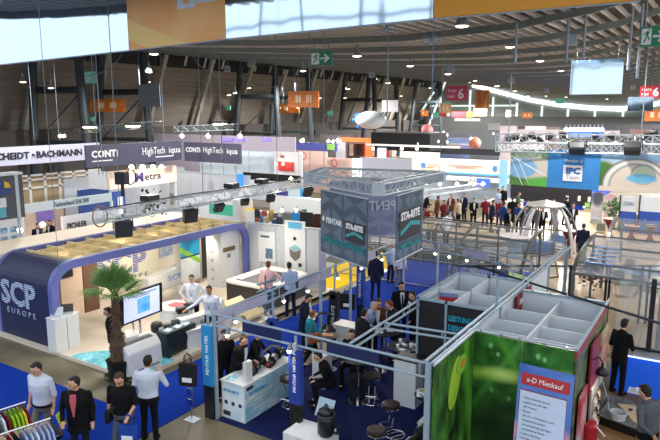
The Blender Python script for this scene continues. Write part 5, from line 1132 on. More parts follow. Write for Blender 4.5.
# front posts of the glossy enclosure
fp = thing('post_frame', 'dark slim twin posts and level top rail in front of the glossy enclosure', 'frame', (-2,19,0))
for px in (571,574.5,607.5,611,643,650):
    p = GD(px, 266, 19.0); MB().box((p.x-.035,p.y-.035,.02),(p.x+.035,p.y+.035,p.z)).build('post', END, fp)
p = GD(455,266,19.0); q = GD(690,266,19.0); MB().cyl(p, q, .03, 8).build('top_rail', END, fp)
for px in (494,541):
    p = GD(px, 266, 19.0); MB().cyl((p.x,p.y,.02), p, .03, 8).build('post', END, fp)
bl_ = MB(); p = GZ(476,266,2.5); q = GZ(662,324,2.5); bl_.cyl(p, q, .03, 8); bl_.build('slanting_rail', END, None, 'long slim grey rail slanting down over the pale store room', 'rail')
pf_ = M('brown_frame', (120,96,66), .6)
for i, (px, py, rz_) in enumerate(((462,275,.3),(486,284,.9),(523,270,.5),(548,272,1.0),(556,244,.2),(497,262,.6))):
    p = GZ(px, py, .3); t = thing('glass_sample_frame', 'tilted brown framed glass sample standing on the beige floor, %s' % ordn(sorted((462,486,523,548,556,497)).index(px), 6), 'sample frame', (p.x,p.y,.01), rz_)
    for sx in (-.6,.6): MB().slab([(sx-.03,0,0),(sx+.03,0,0),(sx+.03,.35,.95),(sx-.03,.35,.95)], (0,.04,0)).build('stile', pf_, t)
    for y0_f in (0,.33): MB().box((-.6,y0_f,y0_f*2.7),(.6,y0_f+.04,y0_f*2.7+.06)).build('crossbar', pf_, t)
    MB().slab([(-.57,.01,.05),(.57,.01,.05),(.57,.33,.9),(-.57,.33,.9)], (0,.012,0)).build('pane', GLASS, t)
# orangery dome
dm = thing('garden_dome', 'round ribbed glass garden dome with white curtains', 'garden dome', (-9.0,28.5,0))
dc = GZ(543,252,0); R0 = 1.62; HD = 2.55; ctrz = lambda k_: HD*math.sin(k_)
for i in range(12):
    a = i*PI/6; pts = []
    for j in range(8):
        k_ = PI/2*j/8*.86; rr_ = R0*math.cos(k_)**.75; pts.append(Vector((dc.x+rr_*math.cos(a), dc.y+rr_*math.sin(a), .02+HD*.97*math.sin(k_))))
    MB().tube(pts, .04, 6).build('rib', EN, dm)
rt_ = R0*math.cos(PI/2*7/8*.86)**.75
MB().lathe((dc.x,dc.y,HD*.9), [(rt_+.12,0),(rt_+.1,.06),(.2,.22),(.05,.26)], 24).build('crown_roof', M('pearl_roof', (160,160,152), .35, .2), dm)
cm = M('curtain_white', (180,180,188), .8)
for a in (-.62*PI, -.12*PI, .45*PI):
    mb = MB()
    for j in range(6):
        k0_, k1_ = PI/2*j/6*.8, PI/2*(j+1)/6*.8; qd = []
        for kk, sg_ in ((k0_,-1),(k0_,1),(k1_,1),(k1_,-1)):
            rr_ = (R0-.08)*math.cos(kk)**.75; aa = a+sg_*.10; qd.append((dc.x+rr_*math.cos(aa), dc.y+rr_*math.sin(aa), .03+HD*.97*math.sin(kk)))
        mb.slab(qd, (-.02*math.cos(a),-.02*math.sin(a),0))
    mb.build('curtain', cm, dm)
for a in (.3*PI, -.5*PI):
    p = (dc.x+.75*math.cos(a), dc.y+.75*math.sin(a)); t = thing('lounge_sofa', 'low pale sofa inside the garden dome, %s side' % ('far' if a > 0 else 'near'), 'sofa', (*p,0), a)
    MB().box((-.3,-.7,.05),(.3,.7,.4)).build('seat', M('sofa_pale', (196,196,200), .8), t, bevel=.04); MB().box((.25,-.7,.05),(.4,.7,.75)).build('backrest', M('sofa_blue', (120,150,196), .8), t, bevel=.04)
maroon = M('maroon_cloth', (112,28,34), .85)
def cocktail(label, px, py, h=1.1, mat=maroon, sc=1.0):
    p = GZ(px, py, h); t = thing('cocktail_table', label, 'table', (p.x,p.y,0))
    MB().lathe((p.x,p.y,.02), [(.3*sc,0),(.22*sc,.1),(.09*sc,.35),(.09*sc,.5),(.24*sc,.85),(.37*sc,h-.03),(.37*sc,h-.01)], 20).build('cloth', mat, t, smooth=False)
    MB().lathe((p.x,p.y,h+.01), [(.36*sc,0),(.36*sc,.02)], 20).build('tabletop', M('cream_top', (224,206,176), .5), t)
cocktail('cocktail table in a maroon stretch cloth beside the garden dome', 570, 231); cocktail('maroon cocktail table behind the wide arched enclosure, left', 611, 219)
cocktail('maroon clothed table under the wide arch', 632, 226, .8); cocktail('maroon clothed table at the right edge by the wide arch', 651, 226, .9)
rtb = thing('round_glass_table', 'pale round table top showing blue tint inside the quarter round enclosure', 'table', (-7.6,26,0)); p = GZ(516,236,.95)
MB().lathe((p.x,p.y,.93), [(.75,0),(.78,.02),(.78,.04)], 28).build('tabletop', M('pale_pink_top', (216,206,212), .2), rtb); MB().lathe((p.x,p.y,.02), [(.35,0),(.3,.4),(.62,.9)], 20).build('glass_bowl', M('blue_bowl', (140,170,200), .2), rtb)
def chair(label, x, y, rz, mat, group='wire frame chairs among the enclosures'):
    t = thing('chair', label, 'chair', (x,y,0), rz, group)
    MB().box((-.22,-.22,.43),(.22,.22,.47)).build('seat', mat, t, bevel=.01); MB().slab([(-.22,.2,.5),(.22,.2,.5),(.2,.27,.88),(-.2,.27,.88)], (0,.02,0)).build('backrest', mat, t)
    for sx in (-1,1):
        for sy in (-1,1): MB().cyl((sx*.2,sy*.2,.43),(sx*.22,sy*.24,0), .013, 6).build('leg', CHROME, t)
    return t
cg = M('chair_olive', (110,112,100), .6); first_c = None
for px, py in ((620,283),(637,282),(650,290),(664,283),(626,270),(600,232),(478,262),(492,268),(560,248),(587,262)):
    p = GZ(px, py, .47)
    if first_c is None: first_c = chair('olive seat wire chair among the pool enclosures, sixth from the right of the chairs', p.x, p.y, .4, cg)
    else: dup(first_c, (p.x,p.y,0), random.uniform(0,6), 'olive seat wire chair among the pool enclosures, %s of the chairs' % ordn(sorted((620,637,650,664,626,600,478,492,560,587)).index(px), 10))
dt = thing('dining_table', 'glass dining table with blue shine behind the slim posts', 'table', (-1.5,20,0)); p = GZ(640,270,.75)
MB().lathe((p.x,p.y,.73), [(.8,0),(.8,.02)], 30).build('tabletop', M('blue_glass_top', (150,180,220), .1), dt); MB().cyl((p.x,p.y,.02),(p.x,p.y,.73), .06, 10).build('column', CHROME, dt)
# plant, screens, monitor wall
def bush(label, x, y, z0, h, r, mat, pot=True, n=120, stem=None, name='potted_plant'):
    t = thing(name, label, 'plant', (x,y,z0))
    if pot: MB().lathe((x,y,z0), [(.14,0),(.2,.28),(.2,.3)], 16).build('pot', DARK, t)
    MB().cyl((x,y,z0+.2),(x,y,z0+h*.6), .03, 6).build('stem', M('bark', (90,70,50), .9), t)
    mb = MB()
    for i in range(n):
        a = random.uniform(0,2*PI); b = math.acos(random.uniform(-1,1)); q = random.uniform(.3,1)
        p = Vector((x+r*q*math.sin(b)*math.cos(a), y+r*q*math.sin(b)*math.sin(a), z0+h*.68+h*.34*q*math.cos(b)))
        d = Vector((random.uniform(-1,1),random.uniform(-1,1),random.uniform(-.3,1))).normalized()*r*.32; w = d.orthogonal().normalized()*r*.1
        mb.add([p, p+d*.5+w, p+d, p+d*.5-w, p+d*.5+w.cross(d).normalized()*.015], [(0,1,4),(1,2,4),(2,3,4),(3,0,4)])
    mb.build('foliage', mat, t)
lf = M('leaf_green', (56,96,48), .6, 0, .3, 9); lfr = M('leaf_russet', (110,62,46), .7, 0, .3, 9)
p = GZ(590,290,0.6); bush('russet and green potted shrub between the twin posts', p.x, p.y, .01, 1.8, .45, lfr, n=200)
p = GZ(459,262,.8); bush('small green potted tree inside the quarter round enclosure', p.x, p.y, .01, 1.7, .4, lf, n=160)
p = GZ(613,211,1.0); bush('round green bush in front of the blue based whiteboard', p.x, p.y, .01, 1.7, .65, lf, n=160)
mn = thing('colour_monitor', 'monitor with a colourful picture above the pale store room', 'monitor', (-4.4,15.6,0))
a = GZ(509,273,2.1); b = GZ(536,285,2.05); 
vv = (Vector((b.x,b.y,0))-Vector((a.x,a.y,0))).normalized()
MB().slab([(a.x,a.y,1.75),(b.x,b.y,1.75),(b.x,b.y,2.15),(a.x,a.y,2.15)], Vector((-vv.y,vv.x,0))*.05).build('screen', PM('screen_mix', (60,90,200), (170,210,120), 5, emit=.4), mn)
MB().cyl(((a.x+b.x)/2,(a.y+b.y)/2+.05,0),((a.x+b.x)/2,(a.y+b.y)/2+.05,1.75), .04, 8).build('stand', DARK, mn)
rp = thing('red_banner', 'slanting red banner with pale lettering beside the colour monitor', 'banner', (-4,15.9,0)); 
a = GX(518,291,-3.86); b = GX(529,280,-3.86)
MB().slab([(-3.86,a.y-.1,2.0),(-3.86,b.y+.2,2.0),(-3.86,b.y+.2,2.4),(-3.86,a.y-.1,2.4)], (.03,0,0)).build('sheet', M('poster_red'), rp)
MB().box((-3.83,a.y+.1,2.15),(-3.825,b.y,2.28)).build('pale_stripe', WINK, rp)
# men around
P_('man in dark suit seen from behind walking between the enclosures', 584, 224, 1.80, face=100, top='navy', bot='dark', hair='dark', near=0, jacket=True)
P_('person in white sitting beyond the rail near the hanging banner', 400, 245, 1.7, face=-40, top='white', bot='khaki', hair='dark', near=0)
P_('person in pale shirt next to the one in white beyond the rail', 391, 242, 1.65, face=-20, top='paleblue', bot='navy', hair='brown', near=0)
P_('man in a long white robe and head cloth before the blue based board', 651, 202, 1.78, face=-60, top='white', bot='white', hair='grey', near=0)

# ------------------------------------------------------------ big round banner over the pools
YI = 30.0
ip = thing('pool_banner', 'wide hanging banner with pool pictures and a blue middle with white logo', 'banner', (-5.5,YI,3.2))
def ipx(px, py): return GY(px, py, YI)
zt, zb = 4.93, 3.2
def ipanel(x0, x1, mat, name, k=0.0):
    n = 8; mb = MB()
    for i in range(n):
        xa, xb = x0+(x1-x0)*i/n, x0+(x1-x0)*(i+1)/n; f = lambda x: YI+.035*(x+5.0)**2*.6
        mb.slab([(xa,f(xa),zb),(xb,f(xb),zb),(xb,f(xb),zt),(xa,f(xa),zt)], (0,.03,0))
    return mb.build(name, mat, ip)
wid_ = (ipx(660,170).x-ipx(600,170).x)/2
xa = ipx(508,170).x; xb = ipx(547,170).x; xc = ipx(600,170).x; xd = ipx(700,170).x
oL = (xa+xb)/2+5.5; oR = xc+wid_+5.5
ipanel(xa, xb, PM('pool_photo_left', (52,92,44), (104,150,80), 1.6, (('spot',(oL+.1,0,.9),(1.1,99,.55),(206,200,186),.15),('spot',(oL-.35,0,.85),(.75,99,.5),(126,176,220),.1),('spot',(oL-.2,0,1.55),(.9,99,.22),(170,196,170),.6),('band',(1,0,.5),oL+.1,.02,(230,234,238),.3),('band',(1,0,.5),oL-.25,.02,(230,234,238),.3),('band',(.5,0,1),.5*oL+.95,.03,(226,230,232),.2),('spot',(oL+.6,0,.1),(.7,99,.3),(90,180,70),.3))), 'left_picture')
ipanel(xb, xc, M('ipc_blue', (56,132,200), .5, 0, .05, 1), 'blue_panel')
ipanel(xc, xd, PM('pool_photo_right', (206,190,170), (222,206,186), 1.2, (('band',(0,0,1),1.6,.3,(150,190,226),.4),('spot',(oR-1.2,0,.75),(.75,99,.6),(70,116,46),.15),('spot',(oR+.25,0,.3),(1.35,99,1.2),(96,100,104),.04),('spot',(oR+.25,0,.3),(1.27,99,1.12),(226,224,218),.04),('spot',(oR+.3,0,.28),(1.12,99,1.0),(140,146,150),.04),('spot',(oR+.3,0,.26),(1.04,99,.94),(216,204,188),.04),('spot',(oR+.55,0,.8),(.5,99,.45),(150,156,160),.06),('spot',(oR+.55,0,.78),(.44,99,.38),(190,206,180),.06),('spot',(oR+.5,0,.62),(.6,99,.2),(112,180,220),.1),('band',(0,0,1),.0,.22,(222,208,192),.2))), 'right_picture')
fI = lambda x: YI+.021*(x+5.0)**2-.03
lc = (xb+xc)/2
MB().box((lc-.42,fI(lc)-.01,3.55),(lc+.42,fI(lc),4.28)).build('logo_square', WINK, ip)
lettering('IPC', (lc-.3,fI(lc)-.02,3.9), NY, .38, M('ipc_ink', (40,100,180), .5), ip, bold=.02, fw=.62); lettering('Team', (lc-.3,fI(lc)-.02,3.65), NY, .27, M('pale_grey_ink', (170,180,196), .5), ip, fw=.6)
lettering('Member of', (lc-.38,fI(lc)-.02,4.42), NY, .2, WINK, ip, fw=.8)
it = thing('lighting_truss', 'wide aluminium truss with floodlights over the pool banner', 'truss', (-5,YI,5))
truss_mb(GY(497,147,YI+.1), GY(705,150,YI+.1), .42, 22, .04, .02).build('beam', ALU, it)
truss_mb(GY(497,138,YI+4), GY(705,140,YI+4), .42, 18, .035, .018).build('rear_beam', ALU, it)
for i, px in enumerate((579,634)):
    p = GY(px, 140, YI); flood('black floodlight in front of the wide truss, %s' % ('above the blue panel' if i == 0 else 'above the right pool picture'), p.x, p.y-.3, p.z+.1, .1, 1.6, 60)
for i, (px, py) in enumerate(((508,139),(516,137),(524,139),(532,136),(540,139),(549,137),(563,135),(596,137),(612,137),(648,136),(655,133))):
    p = GY(px, py, YI+4); flood('black floodlight on the rear truss over the pool banner, %s' % ordn([508,516,524,532,540,549,563,596,612,648,655].index(px), 11), p.x, p.y, p.z+.2, random.uniform(-1,1), .8, 50, 'floodlights on the rear truss')
for px in (508,640): p = GY(px, 147, YI); cable('steel cable from the roof to the wide truss, %s end' % ('left' if px < 600 else 'right'), p.x, p.y, 5.3, roof_z(p.x, p.y), .025, group='cables of the wide truss')

# ------------------------------------------------------------ crowd before the white bar
crowdspots = [(429,206,'red','dark',-60),(437,196,'brown','brown',20),(444,200,'red','black',-40),(452,194,'brown','auburn',-100),(459,199,'beige','brown',160),(465,193,'navy','dark',-120),
 (474,198,'black','dark',-60),(486,197,'red','grey',120),(492,200,'navy','dark',20),(500,199,'red','brown',-60),(497,209,'lightgrey','blonde',90),(508,208,'black','black',-30),(503,202,'blue','dark',60),
 (513,197,'black','black',120),(520,203,'blue','brown',-100),(525,206,'navy','dark',-60),(531,200,'dark','black',200),(536,205,'grey','dark',-70),(518,192,'green','dark',0),(543,206,'black','brown',-60),
 (555,199,'lightgrey','dark',-100),(566,197,'black','black',60),(573,203,'dark','dark',-60),(432,211,'beige','auburn',-80),(447,212,'white','dark',120)]
tops = {'red': 'maroon jacket','brown': 'brown coat','beige': 'beige top','navy': 'navy suit','black': 'black suit','lightgrey': 'light grey top','blue': 'blue shirt','green': 'green pullover','dark': 'dark suit','grey': 'grey pullover','white': 'white shirt'}
protos = {}
rnd = random.Random(3)
for i, (px, py, c, h_, fa) in enumerate(crowdspots):
    px += 0; hgt = rnd.uniform(1.66,1.84); x, y = at_head(px, py, hgt)
    if px > 515: y_lim = 0
    person('visitor in %s in the standing crowd, %s of the group' % (tops[c], ordn(sorted((q_[0],q_[1]) for q_ in crowdspots).index((px,py)), len(crowdspots))), x, y, 0, fa, hgt, rnd.choice(['stand','stand','walk']), rnd.choice(['down','fwd','low']), rnd.choice(['down','low','fold']), c, rnd.choice(['black','jeans','dark','navy']), h_, near=0, jacket=c in ('navy','black','dark','brown'), group='visitors standing beyond the enclosures')
P_('man in black standing high on the left of the white bar, bending', 425-12+12, 193, 1.8, z0=.3, face=40, top='black', bot='khaki', hair='auburn', near=0, lean=16, al='fwd', ar='fwd')
P_('man in black shirt high up on the white platform', 497+6, 186, 1.82, z0=.4, face=-60, top='black', bot='black', hair='dark', near=0)
P_('woman in pale blue high up beside the man on the platform', 498, 189, 1.7, z0=.4, face=-30, top='paleblue', bot='blue', hair='brown', near=0)
# ------------------------------------------------------------ background stands
def cY(px, Y, lim=-46.5):
    x = GY(px, 130, Y).x; return Y if x > lim else Y*lim/x
def wallY(name, label, cat, px0, py0, px1, py1, Y, mat, t=.08, to_floor=False, par=None, group=None):
    """upright board facing the gallery, spanned by two sight lines at distance Y"""
    Y = cY(px0, Y); a = GY(px0, py0, Y); b = GY(px1, py0, Y); c = GY((px0+px1)/2, py1, Y); m_ = GY((px0+px1)/2, py0, Y)
    z1 = m_.z; z0 = 0.02 if to_floor else max(.02, c.z)
    return MB().box((a.x,Y,z0),(b.x,Y+t,z1)).build(name, mat, par, label, cat, group) if par is None else MB().box((a.x,Y,z0),(b.x,Y+t,z1)).build(name, mat, par)
def wallX(name, label, cat, px0, py0, px1, py1, X, mat, t=.08, par=None, to_floor=False):
    a = GX(px0, py0, X); b = GX(px1, py0, X); c = GX(px0, py1, X); z1 = a.z; z0 = .02 if to_floor else max(.02, c.z)
    q = MB().box((X-t,a.y,z0),(X,b.y,z1))
    return q.build(name, mat, par, label, cat) if par is None else q.build(name, mat, par)
def spots_on(px_list, py, Y, par=None, r=.09, mat=BULB, label='small lit lamp on a background stand', group='lit lamps of the background stands'):
    for px in px_list:
        Y = cY(px, Y); p = GY(px, py, Y)
        t = thing('stand_lamp', label, 'lamp', (p.x,p.y,p.z), 0, group)
        MB().ell(p, r, 10, 6).build('bulb', mat, t); MB().cyl(p+Vector((0,0,r*.6)), p+Vector((0,.1,r*2.4)), r*.35, 6).build('arm', ALUD, t)
# --- left hanging banners
def sidebanner(label, X, px0, pyt, pyb, px1, mat):
    a = GX(px0, pyt, X); c = GX(px0, pyb, X); b = GX(px1, pyb, X)
    t = thing('hanging_banner', label, 'banner', (X,a.y,c.z))
    MB().box((X-.12,a.y,c.z),(X,b.y,a.z)).build('body', mat, t); return t, a.y, b.y, c.z, a.z
slb = M('plum_banner', (74,74,98), .6, 0, .03, .8); palb = M('pale_banner', (196,200,222), .6, 0, .03, .8)
t, ya, yb, zb_, zt_ = sidebanner('dark slate hanging banner with white company words, nearer one', -26, 85.5, 145.5, 168, 182, slb)
def conti(t, X, y0, zb_, zt_, h):
    H_t = zt_-zb_
    lettering('CONTi', (X+.02,y0+.28,zb_+H_t*.44), PX_, H_t*.42, WINK, t, bold=.02, fw=1.55)
    MB().box((X,y0+.3,zb_+H_t*.24),(X+.02,y0+1.5,zb_+H_t*.29)).build('small_line', WINK, t)
    lettering('HighTech', (X+.02,y0+h,zb_+H_t*.40), PX_, H_t*.5, WINK, t, fw=1.55); lettering('iqua', (X+.02,y0+h+1.85,zb_+H_t*.40), PX_, H_t*.46, WINK, t, fw=.85)
    MB().box((X,y0+h+.9,zb_+H_t*.22),(X+.02,y0+h+2.2,zb_+H_t*.27)).build('small_line', WINK, t)
conti(t, -26, ya, zb_, zt_, GX(142,155,-26).y-ya)
pa = GY(184,142,26.5); pb = GY(240,141.5,26.5); pc = GY(185,161,26.5)
t = thing('hanging_banner', 'dark slate hanging banner with white company words, farther one', 'banner', (pa.x,26.5,pc.z))
MB().box((pa.x,26.5,pc.z),(pb.x,26.62,pa.z)).build('body', slb, t); w_ = pb.x-pa.x; Ht = pa.z-pc.z
lettering('CONTi', (pa.x+w_*.03,26.48,pc.z+Ht*.5), NY, Ht*.34, WINK, t, bold=.012, fw=w_*.27); lettering('HighTech', (pa.x+w_*.35,26.48,pc.z+Ht*.5), NY, Ht*.42, WINK, t, fw=w_*.35); lettering('iqua', (pa.x+w_*.77,26.48,pc.z+Ht*.5), NY, Ht*.40, WINK, t, fw=w_*.18)
t, ya, yb, zb_, zt_ = sidebanner('pale lilac hanging banner with dark capital lettering at the left edge', -30, -30, 149, 168.5, 101, palb)
y0_ = GX(-9,160,-30).y; Ht = zt_-zb_
lettering('SCHEIDT', (-29.98,y0_,zb_+Ht*.33), PX_, Ht*.5, DINK, t, bold=.02, fw=GX(29,150,-30).y-y0_); lettering('&', (-29.98,GX(31,150,-30).y,zb_+Ht*.33), PX_, Ht*.34, DINK, t, bold=.02); lettering('BACHMANN', (-29.98,GX(35.5,150,-30).y,zb_+Ht*.33), PX_, Ht*.5, DINK, t, bold=.02, fw=GX(81.5,150,-30).y-GX(35.5,150,-30).y)
for X, px in ((-26,102),(-26,165),(-30,60),(-30,35)):
    p = GX(px, 140, X); cable('steel cable from the roof to the slate and lilac banners', X-.06, p.y, p.z, roof_z(X,p.y), .015, group='cables of the left banners')
# Metra sign board with lamps
a = GX(109,172,-27); b = GX(177,182,-27); c = GX(110,190,-27)
t = thing('fascia_sign', 'white fascia board with dark blue company word lit by four lamps', 'sign', (-27,a.y,c.z))
MB().box((-27.15,a.y,c.z),(-27,b.y,a.z)).build('board', M('warm_white_board', (236,214,200), .6), t); MB().box((-28.6,a.y-.1,c.z),(-27.15,a.y,a.z)).build('return_board', WHITE, t)
Lb = b.y-a.y; Hb = a.z-c.z
lettering('M', (-26.98,a.y+Lb*.34,c.z+Hb*.28), PX_, Hb*.72, M('metra_blue', (50,52,110), .5), t, bold=.03, fw=Lb*.13); lettering('etra', (-26.98,a.y+Lb*.49,c.z+Hb*.32), PX_, Hb*.6, DINK, t, bold=.01, fw=Lb*.25)
for px in (131.5,142.5,153,161.5):
    p = GX(px,167,-26.5); s_ = MB().cyl((-27,p.y,a.z),(-26.5,p.y,p.z), .025, 6).build('lamp_arm', ALUD, t); MB().ell(p, .13, 10, 8).build('bulb', BULB, s_)
    lamp('SPOT', (-26.3,p.y,p.z), 60, (1,.8,.6), .06, (-27,p.y,c.z+.3), 120)
MB().box((-27.2,b.y-.1,0),(-27.05,b.y,c.z)).build('post', WHITE, t)
MB().box((-31,a.y,.02),(-30.9,b.y+3,3.0)).build('partition', GREYP, None, 'pale back partition behind the lit fascia board', 'partition')
# blue cube with clock picture under the sign
p = GX(113,192,-26.5); q = GX(127,226,-26.5); c = GX(113,214,-26.5)
t = thing('royal_board', 'royal blue upright panel with a white dial poster under the fascia board', 'panel', (-26.5,p.y,0)); MB().box((-26.6,p.y,.02),(-26.5,q.y,p.z)).build('panel', M('royal_panel', (44,84,160), .5), t)
MB().box((-26.5,p.y+.25,1.0),(-26.47,q.y-.2,p.z-.3)).build('dial_poster', WINK, t)
for i, (x0, yt, x1, yb_, X) in enumerate(((78,190.5,109,197,-29),(87,181,110,190,-33))):
    p = GX(x0,yt,X); q = GX(x1,yt,X); c = GX(x0,yb_,X)
    MB().box((X-.1,p.y,0.02),(X,q.y,p.z)).build('blue_board', M('royal_panel'), None, 'blue board wall with white edge left of the fascia sign, %s' % ('front' if i == 0 else 'rear'), 'board')
# framed beige box row
t = thing('framed_wall', 'long beige wall framed in six bays behind the left stands', 'framed wall', (-33,30,0)); a = GX(-5,176,-33); b = GX(99,171,-33); c = GX(22,190,-33); zc_ = c.z
MB().box((-33.1,a.y,0.02),(-33,b.y,a.z-.15)).build('panel', M('beige_wood_panel', (164,146,112), .7), t)
for i in range(8):
    y = a.y+(b.y-a.y)*i/7; MB().box((-33,y-.07,0),(-32.9,y+.07,a.z-.1)).build('stile', OFFW, t)
for z in (a.z-.2, (a.z+zc_)/2, zc_): MB().box((-33,a.y,z),(-32.9,b.y,z+.1)).build('rail', OFFW, t)
# dark information tower at the left edge
t = thing('information_tower', 'dark grey tower with a blue and yellow disc and two small pictures', 'tower', (-21,14,0)); p = GX(-20,178,-20.5); q = GX(22.5,182,-20.5); c = GX(10,222,-20.5)
MB().box((-21.0,p.y,GX(10,219,-20.5).z),(-20.5,q.y,p.z)).build('tower', M('tower_grey', (76,80,90), .6), t); MB().box((-21.02,p.y,p.z),(-20.48,q.y+.02,p.z+.08)).build('cap', WHITE, t)
MB().cyl((-20.75,q.y-.1,0),(-20.75,q.y-.1,p.z-.1), .05, 8).build('leg', ALU, t); MB().cyl((-20.75,p.y+.1,0),(-20.75,p.y+.1,p.z-.1), .05, 8).build('leg', ALU, t); MB().box((-20.5,q.y-.28,GX(10,219,-20.5).z),(-20.49,q.y-.16,p.z)).build('pale_stripe', ALU, t)
u_ = GX(4,188,-20.48); AX = Matrix(((0,0,1),(1,0,0),(0,1,0)))
MB().lathe(u_, [(.24,0),(.24,.02)], 24, ax=AX).build('disc', M('disc_blue', (40,70,130), .5), t); MB().slab([u_+Vector((.03,0,0)),u_+Vector((.03,.22,0)),u_+Vector((.03,.16,.16)),u_+Vector((.03,0,.24))], (.01,0,0)).build('yellow_wedge', M('wedge_yellow', (220,180,50), .5), t)
for py, m in ((203,M('poster_pale',(210,214,226),.5)),(213,M('poster_aqua',(80,170,190),.5))):
    u_ = GX(2,py,-20.48); MB().box((-20.5,u_.y-.3,u_.z-.16),(-20.48,u_.y+.15,u_.z+.16)).build('picture', m, t)
# association stand: fascia, white walls, seated people
t = thing('fascia_sign', 'pale fascia strip with grey association lettering', 'sign', (-25,22,2.4)); a = GX(22,208,-24); b = GX(112,199,-24); c = GX(60,208.5,-24); a2_ = GX(60,202,-24)
MB().box((-24.1,a.y,c.z),(-24,b.y,a2_.z+.1)).build('board', M('pale_aqua_board', (190,204,212), .6), t)
lettering('Fachverband SHK BW', (-23.98,GX(54,205,-24).y,c.z+.1), PX_, .30, M('slate_ink'), t, fw=GX(89,205,-24).y-GX(54,205,-24).y)
for y in (a.y, b.y): MB().box((-24.1,y-.05,0.02),(-24.0,y+.05,c.z)).build('post', WHITE, t)
MB().box((-30.1,a.y-3,.02),(-30.0,b.y+1.5,2.0)).build('partition', M('warm_partition', (222,196,176), .6), None, 'warm lit partition behind the two seated women on the left', 'partition')
wt = thing('wall_screen', 'wall screen with violet picture above the seated pair', 'screen', (-27,20,1.5)); p = GX(36,210,-29.95); q = GX(53,215,-29.95); MB().box((-30,p.y,q.z-.25),(-29.9,q.y,p.z)).build('screen', M('violet_screen', (110,90,150), .4, 0, .3, 5, emit=.6), wt)
t = thing('lettered_wall', 'white stand wall with black slab lettering', 'wall board', (-22.5,20,0)); p = GX(62,217,-22.5); q = GX(110,236,-22.5)
MB().box((-22.6,p.y,.02),(-22.5,q.y+.6,p.z)).build('board', M('lit_white', (222,224,232), .6), t); lettering('PICHLER', (-22.48,GX(67,228,-22.5).y,p.z-.55), PX_, .36, DINK, t, bold=.008, fw=GX(87,228,-22.5).y-GX(67,228,-22.5).y)
t = thing('picture_board', 'white board with rows of small blue pictures at the left edge', 'board', (-22,14,0)); p = GX(-10,222,-26.5); q = GX(18,230,-26.5); MB().box((-26.6,p.y,.02),(-26.5,q.y,p.z)).build('board', WHITE, t)
for i in range(4):
    for j in range(2): MB().box((-26.5,q.y-.35-.45*i,p.z-.6-.4*j),(-26.48,q.y-.05-.45*i,p.z-.35-.4*j)).build('small_picture', PM('tile_picture', (70,110,150), (160,200,220), 4), t)
for px, py, lb, c, h_, fa in ((11,243,'grey haired person in black seated under the left stand lamp','black','grey',30),(25,238,'man in dark jacket seated by the lit lamp on the left','black','dark',200),(40,232,'woman in grey seated with her back to the aisle on the left','lightgrey','dark',120),
        (37,224,'woman with black long hair seated at the far left table','black','black',-30),(51,221,'man in black suit with glasses seated at the far left table','black','dark',-80)):
    P_(lb, px, py, 1.74, crown=1.36, face=fa, legs='sit', seat=.48, al='fwd', ar='fwd', top=c, bot='dark', hair=h_, near=0, jacket=c=='black')
p = GZ(50,237,.75); bartable('wooden table of the seated group on the left', p.x, p.y, .5, .75, WOOD)
for px, py in ((20,230),(42.5,224.5)):
    p = GX(px,py,-22.4); t = thing('standing_lamp', 'glowing round lamp among the seated people, %s' % ('left' if px < 30 else 'right'), 'lamp', (p.x,p.y,0)); MB().ell(p, .1, 12, 8).build('bulb', BULB, t); MB().cyl((p.x,p.y,.02),(p.x,p.y,p.z), .02, 6).build('pole', CHROME, t)
    lamp('POINT', (p.x+.3,p.y,p.z), 25, (1,.8,.6), .1)
# second row of white stand walls between the truss and the portal
for i, (x0, yt, x1, X, m, lb) in enumerate(((96,219,200,-21.6,M('mist_panel', (186,198,200), .6),'long pale green grey wall directly behind the lattice ceiling'),(178,196,252,-24.5,GREYP,'grey panel wall behind the long truss'))):
    a = GX(x0,yt,X); b = GX(x1,yt,X); MB().box((X-.1,a.y,.02),(X,b.y,min(a.z,3.2))).build('stand_wall', m, None, lb, 'stand wall')
# white and grey long panel walls
def panelwall(label, px0, px1, pyt, Y, n, mat, z0=.02, pyb=None):
    Y = cY(px0, Y)
    t = thing('panel_wall', label, 'panel wall', (GY((px0+px1)/2,pyt,Y).x,Y,0)); a = GY(px0,pyt,Y); b = GY(px1,pyt,Y); z1 = GY((px0+px1)/2,pyt,Y).z
    for i in range(n):
        x0 = a.x+(b.x-a.x)*i/n; x1 = a.x+(b.x-a.x)*(i+1)/n; MB().box((x0+.03,Y,z0),(x1-.03,Y+.06,z1)).build('panel', mat, t)
    MB().box((a.x,Y-.02,z1),(b.x,Y+.1,z1+.06)).build('top_rail', ALU, t); return t, a, b, z1
icy = M('icy_panel', (206,220,232), .6, 0, .03, .5)
panelwall('long icy white panel wall behind the farther slate banner', 199, 290, 151, 37, 7, icy)
panelwall('lower grey panel wall left of the blue column', 176, 250, 174, 33, 5, GREYP)
panelwall('pale wall panels between the nearer slate banner and the fascia sign', 136, 184, 166, 36, 3, GREYP)
t = thing('far_fascia', 'long pinkish far fascia with violet lit words', 'fascia', (-30,56,4)); a = GY(128,137,36); b = GY(275,134,36); c = GY(190,150,36)
MB().box((a.x,38.5,.05),(b.x,38.6,GY(190,134.5,38.5).z)).build('board', M('mauve_board', (176,166,180), .6), t)
vl = M('violet_light', (130,110,230), .5, 0, 0, emit=1.0)
for x0, x1 in ((137,150),(222,233),(236,244),(262,270)): MB().box((GY(x0,140,38.4).x,38.4,GY(x0,141,38.4).z),(GY(x1,140,38.4).x,38.48,GY(x0,138,38.4).z)).build('violet_word', vl, t)
for px in (22,34,46): p = GY(px,150,54)
wallY('blue_column', 'bright blue lit column between the grey and white panel walls', 'column', 236.5,174,243,200, 32.5, M('cyan_col', (70,150,230), .4, 0, .2, 2, emit=.3), to_floor=True)
wallY('dark_fascia', 'black fascia with thin pale lettering above the long truss', 'fascia', 243,174,300,181, 35, BLACKM)
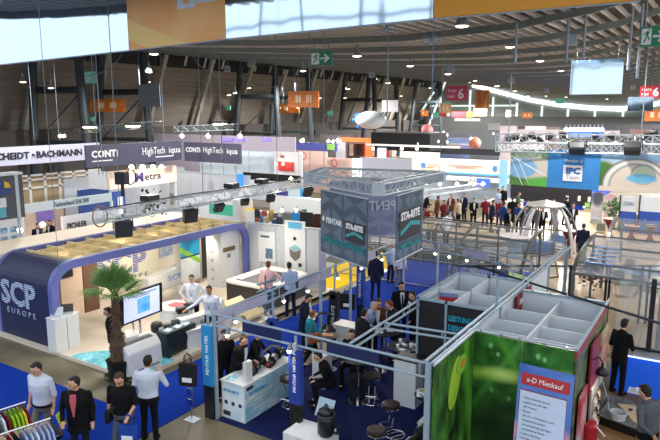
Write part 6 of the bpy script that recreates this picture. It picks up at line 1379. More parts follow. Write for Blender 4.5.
t = wallY('logo_wall', 'white wall with small red triangle logo and red doorway', 'wall', 274,152,302,178, 36, M('cool_white', (220,222,228), .5), to_floor=True)
wallY('red_booth_opening', 'red lit booth opening in the white logo wall', 'booth', 278,162,293,171, 35.9, M('red_glow', (186,50,44), .5, 0, .2, 2, emit=.25)); wallY('red_triangle_logo', 'small red triangle logo on the white wall', 'logo', 280,155.5,283,157.5, 35.9, RED)
spots_on((276,283), 164, 35.5)
wallY('blue_fascia', 'deep blue rounded fascia with pale discs', 'fascia', 290,143,337,150.5, 44, M('deep_blue_fascia', (74,84,170), .5)); wallY('green_disc', 'lime green disc on the blue fascia', 'disc', 327,144,334,150, 43.9, M('lime_disc', (140,200,90), .5))
wallY('rosy_tinted_wall', 'white stand wall coloured by rosy light with red circle logo, left', 'wall', 297,151,327,175, 43, M('rosy_light_paint', (236,204,194), .5), to_floor=True); wallY('rosy_tinted_wall', 'white stand wall coloured by rosy light with a thin circle logo, right', 'wall', 327,158,352,176, 42, M('rosy_light_paint'), to_floor=True)  # white walls; the pinkish light on them is put into their colour
for px, py in ((303.5,156),(334,163)):
    p = GY(px,py,41.9); mb = MB(); mb.tube([p+Vector((.28*math.cos(i*PI/8),0,.28*math.sin(i*PI/8))) for i in range(17)], .035, 5); mb.build('ring_logo', M('red_ring', (190,80,70), .5), None, 'thin red ring logo on the rosy wall, %s' % ('left' if px < 320 else 'right'), 'logo')
wallY('white_block', 'pale grey block between the blue fascia and the orange stand', 'block', 336,142,345,158, 46, GREYP, to_floor=True)
t = thing('orange_stand', 'dark stand with an orange lit canopy frame', 'stand', (GY(355,150,60).x,60,0)); a = GY(340,138,60); b = GY(371,138,60); z1 = GY(355,138,60).z; z0 = GY(355,141.5,60).z
og = M('orange_lit', (240,100,50), .5, 0, 0, emit=.8); MB().box((a.x,59.6,z0),(b.x,60.4,z1)).build('canopy', og, t); MB().box((b.x-.5,59.6,.02),(b.x,60.4,z0)).build('pillar', og, t); MB().box((a.x+.4,61,.02),(b.x-.5,61.1,z0)).build('back_wall', M('dim_brown', (96,76,70), .7, 0, .3, 1), t)
for i in range(7): MB().box((a.x+.8+i*.9,60.7,z0-1.6),(a.x+1.3+i*.9,60.8,z0-.3)).build('picture', [OFFW,DARK,RED][i % 3], t)
# big black screen back with lamps
t = thing('black_screen_box', 'large black box hanging over the centre stands', 'screen box', (GY(400,140,52).x,52,3)); a = GY(371,134.5,52); b = GY(430,134.5,52); z1 = GY(400,133.5,52).z; z0 = GY(400,150.5,52).z
MB().box((a.x,52,z0),(b.x,56,z1)).build('housing', M('very_black', (6,6,8), .8, 0, 0), t); MB().box((a.x,51.9,z1),(b.x,56,z1+.08)).build('top_edge', DARK, t)
wallY('white_rail_board', 'white lamp rail below the black box', 'rail', 366,145,460,147, 50, WHITE); spots_on((373,402,417), 148.5, 50, r=.14)
wallY('white_stand_roof', 'white stand roof edge right of the black box', 'roof edge', 400,152,440,158, 47, OFFW)
t = wallY('dark_low_roof', 'dark flat stand roof behind the lit white bar', 'roof', 402,148,500,154, 55, M('dark_roof', (50,50,54), .7))
# blimp
p = GY(371,120,60); t = thing('balloon_airship', 'white inflatable airship with blue fins hanging below the roof', 'balloon', tuple(p)); rx = (GY(385,120,60)-GY(357,120,60)).length/2; R_ = Matrix.Rotation(math.atan2(_R.y,_R.x)+.15,3,'Z')
MB().ell(p, (rx,rx*.5,rx*.56), 20, 12, R_).build('hull', M('balloon_white', (212,224,230), .35), t, smooth=True)
for dx, dz in ((-.88,.3),(-.72,-.42),(-1.0,0)): MB().ell(p+_R*rx*dx+Vector((0,0,rx*dz)), (rx*.2,rx*.04,rx*.14), 10, 6, R_).build('fin', M('fin_blue', (60,130,210), .5), t)
MB().ell(p-Vector((0,0,rx*.52))-_R*rx*.3, (rx*.16,rx*.08,rx*.09), 10, 6, R_).build('gondola', M('fin_blue'), t)
cable('thin cord holding the airship', p.x, p.y, p.z+rx*.4, roof_z(p.x,p.y), .02, group='cord of the airship')
t_ = wallY('painted_mirror_sheet', 'small hanging mirror-like sheet with its white reflection painted on above the airship', 'print', 382,100,398,112, 58, M('cool_white'))  # mirror-like sheet; its bright reflection is put in as flat white colour
# lit white bar with blue stripe
t = thing('lit_bar_stand', 'long white stand with warm lit fascia and thin blue stripe behind the crowd', 'stand', (GY(450,170,44).x,44,0)); a = GY(412,160,44); b = GY(510,160,44); mx = 455
zz = lambda py: GY(mx,py,44).z
MB().box((a.x,44,zz(172)),(b.x,44.2,zz(159))).build('fascia', M('warm_fascia', (240,214,196), .5), t); MB().box((a.x,43.95,zz(173.5)),(b.x,44.2,zz(172))).build('blue_stripe', M('stripe_blue', (90,180,220), .5), t)
MB().box((a.x,44.3,.02),(b.x,44.5,zz(172))).build('back_wall', M('pale_blue_wall', (176,190,204), .6), t); MB().box((a.x+3,43.6,zz(180)),(a.x+11,44.2,zz(176))).build('shelf_band', WHITE, t)
MB().box((GY(421,163,43.9).x,43.9,zz(169)),(GY(425,163,43.9).x,44,zz(164))).build('blue_logo', M('fin_blue'), t); MB().box((GY(493,163,43.9).x,43.9,zz(169)),(GY(497,163,43.9).x,44,zz(164))).build('blue_logo', M('fin_blue'), t)
for x0, x1, py in ((427,437,165.5),(427,434,168),(448,482,165),(455,475,167),(499,507,165.5),(499,505,168)): MB().box((GY(x0,py,43.9).x,43.93,zz(py+.5)),(GY(x1,py,43.9).x,44,zz(py-.4))).build('thin_line', M('tan_ink', (180,150,140), .5), t)
mo = thing('wall_monitor', 'small blue monitor above the crowd on the white stand', 'monitor', (GY(483,179,43.4).x,43.4,2)); MB().box((GY(477,179,43.4).x,43.35,zz(184)),(GY(490,179,43.4).x,43.45,zz(176))).build('screen', M('blue_screen', (60,100,190), .3, 0, .3, 3, emit=.8), mo)
for px in (424,433,443,455,467,479,492,505): lamp('SPOT', GY(px,156,43.2), 28, (1,.82,.66), .1, GY(px,166,44), 120)
spots_on((440,457,474,483,470,427), 184, 36, r=.11)
t = truss_mb(GY(404,196,30.5), GY(480,186,36), .3, 12, .03, .015).build('lighting_truss', ALU, None, 'pale slanting truss with lamps over the left of the crowd', 'truss')
wallY('white_platform', 'raised white platform side behind the crowd', 'platform', 486,202,515,212, 40, OFFW, to_floor=True, t=2.0)
wallY('pale_board', 'pale angular board in front of the lit white stand', 'board', 360,158,412,178, 40, M('mist_lilac', (190,192,210), .6), to_floor=True)
wallY('lightbox', 'narrow glowing lightbox column in the middle distance', 'lightbox', 352.5,158.5,361.5,187, 36, M('lightbox_white', (240,244,250), .4, 0, 0, emit=.9))
wallY('white_box_sign', 'small square white sign hanging below the black box', 'sign', 377.5,148,386,162, 45, GREYP)
# mid-left colourful shop behind the partition
t = wallY('mint_board', 'slanting mint green panel behind the partition end of the portal', 'panel', 209,204,232,215, 25, M('mint', (70,190,160), .5))
for i, (x0, x1, yt, yb2, Y, rgb, lb) in enumerate(((246,258,209,222,27,(230,196,50),'yellow sheet with orange dots behind the grey partition'),(240,252,200,222,28,(220,200,186),'cream board behind the yellow sheet'),(282,291,213,226,24.5,(120,124,128),'grey lettered box beside the blue one'),(291,300,213,226,24.5,(40,150,220),'bright blue box beside the grey lettered one'),
        (276,288,189,197,30,(60,60,130),'dark violet screen picture under the long truss'),(288,300,189,197,30,(190,210,220),'pale picture under the long truss'),(300,308,189,197,30,(60,160,220),'sky blue picture under the long truss'),(300,312,212,232,23.8,(30,30,36),'black shelf side next to the hanging banner'))):
    wallY('picture_display', lb, 'display', x0,yt,x1,yb2, Y, M('panel_colour_%d' % i, rgb, .5))
cols = [(40,54,90),(26,26,34),(60,110,80),(140,60,52),(180,150,70),(70,86,130),(170,164,150),(44,96,140),(84,60,46),(46,46,52)]
for i in range(26):
    px = 254+ (i % 13)*4.4; row = i//13; py = 208 if row == 0 else 215; Y = 26.5-row*.9; p = GY(px,py,Y)
    MB().obox((p.x+rnd.uniform(-.08,.08),p.y+rnd.uniform(-.3,.3),p.z-.42), (rnd.uniform(.16,.34),.2,rnd.uniform(.25,.8)), i*.3).build('merchandise', M('goods_%d' % (i % 10), cols[i % 10], .6), None, '%s packaged goods behind the grey partition, %s in the %s row' % (['navy','black','green','red','yellow','slate blue','beige','blue','brown','charcoal'][i % 10], ordn(i % 13, 13), 'rear' if row == 0 else 'front'), 'goods', 'goods displayed behind the partition')
    if row == 0: pass
wallY('display_counter', 'long white display counter carrying the coloured goods', 'counter', 246,214,312,224, 26.9, WHITE, to_floor=True, t=.5)
wallY('long_white_counter', 'white counter strip under the pictures beyond the long truss', 'counter', 270,198,322,203, 29.6, WHITE, to_floor=True, t=.5)
spots_on((282,296), 210.5, 26, r=.09); spots_on((291,318), 179, 33, r=.13)
for px in (313,318,324): wallY('book_shelf', 'dark shelf column filled with coloured folders beside the hanging banner', 'shelf', px-2.5,214,px+2.3,232, 24.2, M('goods_%d' % (px % 10), cols[px % 10], .6), group='shelf columns beside the banner')
# small stands on the far middle and right
far = [(428,133,500,137,70,(90,96,100),'grey far fascia band under the hall signs'),(433,138,470,143,66,(100,120,160),'blue grey stand fascia in the far middle'),(434,143.5,472,145,60,(226,232,236),'thin white lit canopy in the far middle'),
       (445,144,460,150,61,(190,150,130),'warm lit interior under the white canopy'),(461,143,471,150,60.5,(150,160,214),'violet blue cube under the white canopy'),(488,123,500,130,75,(150,156,160),'pale grey far board near the right signs'),
       (500,126,546,131,72,(176,166,172),'long mauve far fascia'),(518,126,525,131,71.8,(60,56,60),'dark inset of the mauve fascia'),(547,127,560,132,72,(86,70,66),'brown dark far block'),
       (568,131,604,137,48,(90,130,200),'blue fascia with a row of lamps over it'),(630,129.5,650,137,60,(222,180,164),'peach coloured far board'),(600,124,662,138,80,(58,60,64),'dark grey far wall section at the right'),
       (518,130,620,135,50,(180,176,176),'grey stand roof edge behind the floodlights'),
       (320,135,352,142,64,(90,84,84),'dim grey stand left of the orange canopy'),(300,130,345,136,80,(70,72,74),'dark distant band behind the blue fascia'),(262,140,275,150,50,(90,60,54),'small brown lit booth gap')]
for i, (x0, yt, x1, yb2, Y, rgb, lb) in enumerate(far): wallY('stand_fascia', lb, 'fascia', x0,yt,x1,yb2, Y, M('far_colour_%d' % i, rgb, .6, 0, .06, .6), to_floor=(i in (0,1,6,8,13)))
p = GY(475,143,60); MB().ell(p, .6, 16, 10).build('orange_globe', M('globe_orange', (214,130,104), .5), None, 'orange globe hanging beside the white canopy', 'globe', smooth=True)
p = GY(427,130,58); MB().ell(p, .6, 16, 10).build('pink_globe', M('globe_pink', (226,140,140), .5), None, 'pink globe glowing right above the black box', 'globe', smooth=True)
for px in list(range(566,606,4)): spots_on((px,), 129.5, 47.5, r=.14, mat=COOLBULB, label='white lamp in the row above the blue fascia', group='lamps above the blue fascia')
for i in range(34):
    px = rnd.uniform(405,650); py = rnd.uniform(131,145); spots_on((px,), py, rnd.uniform(50,64), r=rnd.uniform(.06,.12), mat=rnd.choice((BULB, COOLBULB)), label='tiny bright lamp of the far right stands', group='tiny lamps of the far stands')
for i in range(10): px = rnd.uniform(290,345); spots_on((px,), rnd.uniform(139,142), 44, r=.12, label='tiny warm lamp above the rosy walls', group='warm lamps above the rosy walls')
# stands under the pool banner
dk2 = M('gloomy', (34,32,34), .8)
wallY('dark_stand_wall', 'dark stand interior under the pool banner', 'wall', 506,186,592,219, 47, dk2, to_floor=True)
for i, (x0, x1, yt, yb2, m, lb) in enumerate(((592.5,604,192,219,PM('grey_lily', (226,222,230), (190,186,200), 1.4, (('spot',(0,0,1.6),(.35,1,.55),(90,96,110),.3),)),'roll-up poster with a grey goblet picture'),(605.5,618,194,219,PM('pink_floral', (236,220,224), (206,150,160), 2),'roll-up poster with pink flowers'))):
    p = GY(x0,yt,40); q = GY(x1,yt,40); c = GY((x0+x1)/2,yb2,40); t = thing('rollup_banner', lb, 'banner', ((p.x+q.x)/2,40,0)); MB().box((p.x,40,c.z),(q.x,40.03,p.z)).build('sheet', m, t); MB().box((p.x,39.9,0),(q.x,40.15,max(.1,c.z))).build('base', ALU, t)
for i, (x0, x1) in enumerate(((621,638),(640.5,672))):
    t = thing('whiteboard_wall', 'white board with blue lower band, %s' % ('with blue grey company word' if i == 0 else 'behind the robed man'), 'board', (0,38,0)); p = GY(x0,196,38); q = GY(x1,196,38); zm = GY(x0,211,38).z; zb2 = GY(x0,218,38).z
    MB().box((p.x,38,zm),(q.x,38.06,p.z)).build('white_part', M('board_white', (214,222,230), .4), t); MB().box((p.x,38,0.02),(q.x,38.06,zm)).build('blue_part', M('band_blue', (44,80,170), .5), t)
    MB().box((p.x-.05,37.95,0.02),(p.x+.03,38.1,p.z+.05)).build('frame', DARK, t)
    if i == 0: lettering('ZODIAC', (p.x+.15,37.97,p.z-.5), NY, .3, M('zodiac_ink', (80,110,150), .5), t, fw=(q.x-p.x)*.66)
wallY('white_counter', 'white reception counter before the robed man', 'counter', 628,215,662,221, GZ(645,215,1.0).y, WHITE, to_floor=True, t=.6)
wallY('green_glow_panel', 'lime green panel glowing in the dark stand', 'panel', 585,203,590,217, 46.5, M('lime_disc'))
for i, (px, py) in enumerate(((578,196),(583,206),(588,197),(572,210),(560,212),(566,196))):
    wallY('lit_display', 'small lit display in the dark stand under the banner', 'display', px,py,px+2.5,py+5, 46, M('lit_display', (220,210,190), .5, 0, 0, emit=.5), group='lit displays in the dark stand')
wallY('pool_graphic', 'light blue wave graphic on a wall left of the pool banner', 'panel', 500,160,508,190, 42, M('stripe_blue2', (140,196,220), .5))
# left truss row with bright hall lamps
truss_mb(GY(77,131,30), GY(160,124,30), .4, 14, .035, .018).build('lighting_truss', ALUD, None, 'far aluminium truss above the lilac and slate banners', 'truss'); truss_mb(GY(176,129,34), GY(236,127,34), .4, 12, .035, .018).build('lighting_truss', ALUD, None, 'second far truss above the farther slate banner', 'truss')
for px, py in ((90,127),(133,126),(220,124)):
    p = GY(px,py,29.8 if px < 200 else 33.8); t = thing('wash_light', 'bright wide wash light on the far left trusses, %s' % ('left' if px < 100 else 'middle' if px < 200 else 'right'), 'lamp', tuple(p), 0, 'wash lights on the far left trusses'); MB().obox(p+Vector((0,0,.12)), (1.0,.4,.16), YAW).build('housing', DARK, t); MB().obox(p-Vector((0,0,.01)), (.9,.36,.1), YAW).build('diffuser', BULB, t)
spots_on((60,64,182,208,240), 136, 50, r=.14)

# ------------------------------------------------------------ hanging signs
mir = bpy.data.materials.new('glossy_sheet'); mir.use_nodes = True; nt = mir.node_tree; b_ = nt.nodes['Principled BSDF']; b_.inputs['Metallic'].default_value = 1; b_.inputs['Roughness'].default_value = .05; b_.inputs['Base Color'].default_value = (.62,.78,.95,1)
tc = nt.nodes.new('ShaderNodeTexCoord'); mp = nt.nodes.new('ShaderNodeMapping'); mp.inputs['Scale'].default_value = (1.1,1,.25); ns = nt.nodes.new('ShaderNodeTexNoise'); ns.inputs['Scale'].default_value = .7; ns.inputs['Detail'].default_value = 1; bp = nt.nodes.new('ShaderNodeBump'); bp.inputs['Strength'].default_value = .25; bp.inputs['Distance'].default_value = .12
nt.links.new(tc.outputs['Object'], mp.inputs[0]); nt.links.new(mp.outputs[0], ns.inputs[0]); nt.links.new(ns.outputs['Fac'], bp.inputs['Height']); nt.links.new(bp.outputs[0], b_.inputs['Normal'])
YB = 12.0; px_edges = [(-60,71),(129,50),(226,38.5),(433,18),(640,0)]
zs = [8.15, 8.39, 8.49, 8.55, 8.6]; pts = [GY(px,py,YB) for px,py in px_edges]
org_ = PM('orange_sign', (236,162,92), (244,190,120), .8, (('band',(.35,0,1),.55,.28,(244,206,124),.05),)); gold = M('gold_sign', (206,140,20), .5, 0, .04, .4)
nm = ['glossy mirror-like hanging sheet at the upper left','orange hanging sign with white restroom pictograms','glossy mirror-like hanging sheet in the upper middle','golden yellow hanging sign at the upper right']
for i in range(4):
    a, b = pts[i], pts[i+1]; t = thing('hanging_sign', nm[i], 'sign', (a.x,YB,a.z))
    MB().slab([(a.x+.005,YB,a.z),(b.x-.005,YB,b.z),(b.x-.005,YB,b.z+2.6),(a.x+.005,YB,a.z+2.6)], (0,.08,0)).build('sheet', (mir, org_, mir, gold)[i], t)
    MB().cyl((a.x,YB+.04,a.z-.01),(b.x,YB+.04,b.z-.01), .02, 6).build('bottom_rod', ALU, t)
    for f in (.15,.85): c = a.lerp(b, f); MB().cyl((c.x,YB+.04,c.z+2.6),(c.x,YB+.04,roof_z(c.x,YB)), .01, 5).build('wire', ALUD, t)
    if i == 1:
        for x0, x1, yb2 in ((177.5,195.5,9),(196.5,216.5,3)):
            p = GY(x0,yb2,YB-.02); q = GY(x1,yb2-2,YB-.02); MB().box((p.x,YB-.02,p.z),(q.x,YB,p.z+.75)).build('pictogram_square', M('picto_blue_white', (214,226,240), .5), t)
            cxx = (p.x+q.x)/2
            for k_ in (-1,1): MB().box((cxx+k_*.06-.045,YB-.035,p.z+.1),(cxx+k_*.06+.045,YB-.02,p.z+.42)).build('pictogram_leg', org_, t)
            MB().box((cxx-.13,YB-.035,p.z+.4),(cxx+.13,YB-.02,p.z+.62)).build('pictogram_body', org_, t)
def exitsign(label, x0, yt, x1, yb2, Y, mat, arrow=True, ink=WINK):
    a = GY(x0,yt,Y); b = GY(x1,yt,Y); c = GY(x0,yb2,Y); t = thing('exit_sign', label, 'sign', (a.x,Y,c.z)); w = b.x-a.x; h = a.z-c.z
    MB().box((a.x,Y,c.z),(b.x,Y+.1,a.z)).build('box', mat, t)
    MB().box((a.x+w*.05,Y-.012,c.z+h*.1),(a.x+w*.42,Y,c.z+h*.9)).build('door_field', ink, t)
    m = MB(); f = lambda u,v: Vector((a.x+w*u, Y-.02, c.z+h*v))
    m.slab([f(.22,.55),f(.3,.55),f(.34,.74),f(.26,.78)], (0,.008,0)); m.slab([f(.30,.80),f(.35,.80),f(.35,.88),f(.30,.88)], (0,.008,0)); m.slab([f(.24,.56),f(.28,.54),f(.18,.2),f(.12,.2)], (0,.008,0)); m.slab([f(.25,.56),f(.3,.54),f(.38,.36),f(.34,.32)], (0,.008,0)); m.slab([f(.12,.62),f(.14,.56),f(.28,.7),f(.26,.76)], (0,.008,0))
    m.build('running_man', mat, t)
    if arrow:
        m = MB(); m.slab([f(.48,.44),f(.76,.44),f(.76,.56),f(.48,.56)], (0,.012,0)); m.slab([f(.70,.2),f(.92,.5),f(.70,.8),f(.66,.72),f(.80,.5),f(.66,.28)], (0,.012,0)); m.build('arrow', ink, t)
    for fx in (.15,.85): MB().cyl((a.x+w*fx,Y+.05,a.z),(a.x+w*fx,Y+.05,max(a.z+.3,roof_z(a.x,Y))), .02, 6).build('rod', ALUD, t)
    return t
gr = M('exit_green', (26,120,90), .4, 0, .03, emit=.12); grp = M('pale_exit_green', (90,180,160), .4, 0, .03, emit=.25)
exitsign('green exit sign with white arrow hanging above the middle', 310.5,52,331.5,66, 24, gr); exitsign('pale green exit sign near the left columns', 83,72,96,83.5, 33, grp); exitsign('green exit sign cut by the right frame edge', 641,27,668,47, 18, gr)
for px, py in ((228,108),(330,113),(436,115),(92,119),(447,103),(560,101)):
    p = GY(px,py,cY(px,90)); k_ = p.y/90*.55; MB().box((p.x-k_,p.y,p.z-k_*.7),(p.x+k_,p.y+.1,p.z+k_*.7)).build('exit_sign', grp, None, 'tiny pale green exit sign far down the hall, %s' % ordn(sorted((228,330,436,92,447,560)).index(px), 6), 'sign', 'tiny far exit signs')
def osign(label, x0, yt, x1, yb2, Y, mat, squares=2):
    a = GY(x0,yt,Y); b = GY(x1,yt,Y); c = GY(x0,yb2,Y); t = thing('direction_sign', label, 'sign', (a.x,Y,c.z)); w = b.x-a.x; h = a.z-c.z
    MB().box((a.x,Y,c.z),(b.x,Y+.08,a.z)).build('board', mat, t)
    for i in range(squares):
        u = .25+.35*i; MB().box((a.x+w*u,Y-.015,c.z+h*.3),(a.x+w*(u+.18),Y,c.z+h*.75)).build('pictogram', M('pale_picto', (250,216,180), .5), t)
    for u in (.06,.9): MB().cyl((a.x+w*(u-.02),Y-.01,c.z+h*.6),(a.x+w*(u+.04),Y-.01,c.z+h*.6), h*.03, 4).build('arrow', M('pale_picto'), t)
    for fx in (.2,.8): MB().cyl((a.x+w*fx,Y+.04,a.z),(a.x+w*fx,Y+.04,max(a.z+.2,roof_z(a.x,Y))), .015, 6).build('rod', ALUD, t)
om = M('sign_orange', (222,124,44), .5); omp = M('sign_pale_orange', (226,176,116), .5)
osign('orange direction sign by the left dark columns', 89,99.5,124,112, 36, om); osign('orange direction sign left of the green exit sign', 288,91.5,318.5,107.5, 40, om); osign('small orange sign partly behind the middle orange one', 279,105,299,113, 55, om, 1)
osign('pale orange sign under the pink hall sign', 440,103,451,113, 70, omp); osign('small orange sign near the far corner columns', 421,110,428,116, 85, om, 1); osign('pale orange sign with two squares near the far wall slots', 474,108,487,116, 80, omp); osign('small orange sign on the far right wall', 522,112,532,118, 90, om); osign('amber sign at the right frame edge', 645,109,668,121, 50, om)
def hallsign(label, x0, yt, x1, yb2, Y, mat):
    a = GY(x0,yt,Y); b = GY(x1,yt,Y); c = GY(x0,yb2,Y); t = thing('hall_sign', label, 'sign', (a.x,Y,c.z)); w = b.x-a.x; h = a.z-c.z
    MB().box((a.x,Y,c.z),(b.x,Y+.1,a.z)).build('board', mat, t)
    lettering('Halle', (a.x+w*.07,Y-.02,c.z+h*.58), NY, h*.32, WINK, t, xs=.9*w/h/1.4); lettering('Hall', (a.x+w*.07,Y-.02,c.z+h*.2), NY, h*.32, WINK, t, xs=.9*w/h/1.4); lettering('6', (a.x+w*.55,Y-.02,c.z+h*.16), NY, h*.9, WINK, t, bold=.02)
    for fx in (.2,.8): MB().cyl((a.x+w*fx,Y+.05,a.z),(a.x+w*fx,Y+.05,max(a.z+.2,roof_z(a.x,Y))), .02, 6).build('rod', ALUD, t)
hallsign('pink hall number sign hanging above the far middle', 446.5,86,467.5,101, 62, M('pink_sign', (196,70,100), .5)); hallsign('crimson hall number sign at the right frame edge', 640.5,85.5,664,98, 42, M('crimson_sign', (176,30,46), .5))
wallY('picture_banner', 'hanging banner with orange brown picture strips', 'banner', 475.5,90,489.5,108.5, 64, PM('strip_picture', (150,70,40), (214,150,70), 1.2, stretch=(3,1,.4)))
wallY('red_sign', 'small red far sign beside the yellow tag', 'sign', 452,112,467,117, 76, RED); wallY('yellow_tag', 'small yellow tag next to the red far sign', 'sign', 467,112,473,117, 76, M('tag_yellow', (230,180,50), .5)); wallY('red_sign', 'dim red sign below the pale orange one', 'sign', 439,113,446,116.5, 74, RED)
p = GY(455,120,100); q = GY(480,120,100)
MB().box((p.x,99.8,p.z-.15),(q.x,100,p.z+.25)).build('strip_light', M('slot_glazing'), None, 'pale curved light strip below the red far sign', 'lamp')
for x0, yt, x1, yb2, Y, lb in ((137.5,84.5,159,106.5,30,'glossy hanging sheet near the left dark columns'),(571.5,60.5,624,94.5,26,'glossy hanging sheet over the pool banner'),(628,97,654,111,40,'small glossy hanging sheet by the right hall sign')):
    a = GY(x0,yt,Y); b = GY(x1,yt,Y); c = GY(x0,yb2,Y); t = thing('hanging_sheet', lb, 'sheet', (a.x,Y,c.z)); MB().slab([(a.x,Y+(a.z-c.z)*.035,c.z),(b.x,Y+(a.z-c.z)*.035,c.z),(b.x,Y,a.z),(a.x,Y,a.z)], (0,.03,0)).build('sheet', mir, t)
    for fx in (.1,.9): MB().cyl((a.x+(b.x-a.x)*fx,Y,a.z),(a.x+(b.x-a.x)*fx,Y,roof_z(a.x,Y)), .01, 5).build('wire', ALUD, t)
wallY('tiny_white_sign', 'narrow white sign high at the far wall', 'sign', 506,110,511,117, 80, WINK)
# ------------------------------------------------------------ hall lamps and loudspeakers
shade = M('lamp_shade_grey', (150,156,158), .4, .3); lens = M('lamp_glow', (255,238,214), .4, 0, 0, emit=5)
def pendant(px, py, w, group='bell shaped pendant lamps of the hall'):
    D = 620*.5/w; p = GD(px, py, D)
    while p.x < -45: D *= .96; p = GD(px, py, D)
    zr = roof_z(p.x, p.y)+.58
    if p.z > zr-.4: p.z = zr-.4
    t = thing('pendant_lamp', '%s bell shaped pendant lamp under the hall roof, %s of all pendants' % ('large' if w > 8 else 'small' if w < 5 else 'grey', ordn(PXS.index((px,py)), len(PXS))), 'lamp', tuple(p), 0, group)
    MB().lathe(p, [(.25,0),(.25,.03),(.21,.16),(.12,.3),(.06,.34),(.06,.62),(.03,.66)], 18).build('shade', shade, t); MB().ell(p+Vector((0,0,.01)), (.235,.235,.07), 16, 8).build('diffuser', lens, t)
    MB().cyl(p+Vector((0,0,.66)), (p.x,p.y,max(zr,p.z+.8)), .012, 5).build('cord', ALUD, t)
PL = ((23,82,6.5),(51,88,5.5),(154,54,9.5),(149,72,7),(148,82,5),(249,88,4.5),(235,93,3.5),(229,95,3.5),(303,71,6.5),(357,56,9.5),(410,66,7.5),(448,74,7),(462,26,14),(510,47,10),(540,61,8.5),(561,70,6.5),(497,86,5.5),(348,89,5),(388,83,5.5),
    (475,80,4.5),(515,91,4),(401,96,3.5),(345,98,3),(528,96,3.5),(471,59,4),(421,71,3.5),(376,79,3),(590,76,4),(607,99,3),(566,97,3),(546,96,3),(320,98,3),(430,88,3))
PXS = sorted((q_[0],q_[1]) for q_ in PL)
for px, py, w in PL: pendant(px, py, w)
SPK = sorted((251,450.5,571,227,206,198,372,512,547,330,634))
def speaker(px, py, w, grp='small grey loudspeakers under the roof'):
    D = 620*.42/w; p = GD(px, py, D); zr = roof_z(p.x,p.y)+.58; p.z = min(p.z, zr-1.1); t = thing('loudspeaker', 'grey box loudspeaker hanging from the hall roof, %s of the loudspeakers' % ordn(SPK.index(px), len(SPK)), 'loudspeaker', tuple(p), 0, grp)
    MB().obox(p, (.42,.3,.4), YAW+.2).build('cabinet', M('speaker_grey', (160,168,172), .5), t, bevel=.02); MB().obox(p-Vector((_F.x,_F.y,0))*.16, (.36,.02,.34), YAW+.2).build('grille', ALUD, t); MB().cyl(p, (p.x,p.y,zr), .015, 5).build('rod', ALUD, t)
for px, py, w in ((251,51.5,7),(450.5,55,7),(571,27,10.5),(227,69,6),(206,80,4.5),(198,86,3.5),(372,70,5.5),(512,74,5.5),(547,85,4),(330,80,3.5),(634,78,4)): speaker(px, py, w)
for px, y0, y1, w in ((566,38,62,3),(583,50,60,3),(628,25,70,3.4),(637,47,78,3.4),(515,48,62,3)):
    p = GD(px, (y0+y1)/2, 24); a = GD(px,y1,24); MB().cyl(a, (a.x,a.y,roof_z(a.x,a.y)+.2), .05, 8).build('hanger_rod', M('rod_grey', (140,150,158), .4, .4), None, 'pale vertical rod hanging from the roof beams, %s of the rods' % ordn(sorted((566,583,628,637,515)).index(px), 5), 'rod', 'vertical rods under the roof')
# blue tied cables and loose cables
bcab = M('cable_blue', (120,160,200), .5)
for i, (px, yt, yb2) in enumerate(((387,26,118),(431,40,126),(222,92,160),(99,60,175),(103,60,175))):
    D = (20,20,27,24,24)[i]; a = GD(px, yt, D); b = GD(px, yb2, D); mb = MB(); mb.cyl(b, (b.x,b.y,roof_z(b.x,b.y)), .018, 6)
    if i < 2:
        for s_ in (-1,1): mb.tube([a+_R*s_*(.13+.13*math.cos(k_*PI/6))+Vector((0,0,-.0+.12*math.sin(k_*PI/6))) for k_ in range(13)], .014, 5)
        mb.ell(a, .07, 8, 6)
    mb.build('tied_cable', bcab if i < 2 else ALUD, None, ['pale blue tied cable hanging right of the upper middle sheet','pale blue knotted cable with two loops under the golden sign','thin grey cable hanging by the farther slate banner','thin grey wire left of the nearer slate banner, first','thin grey wire left of the nearer slate banner, second'][i], 'cable')
for i, pl in enumerate((((187,48),(200,66),(220,80),(235,84)),((240,75),(252,85),(270,88),(290,84),(296,80)),((123,53),(112,68),(98,74),(87,76)))):
    mb = MB(); mb.tube([GD(x,y,23) for x,y in pl], .014, 5); mb.build('slack_cable', ALUD, None, ['slack cable below the orange restroom sign','slack looping cable left of the green exit sign','slack cable curving to the pale exit sign'][i], 'cable')
# thin steel lines running up through the left stands
for i, px in enumerate((60,213,222,299)):
    D = (16,20,21,26)[i]; a = GD(px, (285,150,150,180)[i], D); MB().cyl(a, (a.x,a.y,roof_z(a.x,a.y)), .008, 5).build('steel_wire', ALUD, None, 'thin steel wire hanging down over the left stands, %s' % ordn(i, 4), 'wire', 'thin steel wires over the left stands')
t = thing('spotlight_bar', 'black stage light with cable coil on the left end of the long truss', 'floodlight', tuple(GX(122,178,-14.6))); p = GX(122,178,-14.6)
MB().obox(p, (.3,.3,.35), .4).build('housing', floodm, t); MB().tube([p+Vector((0,.3+.2*math.cos(k_*PI/6),.0+.22*math.sin(k_*PI/6))) for k_ in range(13)], .018, 5).build('cable_coil', BLACK, t); MB().cyl(p, (p.x,p.y,4.3), .05, 6).build('mast', BLACK, t)
p = GX(152,198,-20); bush('dark palm showing over the long truss near the fascia sign', p.x, p.y, .01, 3.6, .7, M('dark_leaf', (60,64,48), .7), n=90)

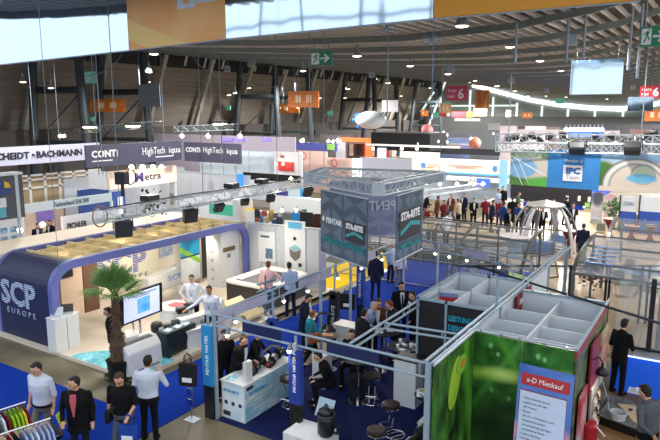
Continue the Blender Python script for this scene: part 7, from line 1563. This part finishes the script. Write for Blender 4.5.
# ------------------------------------------------------------ clothes rails in the lower left corner
def rail(label, p, q, z, cols_, gap, ln, group):
    p = Vector((*p, z)); q = Vector((*q, z)); d = (q-p).normalized(); t = thing('clothes_rail', label, 'clothes rail', (p.x,p.y,0)); MB().cyl(p, q, .016, 10).build('bar', CHROME, t)
    for e in (p+d*.03, q-d*.03): MB().cyl((e.x,e.y,0), e, .016, 8).build('upright', CHROME, t)
    n_ = Vector((-d.y,d.x,0)); L_ = (q-p).length
    for i, (c, f) in enumerate(cols_):
        o = p+d*L_*f; s_ = thing('hanging_shirt', '%s shirt on a hanger on the %s' % (c, group), 'shirt', (o.x,o.y,o.z-.75)); s_['group'] = group
        w = .21; mb = MB(); top = o-Vector((0,0,.09))
        mb.slab([top+n_*.06, top+n_*w-Vector((0,0,.05)), top+n_*(w+.13)-Vector((0,0,.30)), top+n_*(w+.02)-Vector((0,0,.34)), top+n_*w*.97-Vector((0,0,.2)), top+n_*w-Vector((0,0,ln)), top-n_*w-Vector((0,0,ln)), top-n_*w*.97-Vector((0,0,.2)), top-n_*(w+.02)-Vector((0,0,.34)), top-n_*(w+.13)-Vector((0,0,.30)), top-n_*w-Vector((0,0,.05)), top-n_*.06], d*gap)
        mb.build('cloth', C_[c], s_, bevel=.008); MB().tube([o+Vector((0,0,.02)), o-Vector((0,0,.06)), o-Vector((0,0,.08))+n_*.16, o-Vector((0,0,.08))-n_*.16, o-Vector((0,0,.06))], .006, 5).build('hanger', WOOD if 'striped' in group else BLACK, s_)
C_['lime'] = cloth('lime', (150,190,40)); C_['yellow'] = cloth('yellow', (214,190,50)); C_['striped blue'] = cloth('striped_blue', (150,168,210)); C_['maroon'] = cloth('maroon', (110,24,36))
rail('short chrome clothes rail with red, white and lime shirts', (-10.4,5.02), (-10.24,5.86), 1.55, [('red',.1),('maroon',.22),('black',.33),('white',.46),('maroon',.55),('lime',.64),('lime',.72),('lime',.80),('yellow',.87),('red',.94)], .035, .75, 'rear clothes rail')
rail('longer chrome clothes rail with white and pale blue shirts', (-9.55,4.35), (-9.22,5.68), 1.6, [('maroon',.30),('white',.38),('beige',.46),('maroon',.53),('navy',.60),('striped blue',.67),('paleblue',.73),('white',.79),('striped blue',.85),('paleblue',.91),('striped blue',.96)], .03, .7, 'front striped clothes rail')

# ------------------------------------------------------------ each look-alike gets its own place in its label
from bpy_extras.object_utils import world_to_camera_view
bpy.context.view_layer.update()
same = {}
for o in COL.objects:
    if o.parent is None and o.get('label') and o.get('category'): same.setdefault(o['label'], []).append(o)
for lb, os_ in same.items():
    if len(os_) > 1 and not lb.endswith(('most', 'from the left', 'from the right')):
        os_.sort(key=lambda o: world_to_camera_view(SC, cam, o.matrix_world.translation).x)
        for i, o in enumerate(os_): o['label'] = '%s, %s' % (lb, ordn(i, len(os_)))
# ------------------------------------------------------------ settle modifiers and lettering into plain meshes
bpy.context.view_layer.update()
dg = bpy.context.evaluated_depsgraph_get()
done = {}; res = []
for o in BAKE:
    key = o.data.name_full+('#F' if o.type == 'FONT' else '')
    if key not in done: done[key] = bpy.data.meshes.new_from_object(o.evaluated_get(dg))
    res.append((o, done[key]))
for o, me in res:
    if o.type == 'FONT':
        n_ = bpy.data.objects.new(o.name.split('.')[0], me); COL.objects.link(n_); n_.matrix_basis = o.matrix_basis.copy(); n_.parent = o.parent
        if o.get('fit'):
            xs_ = [v.co.x for v in me.vertices]; w_ = max(xs_)-min(xs_); sc_ = o['fit']/w_ if w_ else 1
            n_.matrix_basis = o.matrix_basis @ Matrix.Diagonal((sc_,1,1,1))
        if not me.materials and o.data.materials: me.materials.append(o.data.materials[0])
    else:
        keep = [m for m in o.modifiers if m.type in ('REMESH', 'SMOOTH')]
        for m in keep: o.modifiers.remove(m)
        if not me.materials: me.materials.append(o.data.materials[0])
        me.polygons.foreach_set('use_smooth', [True]*len(me.polygons)); o.data = me
for o in [o for o, _ in res if o.type == 'FONT']: bpy.data.objects.remove(o)
